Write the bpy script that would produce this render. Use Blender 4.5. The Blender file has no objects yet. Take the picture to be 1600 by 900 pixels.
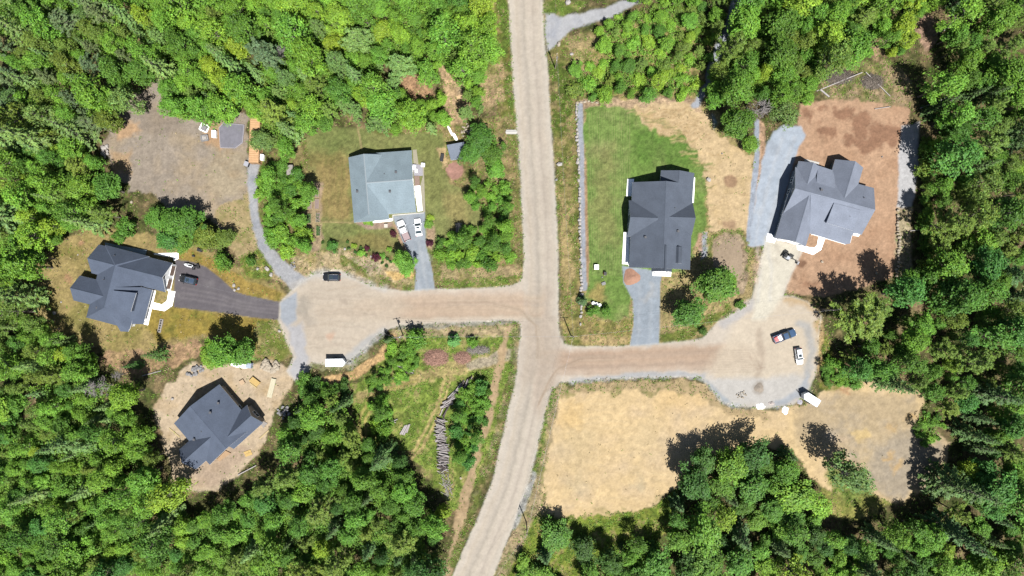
import bpy, math, random
import numpy as np
from mathutils import Vector, Matrix

scene = bpy.context.scene
COL = scene.collection
R = math.radians

# ------------------------------------------------------------------ camera
CAM_H = 180.0            # drone height above the ground, metres
F_PX = 1080.0            # focal length in photograph pixels (1600 wide)
cam_d = bpy.data.cameras.new('camera')
cam = bpy.data.objects.new('camera', cam_d)
COL.objects.link(cam)
cam.location = (0, 0, CAM_H)
cam.rotation_euler = (0, 0, 0)
cam_d.sensor_width = 36.0
cam_d.lens = 36.0 * F_PX / 1600.0
cam_d.clip_end = 3000
scene.camera = cam

# ------------------------------------------------------------------ sky, sun, exposure
SUN_EL = R(62.0)
sun_dir = Vector((0.37, -0.93, 0)).normalized()       # towards the sun, on the ground
to_sun = Vector((sun_dir.x * math.cos(SUN_EL), sun_dir.y * math.cos(SUN_EL), math.sin(SUN_EL)))
world = bpy.data.worlds.new('World')
scene.world = world
world.use_nodes = True
wn = world.node_tree
bg = wn.nodes['Background']
sky = wn.nodes.new('ShaderNodeTexSky')
sky.sky_type = 'NISHITA'
sky.sun_disc = False
sky.sun_elevation = SUN_EL
sky.sun_rotation = math.atan2(to_sun.x, to_sun.y)
wn.links.new(sky.outputs[0], bg.inputs[0])
bg.inputs[1].default_value = 0.05
sun_d = bpy.data.lights.new('sun', 'SUN')
sun_d.energy = 5.0
sun_d.angle = R(0.53)
sun_d.color = (1.0, 0.98, 0.945)
sun = bpy.data.objects.new('sun', sun_d)
COL.objects.link(sun)
sun.rotation_euler = to_sun.to_track_quat('Z', 'Y').to_euler()
sun.location = (60, -150, 250)
vs = scene.view_settings
vs.view_transform = 'Standard'
vs.look = 'None'
vs.exposure = 1.15
vs.gamma = 1.0
scene.render.engine = 'CYCLES'
scene.cycles.max_bounces = 6
scene.cycles.diffuse_bounces = 3
scene.cycles.glossy_bounces = 2
scene.cycles.transmission_bounces = 4
scene.cycles.caustics_reflective = False
scene.cycles.caustics_refractive = False
LIGHT_K = 3.25   # what a sunlit horizontal white surface shows, linear, at these settings

# ------------------------------------------------------------------ helpers
def wp(px, py, h=0.0):
    """a photograph pixel seen at height h -> world x, y"""
    s = (CAM_H - h) / F_PX
    return ((px - 800.0) * s, (450.0 - py) * s)

def lin(c):
    c = c / 255.0
    return c / 12.92 if c <= 0.04045 else ((c + 0.055) / 1.055) ** 2.4

def alb(r, g, b, k=None):
    """base colour that shows as this sRGB colour when lying in full sun"""
    k = k or LIGHT_K
    return tuple(min(0.85, lin(v) / k) for v in (r, g, b))

def tag(o, label=None, cat=None, group=None, kind=None):
    if label: o['label'] = label
    if cat: o['category'] = cat
    if group: o['group'] = group
    if kind: o['kind'] = kind
    return o

def empty(name, loc, rz=0.0):
    o = bpy.data.objects.new(name, None)
    o.empty_display_size = 0.3
    o.location = loc
    o.rotation_euler = (0, 0, rz)
    COL.objects.link(o)
    return o

def nodes_of(m):
    m.use_nodes = True
    return m.node_tree, m.node_tree.nodes['Principled BSDF']

_mats = {}
def mat(name, rgb, rough=0.8, var=0.0, scale=4.0, metal=0.0, spec=0.3, bump=0.0, bscale=30.0, obj_coord=True):
    if name in _mats: return _mats[name]
    m = bpy.data.materials.new(name)
    nt, p = nodes_of(m)
    p.inputs['Base Color'].default_value = (*rgb, 1)
    p.inputs['Roughness'].default_value = rough
    p.inputs['Metallic'].default_value = metal
    p.inputs['Specular IOR Level'].default_value = spec
    if var > 0 or bump > 0:
        tc = nt.nodes.new('ShaderNodeTexCoord')
    if var > 0:
        n = nt.nodes.new('ShaderNodeTexNoise'); n.inputs['Scale'].default_value = scale
        n.inputs['Detail'].default_value = 6; n.inputs['Roughness'].default_value = 0.65
        nt.links.new(tc.outputs['Object'], n.inputs['Vector'])
        mr = nt.nodes.new('ShaderNodeMapRange')
        mr.inputs['From Min'].default_value = 0.3; mr.inputs['From Max'].default_value = 0.7
        mr.inputs['To Min'].default_value = 1 - var; mr.inputs['To Max'].default_value = 1 + var
        nt.links.new(n.outputs['Fac'], mr.inputs['Value'])
        mx = nt.nodes.new('ShaderNodeMix'); mx.data_type = 'RGBA'; mx.blend_type = 'MULTIPLY'
        mx.inputs['Factor'].default_value = 1
        mx.inputs[6].default_value = (*rgb, 1)
        nt.links.new(mr.outputs['Result'], mx.inputs[7])
        nt.links.new(mx.outputs[2], p.inputs['Base Color'])
    if bump > 0:
        n2 = nt.nodes.new('ShaderNodeTexNoise'); n2.inputs['Scale'].default_value = bscale
        nt.links.new(tc.outputs['Object'], n2.inputs['Vector'])
        b = nt.nodes.new('ShaderNodeBump'); b.inputs['Strength'].default_value = bump
        b.inputs['Distance'].default_value = 0.05
        nt.links.new(n2.outputs['Fac'], b.inputs['Height'])
        nt.links.new(b.outputs['Normal'], p.inputs['Normal'])
    _mats[name] = m
    return m

class MB:
    """collects faces and links them as one mesh object"""
    def __init__(self):
        self.v = []; self.f = []; self.m = []
    def add(self, verts, faces, mi=0):
        o = len(self.v)
        self.v += [tuple(p) for p in verts]
        for f in faces:
            self.f.append(tuple(i + o for i in f)); self.m.append(mi)
        return self
    def box(self, c, s, rz=0.0, mi=0, rx=0.0, ry=0.0):
        hx, hy, hz = s[0] / 2, s[1] / 2, s[2] / 2
        M = Matrix.Rotation(rz, 3, 'Z') @ Matrix.Rotation(ry, 3, 'Y') @ Matrix.Rotation(rx, 3, 'X')
        vs_ = [Vector(c) + M @ Vector((x, y, z)) for z in (-hz, hz) for x, y in ((-hx, -hy), (hx, -hy), (hx, hy), (-hx, hy))]
        return self.add(vs_, [(3, 2, 1, 0), (4, 5, 6, 7), (0, 1, 5, 4), (1, 2, 6, 5), (2, 3, 7, 6), (3, 0, 4, 7)], mi)
    def prism(self, pts, z0, z1, mi=0):
        """plan polygon (counter-clockwise) from z0 to z1"""
        n = len(pts)
        vs_ = [(x, y, z0) for x, y in pts] + [(x, y, z1) for x, y in pts]
        fs = [tuple(range(n - 1, -1, -1)), tuple(range(n, 2 * n))]
        fs += [(i, (i + 1) % n, n + (i + 1) % n, n + i) for i in range(n)]
        return self.add(vs_, fs, mi)
    def tube(self, p0, p1, r0, r1=None, n=8, mi=0, caps=True):
        p0, p1 = Vector(p0), Vector(p1)
        r1 = r0 if r1 is None else r1
        d = (p1 - p0).normalized()
        a = d.orthogonal().normalized(); b = d.cross(a)
        vs_ = []
        for p, r in ((p0, r0), (p1, r1)):
            for i in range(n):
                t = 2 * math.pi * i / n
                vs_.append(p + a * (r * math.cos(t)) + b * (r * math.sin(t)))
        fs = [(i, (i + 1) % n, n + (i + 1) % n, n + i) for i in range(n)]
        if caps: fs += [tuple(range(n - 1, -1, -1)), tuple(range(n, 2 * n))]
        return self.add(vs_, fs, mi)
    def loft(self, rings, mi=0, caps=True):
        n = len(rings[0])
        vs_ = [p for r in rings for p in r]
        fs = []
        for k in range(len(rings) - 1):
            for i in range(n):
                fs.append((k * n + i, k * n + (i + 1) % n, (k + 1) * n + (i + 1) % n, (k + 1) * n + i))
        if caps:
            fs += [tuple(range(n - 1, -1, -1)), tuple(range((len(rings) - 1) * n, len(rings) * n))]
        return self.add(vs_, fs, mi)
    def mesh(self, name, mats, origin=(0, 0, 0), smooth=False):
        me = bpy.data.meshes.new(name)
        ox, oy, oz = origin
        me.from_pydata([(x - ox, y - oy, z - oz) for x, y, z in self.v], [], self.f)
        for mm in (mats if isinstance(mats, (list, tuple)) else [mats]): me.materials.append(mm)
        if max(self.m, default=0) > 0: me.polygons.foreach_set('material_index', self.m)
        if smooth: me.polygons.foreach_set('use_smooth', [True] * len(self.f))
        me.update()
        return me
    def build(self, name, mats, parent=None, smooth=False, origin=None, loc=None):
        """with a parent: coordinates are local to it; alone: world coordinates, origin moved to `origin`"""
        me = self.mesh(name, mats, origin or (0, 0, 0), smooth)
        o = bpy.data.objects.new(name, me)
        COL.objects.link(o)
        if origin is not None: o.location = origin
        if loc is not None: o.location = loc
        if parent is not None: o.parent = parent
        return o

def child(name, me, parent, loc=(0, 0, 0), rot=(0, 0, 0), scale=(1, 1, 1)):
    o = bpy.data.objects.new(name, me)
    COL.objects.link(o)
    o.parent = parent; o.location = loc; o.rotation_euler = rot; o.scale = scale
    return o

# ================================================================== THE GROUND
# One height field, cut along the edges of roads, drives, lawns and lots into named sheets that share their borders.
rngG = np.random.default_rng(11)
_TAB = rngG.random((512, 512))
def vnoise(x, y, s, seed=0):
    x = x / s + seed * 37.3; y = y / s + seed * 71.7
    xi = np.floor(x).astype(int); yi = np.floor(y).astype(int)
    fx = x - xi; fy = y - yi
    fx = fx * fx * (3 - 2 * fx); fy = fy * fy * (3 - 2 * fy)
    g = lambda i, j: _TAB[i & 511, j & 511]
    return (g(xi, yi) * (1 - fx) + g(xi + 1, yi) * fx) * (1 - fy) + (g(xi, yi + 1) * (1 - fx) + g(xi + 1, yi + 1) * fx) * fy
def fbm(x, y, s, octv=4, seed=0):
    a = 0.0; w = 0.0; amp = 1.0
    for k in range(octv):
        a = a + amp * vnoise(x, y, s / 2 ** k, seed + k * 5); w += amp; amp *= 0.55
    return a / w

CELL = 0.3
GX0, GX1, GY0, GY1 = -141.0, 141.0, -81.0, 81.0
nx = int(round((GX1 - GX0) / CELL)) + 1
ny = int(round((GY1 - GY0) / CELL)) + 1
gx, gy = np.meshgrid(np.linspace(GX0, GX1, nx), np.linspace(GY0, GY1, ny))
w1x = fbm(gx, gy, 2.4, 4, 1) - 0.5; w1y = fbm(gx, gy, 2.4, 4, 2) - 0.5
w2x = fbm(gx, gy, 9.0, 3, 3) - 0.5; w2y = fbm(gx, gy, 9.0, 3, 4) - 0.5
N_fine = fbm(gx, gy, 1.1, 3, 6)
N_mid = fbm(gx, gy, 4.0, 4, 7)
N_big = fbm(gx, gy, 16.0, 4, 8)

def poly_sd(P, X, Y):
    """signed distance (negative inside)"""
    d2 = np.full(X.shape, 1e18); inside = np.zeros(X.shape, bool)
    n = len(P)
    for i in range(n):
        ax, ay = P[i]; bx, by = P[(i + 1) % n]
        ex, ey = bx - ax, by - ay
        t = np.clip(((X - ax) * ex + (Y - ay) * ey) / (ex * ex + ey * ey + 1e-12), 0, 1)
        d2 = np.minimum(d2, (X - ax - t * ex) ** 2 + (Y - ay - t * ey) ** 2)
        c = (ay > Y) != (by > Y)
        inside ^= c & (X < (bx - ax) * (Y - ay) / (by - ay + 1e-12) + ax)
    return np.where(inside, -1, 1) * np.sqrt(d2)

def line_sd(P, Wd, X, Y):
    """distance to a polyline of varying half width, minus that half width; also lateral offset"""
    best = np.full(X.shape, 1e9); lat = np.zeros(X.shape)
    for i in range(len(P) - 1):
        ax, ay = P[i]; bx, by = P[i + 1]
        ex, ey = bx - ax, by - ay; L = math.hypot(ex, ey)
        t = np.clip(((X - ax) * ex + (Y - ay) * ey) / (L * L), 0, 1)
        d = np.hypot(X - ax - t * ex, Y - ay - t * ey)
        s = d - (Wd[i] * (1 - t) + Wd[i + 1] * t)
        c = s < best
        best = np.where(c, s, best)
        lat = np.where(c, ((X - ax) * ey - (Y - ay) * ex) / L, lat)
    return best, lat

COLR = np.zeros((ny, nx, 3)); ZONE = np.zeros((ny, nx), int)
ROUGH = np.ones((ny, nx)); WEED = np.zeros((ny, nx)); WGREEN = np.zeros((ny, nx))
zones = ['ground']
c0 = np.array(alb(112, 100, 68)); c1 = np.array(alb(86, 92, 48)); c2 = np.array(alb(150, 128, 96))
b_ = np.clip((N_mid - 0.35) * 3.3, 0, 1)[..., None]
COLR[:] = c0 * (1 - b_) + c1 * b_
b_ = np.clip((fbm(gx, gy, 5, 4, 21) - 0.56) * 5, 0, 1)[..., None]
COLR[:] = COLR * (1 - b_) + c2 * b_
WEED[:] = 0.35; WGREEN[:] = 0.7

def paint(pts, col, zone=None, line=None, warp=0.5, soft=0.35, col2=None, mix=0.5, mscale=4.0, sharp=3.0, op=1.0,
          rough=None, weed=None, green=None, big=0.0, seed=0, fine=0.10):
    """lay one ground colour: pts in photograph pixels; line = half widths in pixels for a strip"""
    global COLR
    P = [wp(*p) for p in pts]
    xs = [p[0] for p in P]; ys = [p[1] for p in P]
    pad = 3.0 + warp * 2 + big * 2 + (max(line) / 6.0 if line else 0)
    i0 = max(0, int((min(xs) - pad - GX0) / CELL)); i1 = min(nx, int((max(xs) + pad - GX0) / CELL) + 2)
    j0 = max(0, int((min(ys) - pad - GY0) / CELL)); j1 = min(ny, int((max(ys) + pad - GY0) / CELL) + 2)
    if i1 <= i0 or j1 <= j0: return
    S = (slice(j0, j1), slice(i0, i1))
    X = gx[S] + w1x[S] * warp * 4 + w2x[S] * big * 4; Y = gy[S] + w1y[S] * warp * 4 + w2y[S] * big * 4
    if line: sd, _ = line_sd(P, [w / 6.0 for w in line], X, Y)
    else: sd = poly_sd(P, X, Y)
    wgt = np.clip(0.5 - sd / (2 * soft), 0, 1)
    wgt = wgt * wgt * (3 - 2 * wgt)
    c = np.array(alb(*col))[None, None]
    if col2 is not None:
        nn = fbm(gx[S], gy[S], mscale, 4, 31 + seed)
        t = np.clip((nn - (1 - mix)) * sharp + 0.5 * (mix > 0.98), 0, 1)[..., None]
        c = c * (1 - t) + np.array(alb(*col2)) * t
    c = c * (1 + fine * 2 * (N_fine[S] - 0.5))[..., None] * (1 + 0.16 * (N_big[S] - 0.5))[..., None]
    a = (wgt * op)[..., None]
    COLR[S] = COLR[S] * (1 - a) + c * a
    if zone is not None:
        if zone not in zones: zones.append(zone)
        ZONE[S] = np.where(wgt * op > 0.5, zones.index(zone), ZONE[S])
    if rough is not None: ROUGH[S] = ROUGH[S] * (1 - wgt) + rough * wgt
    if weed is not None: WEED[S] = WEED[S] * (1 - wgt) + weed * wgt
    if green is not None: WGREEN[S] = WGREEN[S] * (1 - wgt) + green * wgt

def blot(px, py, r, col, op=0.8, warp=0.8, soft=0.6, ry=None, **k):
    ry = ry or r
    paint([(px + r * math.cos(t * math.pi / 5), py + ry * math.sin(t * math.pi / 5)) for t in range(10)], col, op=op, warp=warp, soft=soft, **k)

# --- rough verges and scrub
paint([(752, 0), (797, 0), (806, 160), (813, 260), (820, 432), (800, 449), (690, 453), (690, 438), (785, 425), (790, 300), (782, 200), (765, 100)], (132, 132, 66), col2=(176, 152, 104), mix=0.5, mscale=3, weed=0.5, green=0.75, rough=0.7)
paint([(774, 0), (792, 0), (806, 190), (798, 190)], (104, 122, 50), col2=(128, 110, 60), mix=0.45, mscale=2.5, weed=0.9, green=0.9)
paint([(845, 0), (885, 0), (893, 100), (902, 160), (912, 300), (913, 450), (925, 500), (1000, 545), (880, 545), (868, 300), (856, 100)], (150, 140, 84), col2=(108, 120, 52), mix=0.52, mscale=3.0, weed=0.6, green=0.75, rough=0.8)
paint([(856, 100), (882, 100), (893, 160), (893, 205), (866, 205)], (96, 112, 44), col2=(122, 92, 62), mix=0.4, mscale=3, weed=0.7, green=0.8)
paint([(876, 300), (884, 300), (900, 420), (888, 470), (876, 420)], (196, 172, 122), warp=0.9, soft=0.8, op=0.8, weed=0.2)
paint([(850, 2), (920, 2), (905, 15), (880, 26), (852, 22)], (112, 132, 56), col2=(190, 175, 130), mix=0.35, mscale=3, weed=0.5, green=0.8)
paint([(880, 60), (935, 48), (970, 90), (905, 105)], (186, 166, 118), col2=(130, 132, 66), mix=0.5, mscale=3, weed=0.5)
paint([(905, 100), (960, 40), (1090, 10), (1100, 150), (905, 156)], (188, 166, 112), col2=(128, 136, 62), mix=0.5, mscale=3, warp=0.8, weed=0.8, green=0.75)
# --- the lot of the pale roofed house
paint([(402, 250), (480, 210), (800, 180), (818, 432), (650, 452), (480, 440), (452, 420), (402, 330)], (160, 142, 96), col2=(112, 120, 60), mix=0.55, mscale=3.5, weed=0.5, green=0.7, rough=0.3)
paint([(620, 115), (670, 115), (675, 145), (640, 165), (618, 145)], (206, 164, 126), col2=(170, 150, 90), mix=0.35, weed=0.2, warp=0.9)
paint([(688, 105), (722, 105), (730, 170), (722, 195), (698, 190), (695, 150)], (212, 180, 140), col2=(188, 168, 140), mix=0.4, weed=0.2, warp=0.9)
paint([(748, 105), (785, 100), (788, 165), (750, 175)], (196, 168, 128), col2=(150, 150, 80), mix=0.45, weed=0.4, warp=0.9)
paint([(610, 168), (640, 168), (640, 190), (610, 190)], (205, 175, 130), warp=0.8, weed=0.2)
paint([(740, 210), (792, 205), (798, 300), (760, 330), (740, 300)], (176, 156, 110), col2=(124, 130, 62), mix=0.5, weed=0.4)
paint([(476, 212), (520, 196), (565, 200), (600, 212), (655, 205), (692, 210), (697, 235), (692, 262), (702, 285), (735, 298), (754, 328), (750, 360), (715, 385), (690, 396), (668, 392), (640, 404), (600, 400), (560, 390), (520, 390), (496, 394), (485, 385), (490, 345), (486, 300), (478, 290), (481, 240)],
      (148, 150, 92), 'lawn', col2=(128, 140, 78), mix=0.5, mscale=9, warp=0.35, rough=0.0, weed=0.0)
paint([(480, 240), (545, 240), (552, 340), (500, 345)], (172, 148, 96), warp=1.0, soft=1.5, col2=(134, 124, 72), mix=0.5, mscale=4, op=0.75)
for k in range(5):
    paint([(505 + k * 9, 250), (507 + k * 9, 340)], (178, 152, 102), line=[1.6, 1.6], soft=0.5, op=0.4, warp=0.4)
paint([(695, 300), (725, 300), (735, 350), (705, 370)], (168, 148, 98), warp=1.0, soft=1.6, op=0.5)
paint([(660, 210), (690, 215), (695, 300), (668, 320)], (126, 130, 74), warp=0.8, soft=1.5, op=0.6)
paint([(530, 372), (600, 362), (625, 392), (560, 386)], (150, 126, 78), warp=1.0, soft=1.5, op=0.5)
paint([(558, 196), (562, 215), (566, 233)], (188, 168, 122), line=[1.2, 1.2, 1.0], warp=0.15, soft=0.2)
paint([(505, 347), (530, 347), (552, 348)], (190, 172, 120), line=[1.1, 1.1, 1.0], warp=0.15, soft=0.2)
paint([(472, 285), (504, 285), (504, 372), (500, 392), (478, 395), (474, 340)], (190, 164, 136), col2=(178, 160, 118), mix=0.5, warp=0.4, weed=0.05, rough=0)
paint([(455, 405), (500, 393), (560, 393), (600, 406), (640, 415), (650, 450), (610, 449), (580, 446), (550, 434), (530, 421), (505, 423), (485, 431), (468, 444)], (208, 186, 146), col2=(176, 160, 104), mix=0.5, mscale=3, warp=0.7, weed=0.35, green=0.55, rough=0.3)
paint([(530, 400), (590, 406), (600, 430), (560, 425)], (196, 182, 160), warp=0.9, soft=0.9, op=0.6)
paint([(603, 424), (648, 426), (648, 436), (606, 434)], (226, 190, 124), warp=0.6, op=0.9, weed=0.05)
paint([(535, 405), (560, 418), (590, 440), (650, 452)], (140, 138, 78), line=[5, 5, 5, 4], col2=(192, 180, 150), mix=0.45, warp=0.8, weed=0.7, green=0.7)
paint([(690, 415), (812, 415), (815, 432), (690, 440)], (190, 168, 126), col2=(140, 136, 74), mix=0.45, mscale=2.5, weed=0.35)
paint([(690, 438), (812, 432), (806, 444), (690, 451)], (124, 136, 64), col2=(176, 164, 116), mix=0.4, mscale=2, weed=0.9, green=0.9)
paint([(552, 345), (615, 347), (612, 356), (595, 357), (575, 358), (560, 352)], (186, 158, 142), 'garden_bed', col2=(170, 150, 120), mix=0.5, warp=0.2, rough=0, weed=0.0)
paint([(612, 350), (624, 352), (632, 375), (640, 395), (634, 400), (622, 375)], (196, 160, 132), col2=(150, 150, 84), mix=0.4, warp=0.3, weed=0.2)
paint([(667, 338), (677, 345), (680, 365), (676, 390), (668, 385)], (198, 170, 138), warp=0.3, weed=0.1)
blot(711, 266, 15, (196, 150, 134), 1.0, 0.25, 0.25, ry=14, zone='patio', col2=(184, 140, 122), mix=0.5, weed=0, rough=0)
paint([(684, 232), (698, 228), (700, 262), (692, 262)], (206, 178, 132), warp=0.5, weed=0.1)
# --- the lot of the dark house by the paved drive
paint([(48, 402), (105, 370), (160, 352), (260, 372), (310, 388), (360, 408), (440, 452), (452, 470), (437, 500), (446, 520), (456, 556), (430, 566), (390, 560), (320, 532), (240, 548), (180, 548), (130, 538), (85, 520), (58, 500), (42, 460)],
      (178, 158, 104), 'lawn', col2=(136, 130, 66), mix=0.45, mscale=7, warp=0.7, weed=0.12, green=0.5, rough=0.25)
paint([(118, 475), (150, 470), (140, 525), (100, 505)], (132, 132, 66), warp=0.8, soft=1.2, op=0.6)
paint([(236, 470), (330, 487), (390, 497), (436, 502), (450, 550), (400, 545), (320, 522), (250, 536), (228, 515)], (170, 148, 72), 'lawn', col2=(134, 130, 58), mix=0.5, mscale=3.5, warp=0.5, soft=0.8, weed=0.05)
paint([(282, 385), (310, 395), (345, 412), (390, 440), (440, 458), (436, 470), (380, 462), (330, 435), (300, 412), (280, 402)], (176, 150, 80), 'lawn', col2=(140, 132, 60), mix=0.45, mscale=3, warp=0.4, weed=0.1)
paint([(170, 545), (240, 548), (310, 530), (322, 546), (280, 570), (235, 582), (190, 578), (150, 562)], (190, 156, 120), col2=(170, 146, 100), mix=0.45, warp=0.8, weed=0.15, rough=0.4)
blot(127, 380, 7, (196, 140, 118), 0.6); blot(108, 434, 6, (196, 140, 118), 0.5)
paint([(395, 505), (440, 500), (455, 550), (440, 565), (400, 555)], (132, 138, 66), col2=(190, 176, 128), mix=0.5, mscale=4, warp=0.8, weed=0.5, green=0.7, rough=0.5)
# --- gravel yard with the container
paint([(188, 150), (226, 140), (238, 114), (252, 118), (254, 155), (280, 180), (310, 190), (345, 176), (388, 178), (388, 260), (392, 300), (396, 345), (404, 385), (380, 402), (350, 372), (330, 345), (290, 338), (262, 325), (238, 302), (205, 300), (184, 280), (170, 250), (158, 224), (176, 190)],
      (178, 164, 148), 'gravel_yard', col2=(190, 170, 142), mix=0.5, mscale=6, warp=0.8, big=0.3, rough=0.15, weed=0.02, green=0.5)
paint([(180, 195), (215, 190), (225, 205), (205, 215), (182, 215)], (216, 176, 134), warp=0.8, soft=0.8, op=0.8)
paint([(175, 240), (205, 235), (200, 275), (180, 270)], (206, 172, 132), warp=0.9, soft=0.8, op=0.8, weed=0.1)
paint([(215, 160), (260, 165), (290, 195), (250, 215), (220, 200)], (160, 146, 132), warp=0.9, soft=1.2, op=0.7)
paint([(325, 185), (350, 190), (345, 240), (320, 225)], (206, 166, 124), warp=0.9, soft=0.8, op=0.8)
paint([(335, 230), (385, 240), (388, 300), (350, 310), (320, 270)], (192, 176, 148), col2=(182, 158, 124), mix=0.5, warp=0.9, soft=1.2, op=0.8)
paint([(340, 325), (392, 300), (402, 345), (425, 395), (455, 440), (440, 448), (405, 420), (372, 402), (345, 372)], (196, 174, 130), col2=(150, 146, 84), mix=0.42, mscale=2.5, warp=0.8, weed=0.3, green=0.5, rough=0.4)
paint([(378, 398), (412, 390), (428, 410), (425, 438), (395, 436), (375, 415)], (140, 146, 66), col2=(190, 172, 120), mix=0.4, warp=0.8, weed=0.8, green=0.9)
paint([(396, 250), (395, 300), (399, 340), (412, 385), (440, 420), (470, 447)], (192, 192, 194), 'gravel_path', line=[8, 7, 7, 8, 11, 16], col2=(172, 176, 184), mix=0.5, mscale=2.5, warp=0.3, rough=0, weed=0)
# --- building site
paint([(238, 645), (262, 602), (300, 566), (340, 572), (380, 566), (432, 564), (462, 585), (452, 606), (424, 650), (416, 692), (396, 716), (366, 746), (345, 766), (300, 770), (270, 760), (264, 725), (254, 690)],
      (220, 198, 168), 'dirt_yard', col2=(206, 180, 142), mix=0.5, mscale=4, warp=0.6, rough=0.1, weed=0.03)
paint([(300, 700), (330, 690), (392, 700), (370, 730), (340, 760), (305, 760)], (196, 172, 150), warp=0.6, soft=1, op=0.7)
# --- meadow with the log piles
paint([(552, 602), (615, 545), (640, 516), (700, 509), (802, 504), (808, 520), (795, 600), (772, 680), (742, 760), (712, 800), (690, 775), (640, 705), (580, 692), (552, 650)],
      (140, 160, 70), col2=(166, 166, 92), mix=0.45, mscale=5, warp=0.8, weed=0.6, green=0.95, rough=0.5)
paint([(560, 620), (600, 605), (650, 592), (700, 578), (745, 568), (805, 556)], (190, 172, 116), line=[7, 8, 9, 10, 9, 8], col2=(136, 140, 66), mix=0.4, mscale=2, warp=0.5, weed=0.2)
paint([(735, 572), (770, 560), (806, 552)], (190, 176, 150), line=[6, 8, 9], warp=0.5, weed=0.1)
for d_ in (-4, 5):
    paint([(700 + d_, 588), (690 + d_, 625), (672 + d_, 665), (655 + d_, 700), (634 + d_, 722)], (200, 178, 122), line=[2.4] * 5, warp=0.25, op=0.95, weed=0.1)
    paint([(650, 590 + d_), (610, 602 + d_), (578 + d_, 625), (566 + d_, 660), (566 + d_, 690)], (188, 172, 104), line=[2.2] * 5, warp=0.25, op=0.95, weed=0.1)
paint([(612, 512), (700, 507), (800, 505), (806, 522), (740, 526), (650, 527), (615, 535)], (190, 170, 132), col2=(160, 150, 110), mix=0.4, mscale=2.5, warp=0.6, weed=0.3, rough=0.4)
paint([(625, 511), (720, 507), (800, 503)], (172, 172, 160), line=[3, 3.5, 2], warp=0.5, op=0.8, weed=0.25)
paint([(800, 512), (790, 530), (780, 570), (774, 610), (764, 650), (746, 700), (730, 765), (718, 820), (704, 875), (700, 900)], (204, 176, 138), 'path', line=[3, 5, 6, 7, 7, 7, 7, 7, 5, 4], col2=(188, 160, 122), mix=0.5, mscale=2, warp=0.5, weed=0.08, rough=0.2)
paint([(806, 520), (800, 600), (780, 670), (757, 740), (735, 805), (705, 880)], (120, 124, 62), line=[5, 6, 6, 6, 6, 6], col2=(176, 166, 130), mix=0.5, mscale=2, warp=0.4, weed=0.7, green=0.7, op=0.85)
paint([(614, 528), (597, 556), (567, 578), (530, 596), (492, 598)], (220, 182, 130), line=[6, 7, 7, 8, 8], col2=(204, 170, 116), mix=0.4, warp=0.4, weed=0.1, rough=0.3)
# --- lot of the house with the rock wall
paint([(905, 158), (1100, 156), (1180, 225), (1182, 300), (1178, 380), (1175, 470), (1130, 500), (1095, 528), (985, 541), (915, 500), (908, 440)], (186, 166, 116), col2=(140, 138, 74), mix=0.45, mscale=4, warp=0.3, weed=0.25, green=0.6, rough=0.15)
paint([(903, 156), (1090, 152), (1100, 175), (905, 172)], (200, 172, 140), warp=0.6, weed=0.05)
paint([(912, 167), (985, 167), (1060, 200), (1085, 222), (1096, 250), (1102, 300), (1102, 350), (1096, 372), (1070, 425), (1000, 432), (985, 445), (990, 470), (985, 500), (960, 500), (925, 495), (918, 470), (914, 300)],
      (126, 156, 76), 'lawn', col2=(154, 162, 100), mix=0.48, mscale=5, warp=0.9, rough=0, weed=0.0, big=0.1)
for k in range(34):
    paint([(919 + k * 1.95, 175), (921 + k * 1.9, 300), (924 + k * 1.75, 430)], (178, 176, 120) if k % 2 else (100, 138, 60), line=[0.65, 0.65, 0.65], soft=0.22, op=0.45, warp=0.15)
paint([(935, 230), (958, 225), (962, 380), (940, 395), (925, 330)], (156, 148, 96), soft=2.0, warp=1.2, op=0.55)
paint([(1000, 205), (1070, 205), (1092, 240), (1090, 262), (1020, 262), (990, 240)], (92, 132, 50), soft=1.6, warp=1.2, op=0.6)
paint([(985, 166), (1072, 158), (1104, 182), (1142, 226), (1176, 242), (1180, 300), (1170, 362), (1112, 362), (1104, 300), (1094, 258), (1085, 232), (1060, 208), (1025, 202), (1000, 190)],
      (228, 200, 156), 'straw_bed', col2=(218, 190, 142), mix=0.5, mscale=3, warp=1.0, big=0.2, rough=0.0, weed=0.02)
for k in range(9):
    paint([(995 + 4 * k, 172 + 4.5 * k), (1075 + 5 * k, 170 + 6 * k)], (178, 142, 98), line=[0.8, 0.5], op=0.6, warp=0.8, soft=0.3)
rs = random.Random(5)
for k in range(46):
    t = rs.random(); bx = 985 + 112 * t ** .8; by = 176 + 85 * t ** 1.6
    L_ = rs.uniform(6, 26)
    paint([(bx - L_ * rs.random(), by + rs.uniform(-6, 6)), (bx + L_, by + rs.uniform(-4, 4))], rs.choice([(112, 136, 64), (128, 142, 74), (224, 196, 148), (214, 184, 134)]), line=[rs.uniform(.4, 1.3), .4], op=0.75, warp=0.5, soft=0.3)
for k in range(30):
    y = rs.uniform(255, 420); paint([(1096 + rs.uniform(-3, 4), y), (1108 + rs.uniform(-3, 8), y + rs.uniform(-3, 3))], (112, 136, 62), line=[1.2, .4], op=0.7, warp=0.5, soft=0.3)
for k in range(26):
    x = rs.uniform(1102, 1165); y = rs.uniform(230, 355); paint([(x, y), (x + rs.uniform(-12, 12), y + rs.uniform(-3, 5))], (176, 144, 100), line=[0.5, 0.6], op=0.55, warp=0.7, soft=0.25)
blot(1142, 283, 11, (176, 142, 112), 0.9, 0.2, 0.3); blot(1140, 351, 11, (184, 150, 120), 0.8, 0.4, 0.5, ry=7)
paint([(1112, 372), (1130, 360), (1155, 362), (1168, 390), (1170, 440), (1160, 458), (1130, 455), (1115, 420)], (190, 168, 140), col2=(174, 150, 124), mix=0.5, mscale=2, warp=0.5, weed=0.15)
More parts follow.
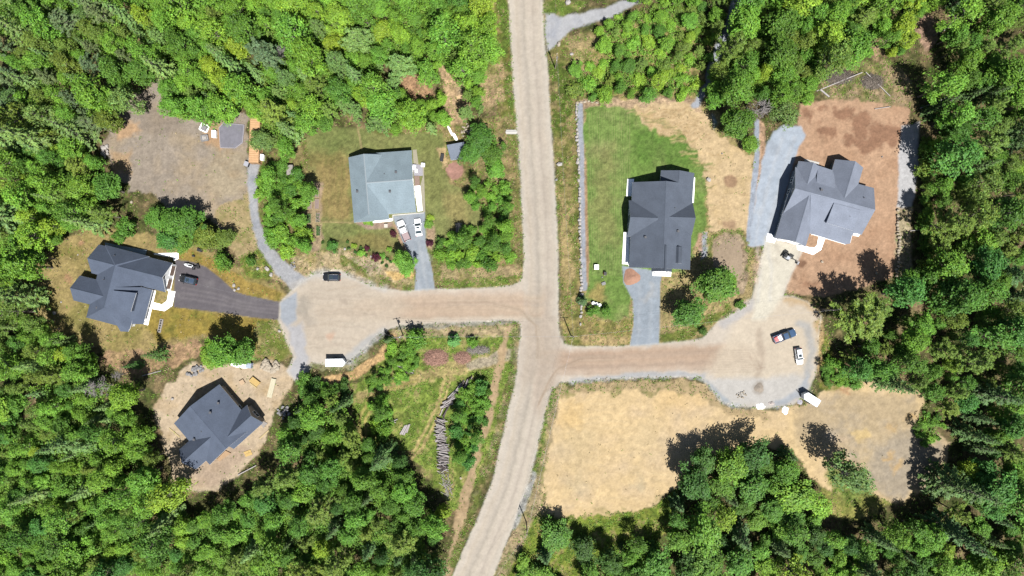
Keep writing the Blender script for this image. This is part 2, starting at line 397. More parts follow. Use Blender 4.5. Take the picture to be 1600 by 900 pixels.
paint([(1108, 400), (1112, 375), (1130, 361), (1158, 364), (1170, 400), (1168, 425)], (134, 136, 72), line=[2, 3, 3, 3, 3, 2], warp=0.5, op=0.7, weed=0.8, green=0.8)
paint([(1140, 486), (1100, 502), (1070, 525), (1035, 532)], (130, 136, 66), line=[8, 8, 8, 8], col2=(196, 172, 116), mix=0.45, mscale=2.4, warp=0.6, weed=0.8, green=0.8)
paint([(1090, 380), (1098, 362), (1106, 362), (1104, 400), (1096, 405)], (176, 180, 188), warp=0.3)
paint([(1086, 385), (1092, 365), (1098, 365), (1096, 395)], (206, 168, 140), warp=0.3)
paint([(920, 500), (985, 502), (984, 540), (905, 542), (880, 538), (878, 480), (905, 470)], (168, 152, 94), col2=(126, 130, 66), mix=0.5, mscale=2.5, warp=0.6, weed=0.45, green=0.65)
paint([(905, 524), (980, 526), (980, 538), (910, 538)], (212, 184, 134), warp=0.6, soft=0.6, op=0.8, weed=0.2)
blot(936, 460, 12, (190, 162, 104), 0.7, 1.0, 1.0)
paint([(906, 165), (908, 240), (910, 300), (912, 380), (913, 450)], (182, 186, 194), 'gravel_strip', line=[4.5] * 5, warp=0.08, soft=0.15, rough=0, weed=0)
paint([(914.5, 250), (916, 320), (918, 400), (918, 440)], (190, 156, 120), line=[1.6, 2.2, 2.4, 1.6], warp=0.1, soft=0.2, weed=0)
# --- lot of the big grey house
paint([(1250, 162), (1300, 154), (1390, 152), (1422, 165), (1420, 200), (1408, 250), (1408, 330), (1412, 400), (1392, 432), (1340, 452), (1285, 464), (1232, 458), (1222, 440), (1200, 380), (1205, 300), (1245, 215)],
      (210, 172, 140), 'dirt_yard', col2=(200, 160, 128), mix=0.5, mscale=6, warp=0.4, rough=0.05, weed=0.0)
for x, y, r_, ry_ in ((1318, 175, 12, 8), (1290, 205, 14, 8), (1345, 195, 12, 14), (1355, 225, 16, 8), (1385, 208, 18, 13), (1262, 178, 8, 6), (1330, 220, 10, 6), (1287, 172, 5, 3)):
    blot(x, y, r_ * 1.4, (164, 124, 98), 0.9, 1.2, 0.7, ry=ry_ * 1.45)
blot(1252, 413, 10, (132, 96, 74), 0.8, 0.4, 0.4, ry=6); blot(1268, 445, 14, (158, 118, 92), 0.7, 0.6, 0.6, ry=5); blot(1244, 436, 6, (166, 132, 104), 0.7)
paint([(1188, 195), (1192, 240), (1178, 320), (1170, 372)], (206, 170, 138), line=[7, 6, 4, 5], warp=0.3, weed=0.02, rough=0)
paint([(1183, 190), (1183, 240), (1178, 290), (1172, 350), (1168, 375)], (178, 186, 198), 'gravel_strip', line=[4, 4, 4.5, 4, 3], warp=0.15, soft=0.2, rough=0, weed=0)
paint([(1208, 205), (1225, 196), (1252, 197), (1258, 212), (1244, 240), (1228, 300), (1212, 360), (1206, 385), (1168, 385), (1178, 330), (1190, 250)], (196, 206, 218), 'driveway', col2=(182, 194, 208), mix=0.5, mscale=3, warp=0.25, rough=0, weed=0)
paint([(1408, 196), (1438, 190), (1434, 260), (1426, 325), (1402, 322), (1404, 260)], (214, 212, 212), 'gravel_path', warp=0.3, rough=0, weed=0)
paint([(1404, 322), (1428, 325), (1422, 400), (1430, 432), (1405, 440), (1398, 400)], (196, 180, 146), col2=(170, 150, 110), mix=0.4, warp=0.5, weed=0.2)
paint([(1270, 105), (1330, 95), (1400, 95), (1425, 130), (1420, 165), (1350, 158), (1290, 155)], (172, 150, 118), col2=(122, 128, 64), mix=0.48, mscale=3, warp=0.7, weed=0.7, green=0.7)
paint([(1430, 20), (1462, 30), (1466, 66), (1450, 80), (1432, 50)], (190, 156, 132), warp=0.7, weed=0.1)
paint([(1355, 40), (1390, 45), (1395, 85), (1365, 90)], (186, 156, 124), col2=(120, 124, 60), mix=0.5, warp=0.8, weed=0.4)
# --- sand lot and the ground round it
paint([(840, 806), (960, 803), (1020, 790), (1062, 768), (1045, 830), (960, 870), (905, 902), (770, 902), (800, 850)], (134, 152, 56), col2=(168, 158, 84), mix=0.4, mscale=4, warp=0.6, weed=0.7, green=0.95, rough=0.4)
paint([(1285, 730), (1330, 720), (1355, 765), (1400, 785), (1340, 812), (1290, 805)], (164, 160, 86), col2=(130, 146, 60), mix=0.5, warp=0.7, weed=0.4, green=0.8)
paint([(872, 610), (900, 604), (1000, 600), (1100, 598), (1130, 636), (1200, 642), (1262, 632), (1300, 606), (1345, 596), (1400, 603), (1442, 612), (1432, 660), (1484, 692), (1472, 750), (1440, 770), (1400, 786), (1350, 766), (1330, 742), (1290, 742), (1300, 770), (1262, 735), (1242, 700), (1180, 700), (1092, 716), (1064, 762), (1022, 790), (960, 806), (838, 808), (850, 720), (858, 660)],
      (236, 207, 158), 'sand_lot', col2=(228, 202, 164), mix=0.5, mscale=7, warp=0.8, big=0.25, rough=0.05, weed=0.004, green=0.3)
paint([(1240, 640), (1300, 615), (1430, 618), (1430, 660), (1480, 695), (1465, 750), (1400, 782), (1350, 762), (1300, 700), (1250, 690)], (204, 182, 146), col2=(190, 176, 156), mix=0.5, mscale=5, warp=1.0, soft=1.8, op=0.95)
paint([(1360, 690), (1420, 680), (1470, 700), (1455, 750), (1400, 775), (1360, 755)], (182, 170, 152), warp=1.0, soft=1.5, op=0.7)
for x, y, r_, cc in ((1345, 680, 14, (232, 202, 140)), (1390, 715, 10, (224, 186, 126)), (1405, 730, 8, (226, 188, 128)), (1315, 690, 10, (214, 190, 160)), (1420, 655, 8, (222, 184, 124)), (1318, 612, 6, (190, 132, 96)), (1395, 668, 7, (214, 180, 126))):
    blot(x, y, r_, cc, 0.7, 1.2, 0.9, ry=r_ * 0.7)
blot(900, 700, 40, (214, 194, 154), 0.35, 1.5, 3); blot(1010, 690, 30, (208, 190, 156), 0.3, 1.5, 3); blot(905, 760, 16, (186, 176, 146), 0.35, 1.4, 2); blot(1000, 755, 12, (184, 176, 150), 0.45, 1.4, 1.6)
blot(940, 797, 16, (176, 160, 110), 0.6, 1.2, 1.0, ry=7); blot(1060, 625, 40, (238, 200, 138), 0.4, 1.5, 3, ry=14); blot(890, 650, 20, (240, 200, 130), 0.4, 1.5, 2.5)
paint([(872, 612), (960, 602), (1010, 604), (1080, 606), (1110, 616), (1140, 640), (1195, 650)], (196, 172, 132), line=[7, 6, 9, 10, 9, 8, 6], col2=(150, 142, 92), mix=0.35, mscale=2, warp=0.8, weed=0.3, op=0.85, rough=0.3)
paint([(863, 604), (876, 606), (866, 660), (852, 730), (840, 800), (800, 885), (792, 902), (768, 902), (820, 790), (846, 690)], (184, 164, 128), col2=(128, 132, 68), mix=0.45, mscale=3, warp=0.5, weed=0.35, rough=0.4)
paint([(866, 608), (852, 650), (843, 700), (836, 735)], (122, 140, 60), line=[3, 4, 4, 3], warp=0.4, weed=0.9, green=0.95, op=0.85)
paint([(834, 740), (818, 785), (803, 825)], (176, 178, 176), line=[4, 6, 4], warp=0.4, op=0.8, weed=0.05)
rq = random.Random(15)
for k in range(90):
    t = rq.random(); bx, by = (870 + 220 * t, 606 + rq.uniform(-3, 12)) if k % 3 == 0 else ((842 + 10 * t + rq.uniform(-3, 6), 640 + 165 * t) if k % 3 == 1 else (840 + 230 * t, 806 - 40 * max(0, t - .55) * 2 + rq.uniform(-8, 5)))
    blot(bx, by, rq.uniform(1, 4), rq.choice([(132, 142, 66), (156, 150, 88), (186, 166, 122), (118, 132, 58)]), rq.uniform(.4, .8), 1.0, .5, weed=.5, green=.7)
for k in range(26):     # machine scrapes and tyre marks on the cleared sand
    x = rq.uniform(870, 1080); y = rq.uniform(620, 785); a = rq.choice([0.1, -0.15, 1.2]) + rq.uniform(-.2, .2); L_ = rq.uniform(25, 70)
    if not (x + L_ * math.cos(a) < 1090 and y + L_ * math.sin(a) < 790): continue
    for o_ in (0, 9):
        paint([(x, y + o_), (x + L_ * .5 * math.cos(a) + 2, y + o_ + L_ * .5 * math.sin(a)), (x + L_ * math.cos(a), y + o_ + L_ * math.sin(a))], rq.choice([(206, 178, 136), (240, 216, 172), (214, 190, 152)]), line=[.7, .9, .6], op=0.4, warp=0.35, soft=0.35)
for k in range(60):
    x = rq.uniform(860, 1470); y = rq.uniform(612, 790); blot(x, y, rq.uniform(.6, 3.5), rq.choice([(190, 164, 124), (206, 190, 160), (244, 220, 176), (200, 170, 128)]), rq.uniform(.2, .5), .8, .4) if ZONE[int((wp(x, y)[1] - GY0) / CELL), int((wp(x, y)[0] - GX0) / CELL)] == zones.index('sand_lot') else None
paint([(1290, 738), (1312, 722), (1345, 745), (1360, 770), (1335, 790), (1300, 775)], (128, 144, 72), col2=(160, 158, 92), mix=0.4, warp=0.8, soft=1.0, op=0.85, weed=0.5, green=0.9)
# --- roads
ROAD = [(794, -20), (796, 20), (800, 95), (808, 200), (811, 225), (816, 325), (819, 400), (818, 430), (812, 441), (798, 447), (750, 451), (700, 452), (650, 453), (625, 455), (600, 451), (580, 447), (550, 435), (530, 422), (508, 424), (485, 432), (466, 447), (452, 457), (438, 472), (435, 500), (445, 527), (459, 558), (448, 580), (462, 596), (482, 582), (488, 566), (520, 572), (548, 562), (562, 550), (578, 534), (592, 519), (625, 508), (675, 505), (750, 503), (798, 499), (810, 503), (815, 512), (812, 540), (806, 600), (800, 622), (787, 675), (770, 750), (745, 815), (722, 865), (707, 900), (698, 920), (758, 920), (770, 900), (800, 825), (818, 772), (832, 730), (845, 675), (854, 630), (862, 606), (876, 598), (900, 595), (950, 591), (1000, 590), (1095, 588), (1106, 600), (1130, 628), (1156, 634), (1195, 638), (1240, 632), (1262, 612), (1272, 590), (1278, 560), (1278, 525), (1283, 495), (1262, 472), (1240, 464), (1222, 462), (1240, 420), (1256, 386), (1200, 372), (1190, 400), (1178, 455), (1172, 476), (1122, 503), (1097, 530), (1030, 537), (975, 541), (900, 542), (880, 538), (873, 525), (871, 450), (871, 375), (867, 300), (862, 225), (856, 112), (850, 70), (848, 20), (846, -20)]
paint(ROAD, (226, 213, 196), 'gravel_road', col2=(218, 203, 185), mix=0.5, mscale=8, warp=0.10, soft=0.35, rough=0, weed=0.0, fine=0.05)
paint([(560, 478), (640, 478), (740, 477), (812, 476)], (216, 188, 162), line=[8, 18, 20, 18], op=0.75, warp=0.5, soft=1.6)
paint([(876, 567), (950, 564), (1050, 560), (1130, 556), (1180, 555)], (210, 180, 154), line=[16, 17, 17, 16, 10], op=0.8, warp=0.5, soft=1.6)
paint([(846, 640), (846, 580), (846, 520), (846, 460)], (206, 184, 164), line=[12, 20, 20, 12], op=0.6, warp=0.8, soft=2.5)
# wheel tracks, dust and patches worn into the gravel
mainC = [(822, -20), (824, 60), (834, 210), (842, 330), (846, 420), (845, 500), (840, 560), (830, 620), (815, 690), (798, 760), (770, 825), (735, 905)]
leftC = [(846, 477), (800, 476), (700, 478), (620, 480), (560, 482), (500, 490)]
rightC = [(846, 565), (900, 566), (1000, 562), (1100, 557), (1180, 555), (1240, 550)]
def offs(P, d):
    out = []
    for i, p in enumerate(P):
        a = P[max(0, i - 1)]; b = P[min(len(P) - 1, i + 1)]
        L = math.hypot(b[0] - a[0], b[1] - a[1])
        out.append((p[0] - (b[1] - a[1]) / L * d, p[1] + (b[0] - a[0]) / L * d))
    return out
for P, ds in ((mainC, ((-19, 216, 202, 180, 3), (-11, 190, 178, 162, 4), (0, 212, 200, 180, 3), (8, 192, 182, 168, 4), (15, 214, 200, 178, 3), (4, 198, 188, 172, 2), (-24, 222, 214, 200, 2), (24, 224, 216, 202, 2))),
              (leftC, ((-14, 196, 166, 138, 3), (-6, 212, 188, 160, 4), (3, 192, 170, 148, 3), (11, 214, 192, 166, 4), (-20, 222, 206, 180, 2))),
              (rightC, ((-14, 200, 168, 140, 4), (-6, 184, 162, 142, 3), (2, 204, 176, 150, 4), (9, 186, 166, 148, 3), (16, 206, 180, 156, 3)))):
    for d, r_, g_, b2, w_ in ds:
        paint(offs(P, d), (r_, g_, b2), line=[w_ * (0.7 + 0.6 * rs.random()) for _ in P], op=0.42, warp=0.3, soft=0.9)
        q = offs(P, d + rs.uniform(-4, 4))
        paint(q, (r_ - 22, g_ - 22, b2 - 20), line=[0.7 + rs.random() for _ in P], op=0.2, warp=0.2, soft=0.3)
paint([(812, 500), (874, 500), (876, 600), (806, 600)], (204, 188, 170), warp=1.0, soft=2.2, op=0.6)
for k in range(14):   # turning tracks at the junction
    r0 = rs.uniform(0, 1)
    paint([(846 + 16 * (r0 - .5), 640 - 30 * r0), (852 + 10 * r0, 600), (868 + 8 * r0, 578), (905, 566 + 22 * (r0 - .5)), (960, 564 + 22 * (r0 - .5))], (168, 146, 126) if k % 2 else (214, 194, 170), line=[0.6] * 5, op=0.32, warp=0.15, soft=0.3)
    paint([(846 + 20 * (r0 - .5), 560), (836 + 6 * r0, 510), (812, 486 + 10 * (r0 - .5)), (760, 477 + 24 * (r0 - .5)), (700, 478 + 24 * (r0 - .5))], (172, 152, 132) if k % 2 else (216, 198, 174), line=[0.6] * 5, op=0.28, warp=0.15, soft=0.3)
paint([(455, 452), (520, 430), (600, 452), (640, 480), (600, 508), (560, 545), (520, 565), (470, 555), (450, 510)], (216, 200, 178), warp=0.8, soft=2.5, op=0.7)
for k in range(16):
    y = rs.uniform(452, 545); x = rs.uniform(468, 520)
    paint([(x, y), (x + 40, y + rs.uniform(-6, 4)), (x + 95, y + rs.uniform(-12, 6))], rs.choice([(186, 168, 150), (224, 210, 190), (198, 176, 152)]), line=[0.8, 1.0, 0.7], op=0.35, warp=0.3, soft=0.35)
blot(474, 478, 14, (172, 164, 152), 0.55, 1.0, 1.2, ry=16); blot(480, 502, 11, (176, 166, 154), 0.45, 1.0, 1.0); blot(516, 526, 7, (222, 180, 152), 0.6, 0.8, 0.6); blot(535, 474, 5, (180, 164, 148), 0.5)
paint([(439, 470), (462, 455), (464, 500), (448, 510), (437, 498)], (182, 190, 200), warp=0.35, soft=0.5, op=0.9)
paint([(446, 508), (470, 505), (480, 550), (478, 582), (460, 594), (449, 580), (461, 558)], (200, 200, 204), warp=0.5, soft=0.7, op=0.85)
paint([(470, 442), (505, 424), (540, 428), (600, 452)], (216, 212, 206), line=[5, 6, 5, 4], warp=0.4, soft=0.8, op=0.7)
paint([(520, 572), (548, 560), (575, 535), (600, 517)], (196, 196, 194), line=[5, 9, 9, 4], warp=0.5, soft=0.8, op=0.8)
paint([(486, 572), (520, 576), (548, 572), (572, 556)], (164, 160, 120), line=[5, 4, 5, 5], col2=(204, 198, 180), mix=0.45, warp=0.6, weed=0.4, op=0.85)
# right turning pad
paint([(1170, 480), (1225, 468), (1275, 490), (1278, 560), (1262, 605), (1190, 632), (1120, 605), (1105, 575)], (232, 216, 192), warp=0.8, soft=2.0, op=0.85)
paint([(1186, 520), (1192, 560), (1184, 592)], (190, 170, 150), line=[5, 5, 4], warp=0.6, op=0.5, soft=0.8)
for k in range(10):
    x = rs.uniform(1170, 1185); paint([(1090, 545 + k * 4), (x, 548 + k * 3.6), (x + 12, 575)], (180, 158, 138), line=[0.6, 0.7, 0.6], op=0.35, warp=0.2, soft=0.3)
paint([(1100, 592), (1150, 588), (1200, 592), (1255, 585), (1262, 606), (1240, 630), (1196, 637), (1156, 634), (1128, 626)], (218, 214, 208), warp=0.6, soft=1.2, op=0.9)
paint([(1103, 596), (1118, 612), (1140, 632), (1158, 634)], (178, 186, 192), line=[2.5, 4.5, 4, 3], warp=0.4, soft=0.5, op=0.85)
paint([(1215, 632), (1240, 622), (1258, 606), (1262, 585)], (186, 192, 200), line=[6, 7, 6, 4], warp=0.5, soft=0.7, op=0.85)
paint([(1248, 505), (1262, 510), (1268, 550), (1262, 585)], (196, 194, 190), line=[6, 7, 6, 4], col2=(170, 168, 154), mix=0.4, mscale=2, warp=0.6, soft=0.9, op=0.85)
blot(1186, 607, 9, (176, 164, 150), 0.7, 0.7, 0.7)
paint([(1278, 505), (1284, 540), (1280, 575)], (212, 178, 126), line=[5, 6, 5], warp=0.5, soft=0.6, op=0.85, weed=0.15)
paint([(1290, 525), (1294, 560), (1290, 600), (1310, 606)], (140, 144, 62), line=[5, 6, 8, 5], warp=0.6, soft=0.6, weed=0.9, green=0.95)
paint([(1226, 470), (1262, 474), (1278, 492)], (218, 186, 140), line=[4, 5, 4], warp=0.5, soft=0.8, op=0.8)
paint([(895, 596), (980, 588), (1050, 585), (1100, 588)], (192, 194, 196), line=[4, 5, 5, 5], warp=0.4, soft=0.5, op=0.85)
paint([(1128, 506), (1150, 492), (1178, 474)], (204, 200, 198), line=[6, 8, 7], warp=0.4, soft=0.9, op=0.8)
# pale concrete drive
paint([(1197, 371), (1253, 384), (1238, 425), (1222, 466), (1196, 500), (1176, 500), (1182, 450), (1190, 405)], (242, 234, 214), 'driveway', warp=0.15, soft=0.9, rough=0, op=0.95)
paint([(1180, 385), (1188, 385), (1184, 440), (1176, 445)], (216, 188, 158), warp=0.4, soft=0.7)
# --- drives
paint([(613, 338), (664, 331), (666, 385), (676, 425), (680, 453), (648, 454), (650, 425), (642, 400), (630, 380)], (176, 184, 192), 'driveway', col2=(164, 174, 184), mix=0.5, mscale=3, warp=0.06, soft=0.15, rough=0, weed=0)
paint([(655, 380), (662, 420), (668, 452)], (200, 204, 208), line=[2, 2.5, 3], op=0.5, warp=0.15, soft=0.4); paint([(644, 385), (654, 420), (656, 452)], (196, 200, 206), line=[2, 2, 2.5], op=0.45, warp=0.15, soft=0.4)
paint([(972, 415), (1036, 425), (1032, 440), (1031, 480), (1030, 538), (984, 541), (990, 505), (989, 470), (980, 452), (974, 442)], (176, 186, 196), 'driveway', col2=(166, 176, 186), mix=0.5, mscale=2, warp=0.06, soft=0.15, rough=0, weed=0)
paint([(852, 22), (880, 25), (905, 22), (940, 12), (990, -4), (1010, 0), (960, 25), (920, 38), (895, 45), (880, 58), (868, 72), (854, 80)], (200, 200, 202), 'driveway', col2=(184, 186, 192), mix=0.5, mscale=3, warp=0.4, soft=0.5, rough=0, weed=0)
paint([(1155, -10), (1146, 22), (1128, 70), (1112, 105), (1106, 130), (1090, 160), (1084, 165)], (186, 190, 198), 'gravel_path', line=[9, 8, 8, 7, 6, 6, 4], warp=0.35, rough=0, weed=0)
paint([(1110, 180), (1118, 200), (1122, 192), (1112, 176)], (176, 190, 192), warp=0.3)
# paved drive
paint([(273, 405), (283, 407), (300, 409), (322, 417), (345, 435), (368, 456), (385, 461), (437, 472), (436, 500), (395, 496), (335, 487), (272, 480)], (122, 116, 120), 'driveway', col2=(134, 128, 130), mix=0.5, mscale=3, warp=0.0, soft=0.12, rough=0, weed=0, fine=0.04)
for k in range(7):
    paint([(285, 446 + 4 * k), (330, 453 + 4 * k), (380, 470 + 2.6 * k), (434, 476 + 3 * k)], (162, 154, 154) if k % 2 else (112, 107, 112), line=[0.8, 1.4, 1.2, 1.0], op=0.4, warp=0.1, soft=0.5)

rd = random.Random(25)   # wheel wear, washed patches and spill on the drives
for x0_, y0_, x1_, y1_, n_ in ((1180, 215, 1240, 370, 16), (985, 440, 1028, 535, 12), (640, 380, 672, 448, 8), (1195, 380, 1235, 450, 8), (395, 270, 440, 420, 0)):
    for k in range(n_):
        x = rd.uniform(x0_, x1_); y = rd.uniform(y0_, y1_)
        zi_ = ZONE[int((wp(x, y)[1] - GY0) / CELL), int((wp(x, y)[0] - GX0) / CELL)]
        if zones[zi_] == 'driveway': blot(x, y, rd.uniform(2, 7), rd.choice([(214, 216, 218), (160, 168, 178), (206, 200, 190), (176, 184, 194)]) if x0_ != 1195 else (214, 204, 186), rd.uniform(.2, .45), 1.0, .8, ry=rd.uniform(3, 10))
for dx in (-9, 9):
    paint([(1232 + dx, 215), (1212 + dx, 280), (1196 + dx, 340), (1190 + dx, 380), (1196 + dx, 420), (1195 + dx, 470)], (216, 216, 216), line=[2, 2, 2, 2, 2, 2], op=0.35, warp=0.3, soft=0.7)
    paint([(1008 + dx, 445), (1008 + dx, 490), (1006 + dx, 540)], (200, 206, 212), line=[2, 2, 2], op=0.4, warp=0.2, soft=0.6)
# pale loose gravel thrown to the road edges
paint(ROAD + [ROAD[0]], (238, 232, 220), line=[0.9] * (len(ROAD) + 1), op=0.55, warp=0.12, soft=0.3)
# fine grain of tufts, stones and bare spots
hf = fbm(gx, gy, 0.9, 2, 71); hf2 = fbm(gx, gy, 1.5, 3, 81); wn_ = rngG.normal(0, 1, gx.shape)
veg = np.clip(WEED * 1.6, 0, 1)
gmask = (veg * WGREEN * np.clip((hf2 - 0.5) * 6, 0, 1))[..., None] * 0.75
COLR = COLR * (1 - gmask) + np.array(alb(96, 116, 46)) * gmask
tmask = (veg * np.clip((0.44 - hf2) * 7, 0, 1))[..., None] * 0.6
COLR = COLR * (1 - tmask) + np.array(alb(184, 160, 116)) * tmask
zl = [zones.index(z) for z in ('lawn', 'garden_bed') if z in zones]
amp = np.where(np.isin(ZONE, zl), 0.13, np.where(ZONE == 0, 0.17, np.where(np.isin(ZONE, [zones.index(z) for z in ('gravel_road',)]), 0.014, np.where(np.isin(ZONE, [zones.index(z) for z in ('driveway', 'gravel_path')]), 0.035, 0.06))))
COLR = COLR * np.clip(1 + amp * (wn_ * .75 + (hf - .5) * 5), .5, 1.6)[..., None]
# height: flat where things were graded, lumpy where not
H = ROUGH * ((N_mid - 0.5) * 0.55 + (N_fine - 0.5) * 0.12)
edge = np.minimum.reduce([gx - GX0, GX1 - gx, gy - GY0, GY1 - gy])
H = H * np.clip(edge / 2.0, 0, 1)
def ground_z(x, y):
    i = min(max(int(round((x - GX0) / CELL)), 0), nx - 1); j = min(max(int(round((y - GY0) / CELL)), 0), ny - 1)
    return float(H[j, i])

def ground_mat(name, speck, scale, bump, rough=0.95):
    m = bpy.data.materials.new(name)
    nt, p = nodes_of(m)
    L = nt.links.new
    at = nt.nodes.new('ShaderNodeAttribute'); at.attribute_name = 'Col'
    tc = nt.nodes.new('ShaderNodeTexCoord')
    n = nt.nodes.new('ShaderNodeTexNoise'); n.inputs['Scale'].default_value = scale; n.inputs['Detail'].default_value = 5; n.inputs['Roughness'].default_value = 0.7
    L(tc.outputs['Object'], n.inputs['Vector'])
    mr = nt.nodes.new('ShaderNodeMapRange'); mr.inputs['From Min'].default_value = 0.3; mr.inputs['From Max'].default_value = 0.7
    mr.inputs['To Min'].default_value = 1 - speck; mr.inputs['To Max'].default_value = 1 + speck
    L(n.outputs['Fac'], mr.inputs['Value'])
    n2 = nt.nodes.new('ShaderNodeTexNoise'); n2.inputs['Scale'].default_value = scale * 0.45; n2.inputs['Detail'].default_value = 4; n2.inputs['Roughness'].default_value = 0.6
    L(tc.outputs['Object'], n2.inputs['Vector'])
    mr2 = nt.nodes.new('ShaderNodeMapRange'); mr2.inputs['From Min'].default_value = 0.3; mr2.inputs['From Max'].default_value = 0.7
    mr2.inputs['To Min'].default_value = 1 - speck * 0.8; mr2.inputs['To Max'].default_value = 1 + speck * 0.8
    L(n2.outputs['Fac'], mr2.inputs['Value'])
    mp = nt.nodes.new('ShaderNodeMath'); mp.operation = 'MULTIPLY'; L(mr.outputs['Result'], mp.inputs[0]); L(mr2.outputs['Result'], mp.inputs[1])
    mx = nt.nodes.new('ShaderNodeMix'); mx.data_type = 'RGBA'; mx.blend_type = 'MULTIPLY'; mx.inputs['Factor'].default_value = 1
    L(at.outputs['Color'], mx.inputs[6]); L(mp.outputs[0], mx.inputs[7])
    L(mx.outputs[2], p.inputs['Base Color'])
    p.inputs['Roughness'].default_value = rough; p.inputs['Specular IOR Level'].default_value = 0.15
    b = nt.nodes.new('ShaderNodeBump'); b.inputs['Strength'].default_value = bump; b.inputs['Distance'].default_value = 0.12
    L(n.outputs['Fac'], b.inputs['Height']); L(b.outputs['Normal'], p.inputs['Normal'])
    return m
gm = {'ground': ground_mat('scrub_soil', 0.30, 2.2, 0.9), 'lawn': ground_mat('mown_grass', 0.20, 2.6, 0.35), 'gravel_road': ground_mat('packed_gravel', 0.07, 1.6, 0.15),
      'driveway': ground_mat('drive_gravel', 0.06, 2.2, 0.2), 'sand_lot': ground_mat('sand', 0.10, 1.6, 0.3)}
other = ground_mat('yard_soil', 0.15, 2.0, 0.45)
zc = ZONE[:-1, :-1]
full_idx = (np.arange(ny)[:, None] * nx + np.arange(nx)[None, :])
a_, b_, c_, d_ = full_idx[:-1, :-1], full_idx[:-1, 1:], full_idx[1:, 1:], full_idx[1:, :-1]
VX = np.stack([gx, gy, H], -1).reshape(-1, 3).astype(np.float32)
VC = np.concatenate([np.clip(COLR, 0, 1), np.ones((ny, nx, 1))], -1).reshape(-1, 4).astype(np.float32)

def sheet(name, quads, material, extra=None):
    """a mesh from quads of the shared height field"""
    used = np.unique(quads)
    remap = np.zeros(nx * ny, np.int64); remap[used] = np.arange(len(used))
    q = remap[quads]
    v = VX[used]; c = VC[used]
    if extra is not None:
        ev, eq, ec = extra
        q = np.concatenate([q, eq + len(v)]); v = np.concatenate([v, ev]); c = np.concatenate([c, ec])
    me = bpy.data.meshes.new(name)
    me.vertices.add(len(v)); me.vertices.foreach_set('co', v.astype(np.float32).ravel())
    me.loops.add(len(q) * 4); me.loops.foreach_set('vertex_index', q.astype(np.int32).ravel())
    me.polygons.add(len(q)); me.polygons.foreach_set('loop_start', np.arange(0, len(q) * 4, 4, dtype=np.int32))
    me.polygons.foreach_set('use_smooth', np.ones(len(q), bool))
    at = me.color_attributes.new('Col', 'FLOAT_COLOR', 'POINT'); at.data.foreach_set('color', c.astype(np.float32).ravel())
    me.materials.append(material); me.update(); me.validate()
    o = bpy.data.objects.new(name, me); COL.objects.link(o)
    tag(o, kind='structure')
    return o

def components(mask):
    """label connected cells with a few sweeps of union-find over runs"""
    lab = np.zeros(mask.shape, int); parent = [0]
    def find(i):
        while parent[i] != i: parent[i] = parent[parent[i]]; i = parent[i]
        return i
    prev = []
    for j in range(mask.shape[0]):
        row = np.flatnonzero(np.diff(np.concatenate([[0], mask[j].astype(np.int8), [0]])))
        cur = []
        for s, e in zip(row[::2], row[1::2]):
            k = 0
            for ps, pe, pk in prev:
                if ps < e and s < pe:
                    r = find(pk)
                    if k == 0: k = r
                    elif r != k: parent[r] = k
            if k == 0: parent.append(len(parent)); k = len(parent) - 1
            cur.append((s, e, k)); lab[j, s:e] = k
        prev = cur
    root = np.array([find(i) for i in range(len(parent))])
    return root[lab]

zfull = zc.copy()
pieces = []
for zi in range(1, len(zones)):
    lab = components(zc == zi)
    ids, cnt = np.unique(lab[lab > 0], return_counts=True)
    for i_, n_ in zip(ids, cnt):
        if n_ < 120: zfull[lab == i_] = 0          # crumbs go back to the ground
        else: pieces.append((zones[zi], lab == i_, n_))
B = 900.0
fr = []
xs_ = [-B, GX0, GX1, B]; ys_ = [-B, GY0, GY1, B]
ev = np.array([(x, y, 0.0) for y in ys_ for x in xs_], np.float32)
eq = np.array([(j * 4 + i, j * 4 + i + 1, (j + 1) * 4 + i + 1, (j + 1) * 4 + i) for j in range(3) for i in range(3) if not (i == 1 and j == 1)], np.int64)
ec = np.tile(np.array([*alb(92, 104, 54), 1.0], np.float32), (16, 1))
m0 = zfull == 0
sheet('ground', np.stack([a_[m0], b_[m0], c_[m0], d_[m0]], -1), gm['ground'], (ev, eq, ec))
for zn, mk, n_ in sorted(pieces, key=lambda t: -t[2]):
    sheet(zn, np.stack([a_[mk], b_[mk], c_[mk], d_[mk]], -1), gm.get(zn, other))

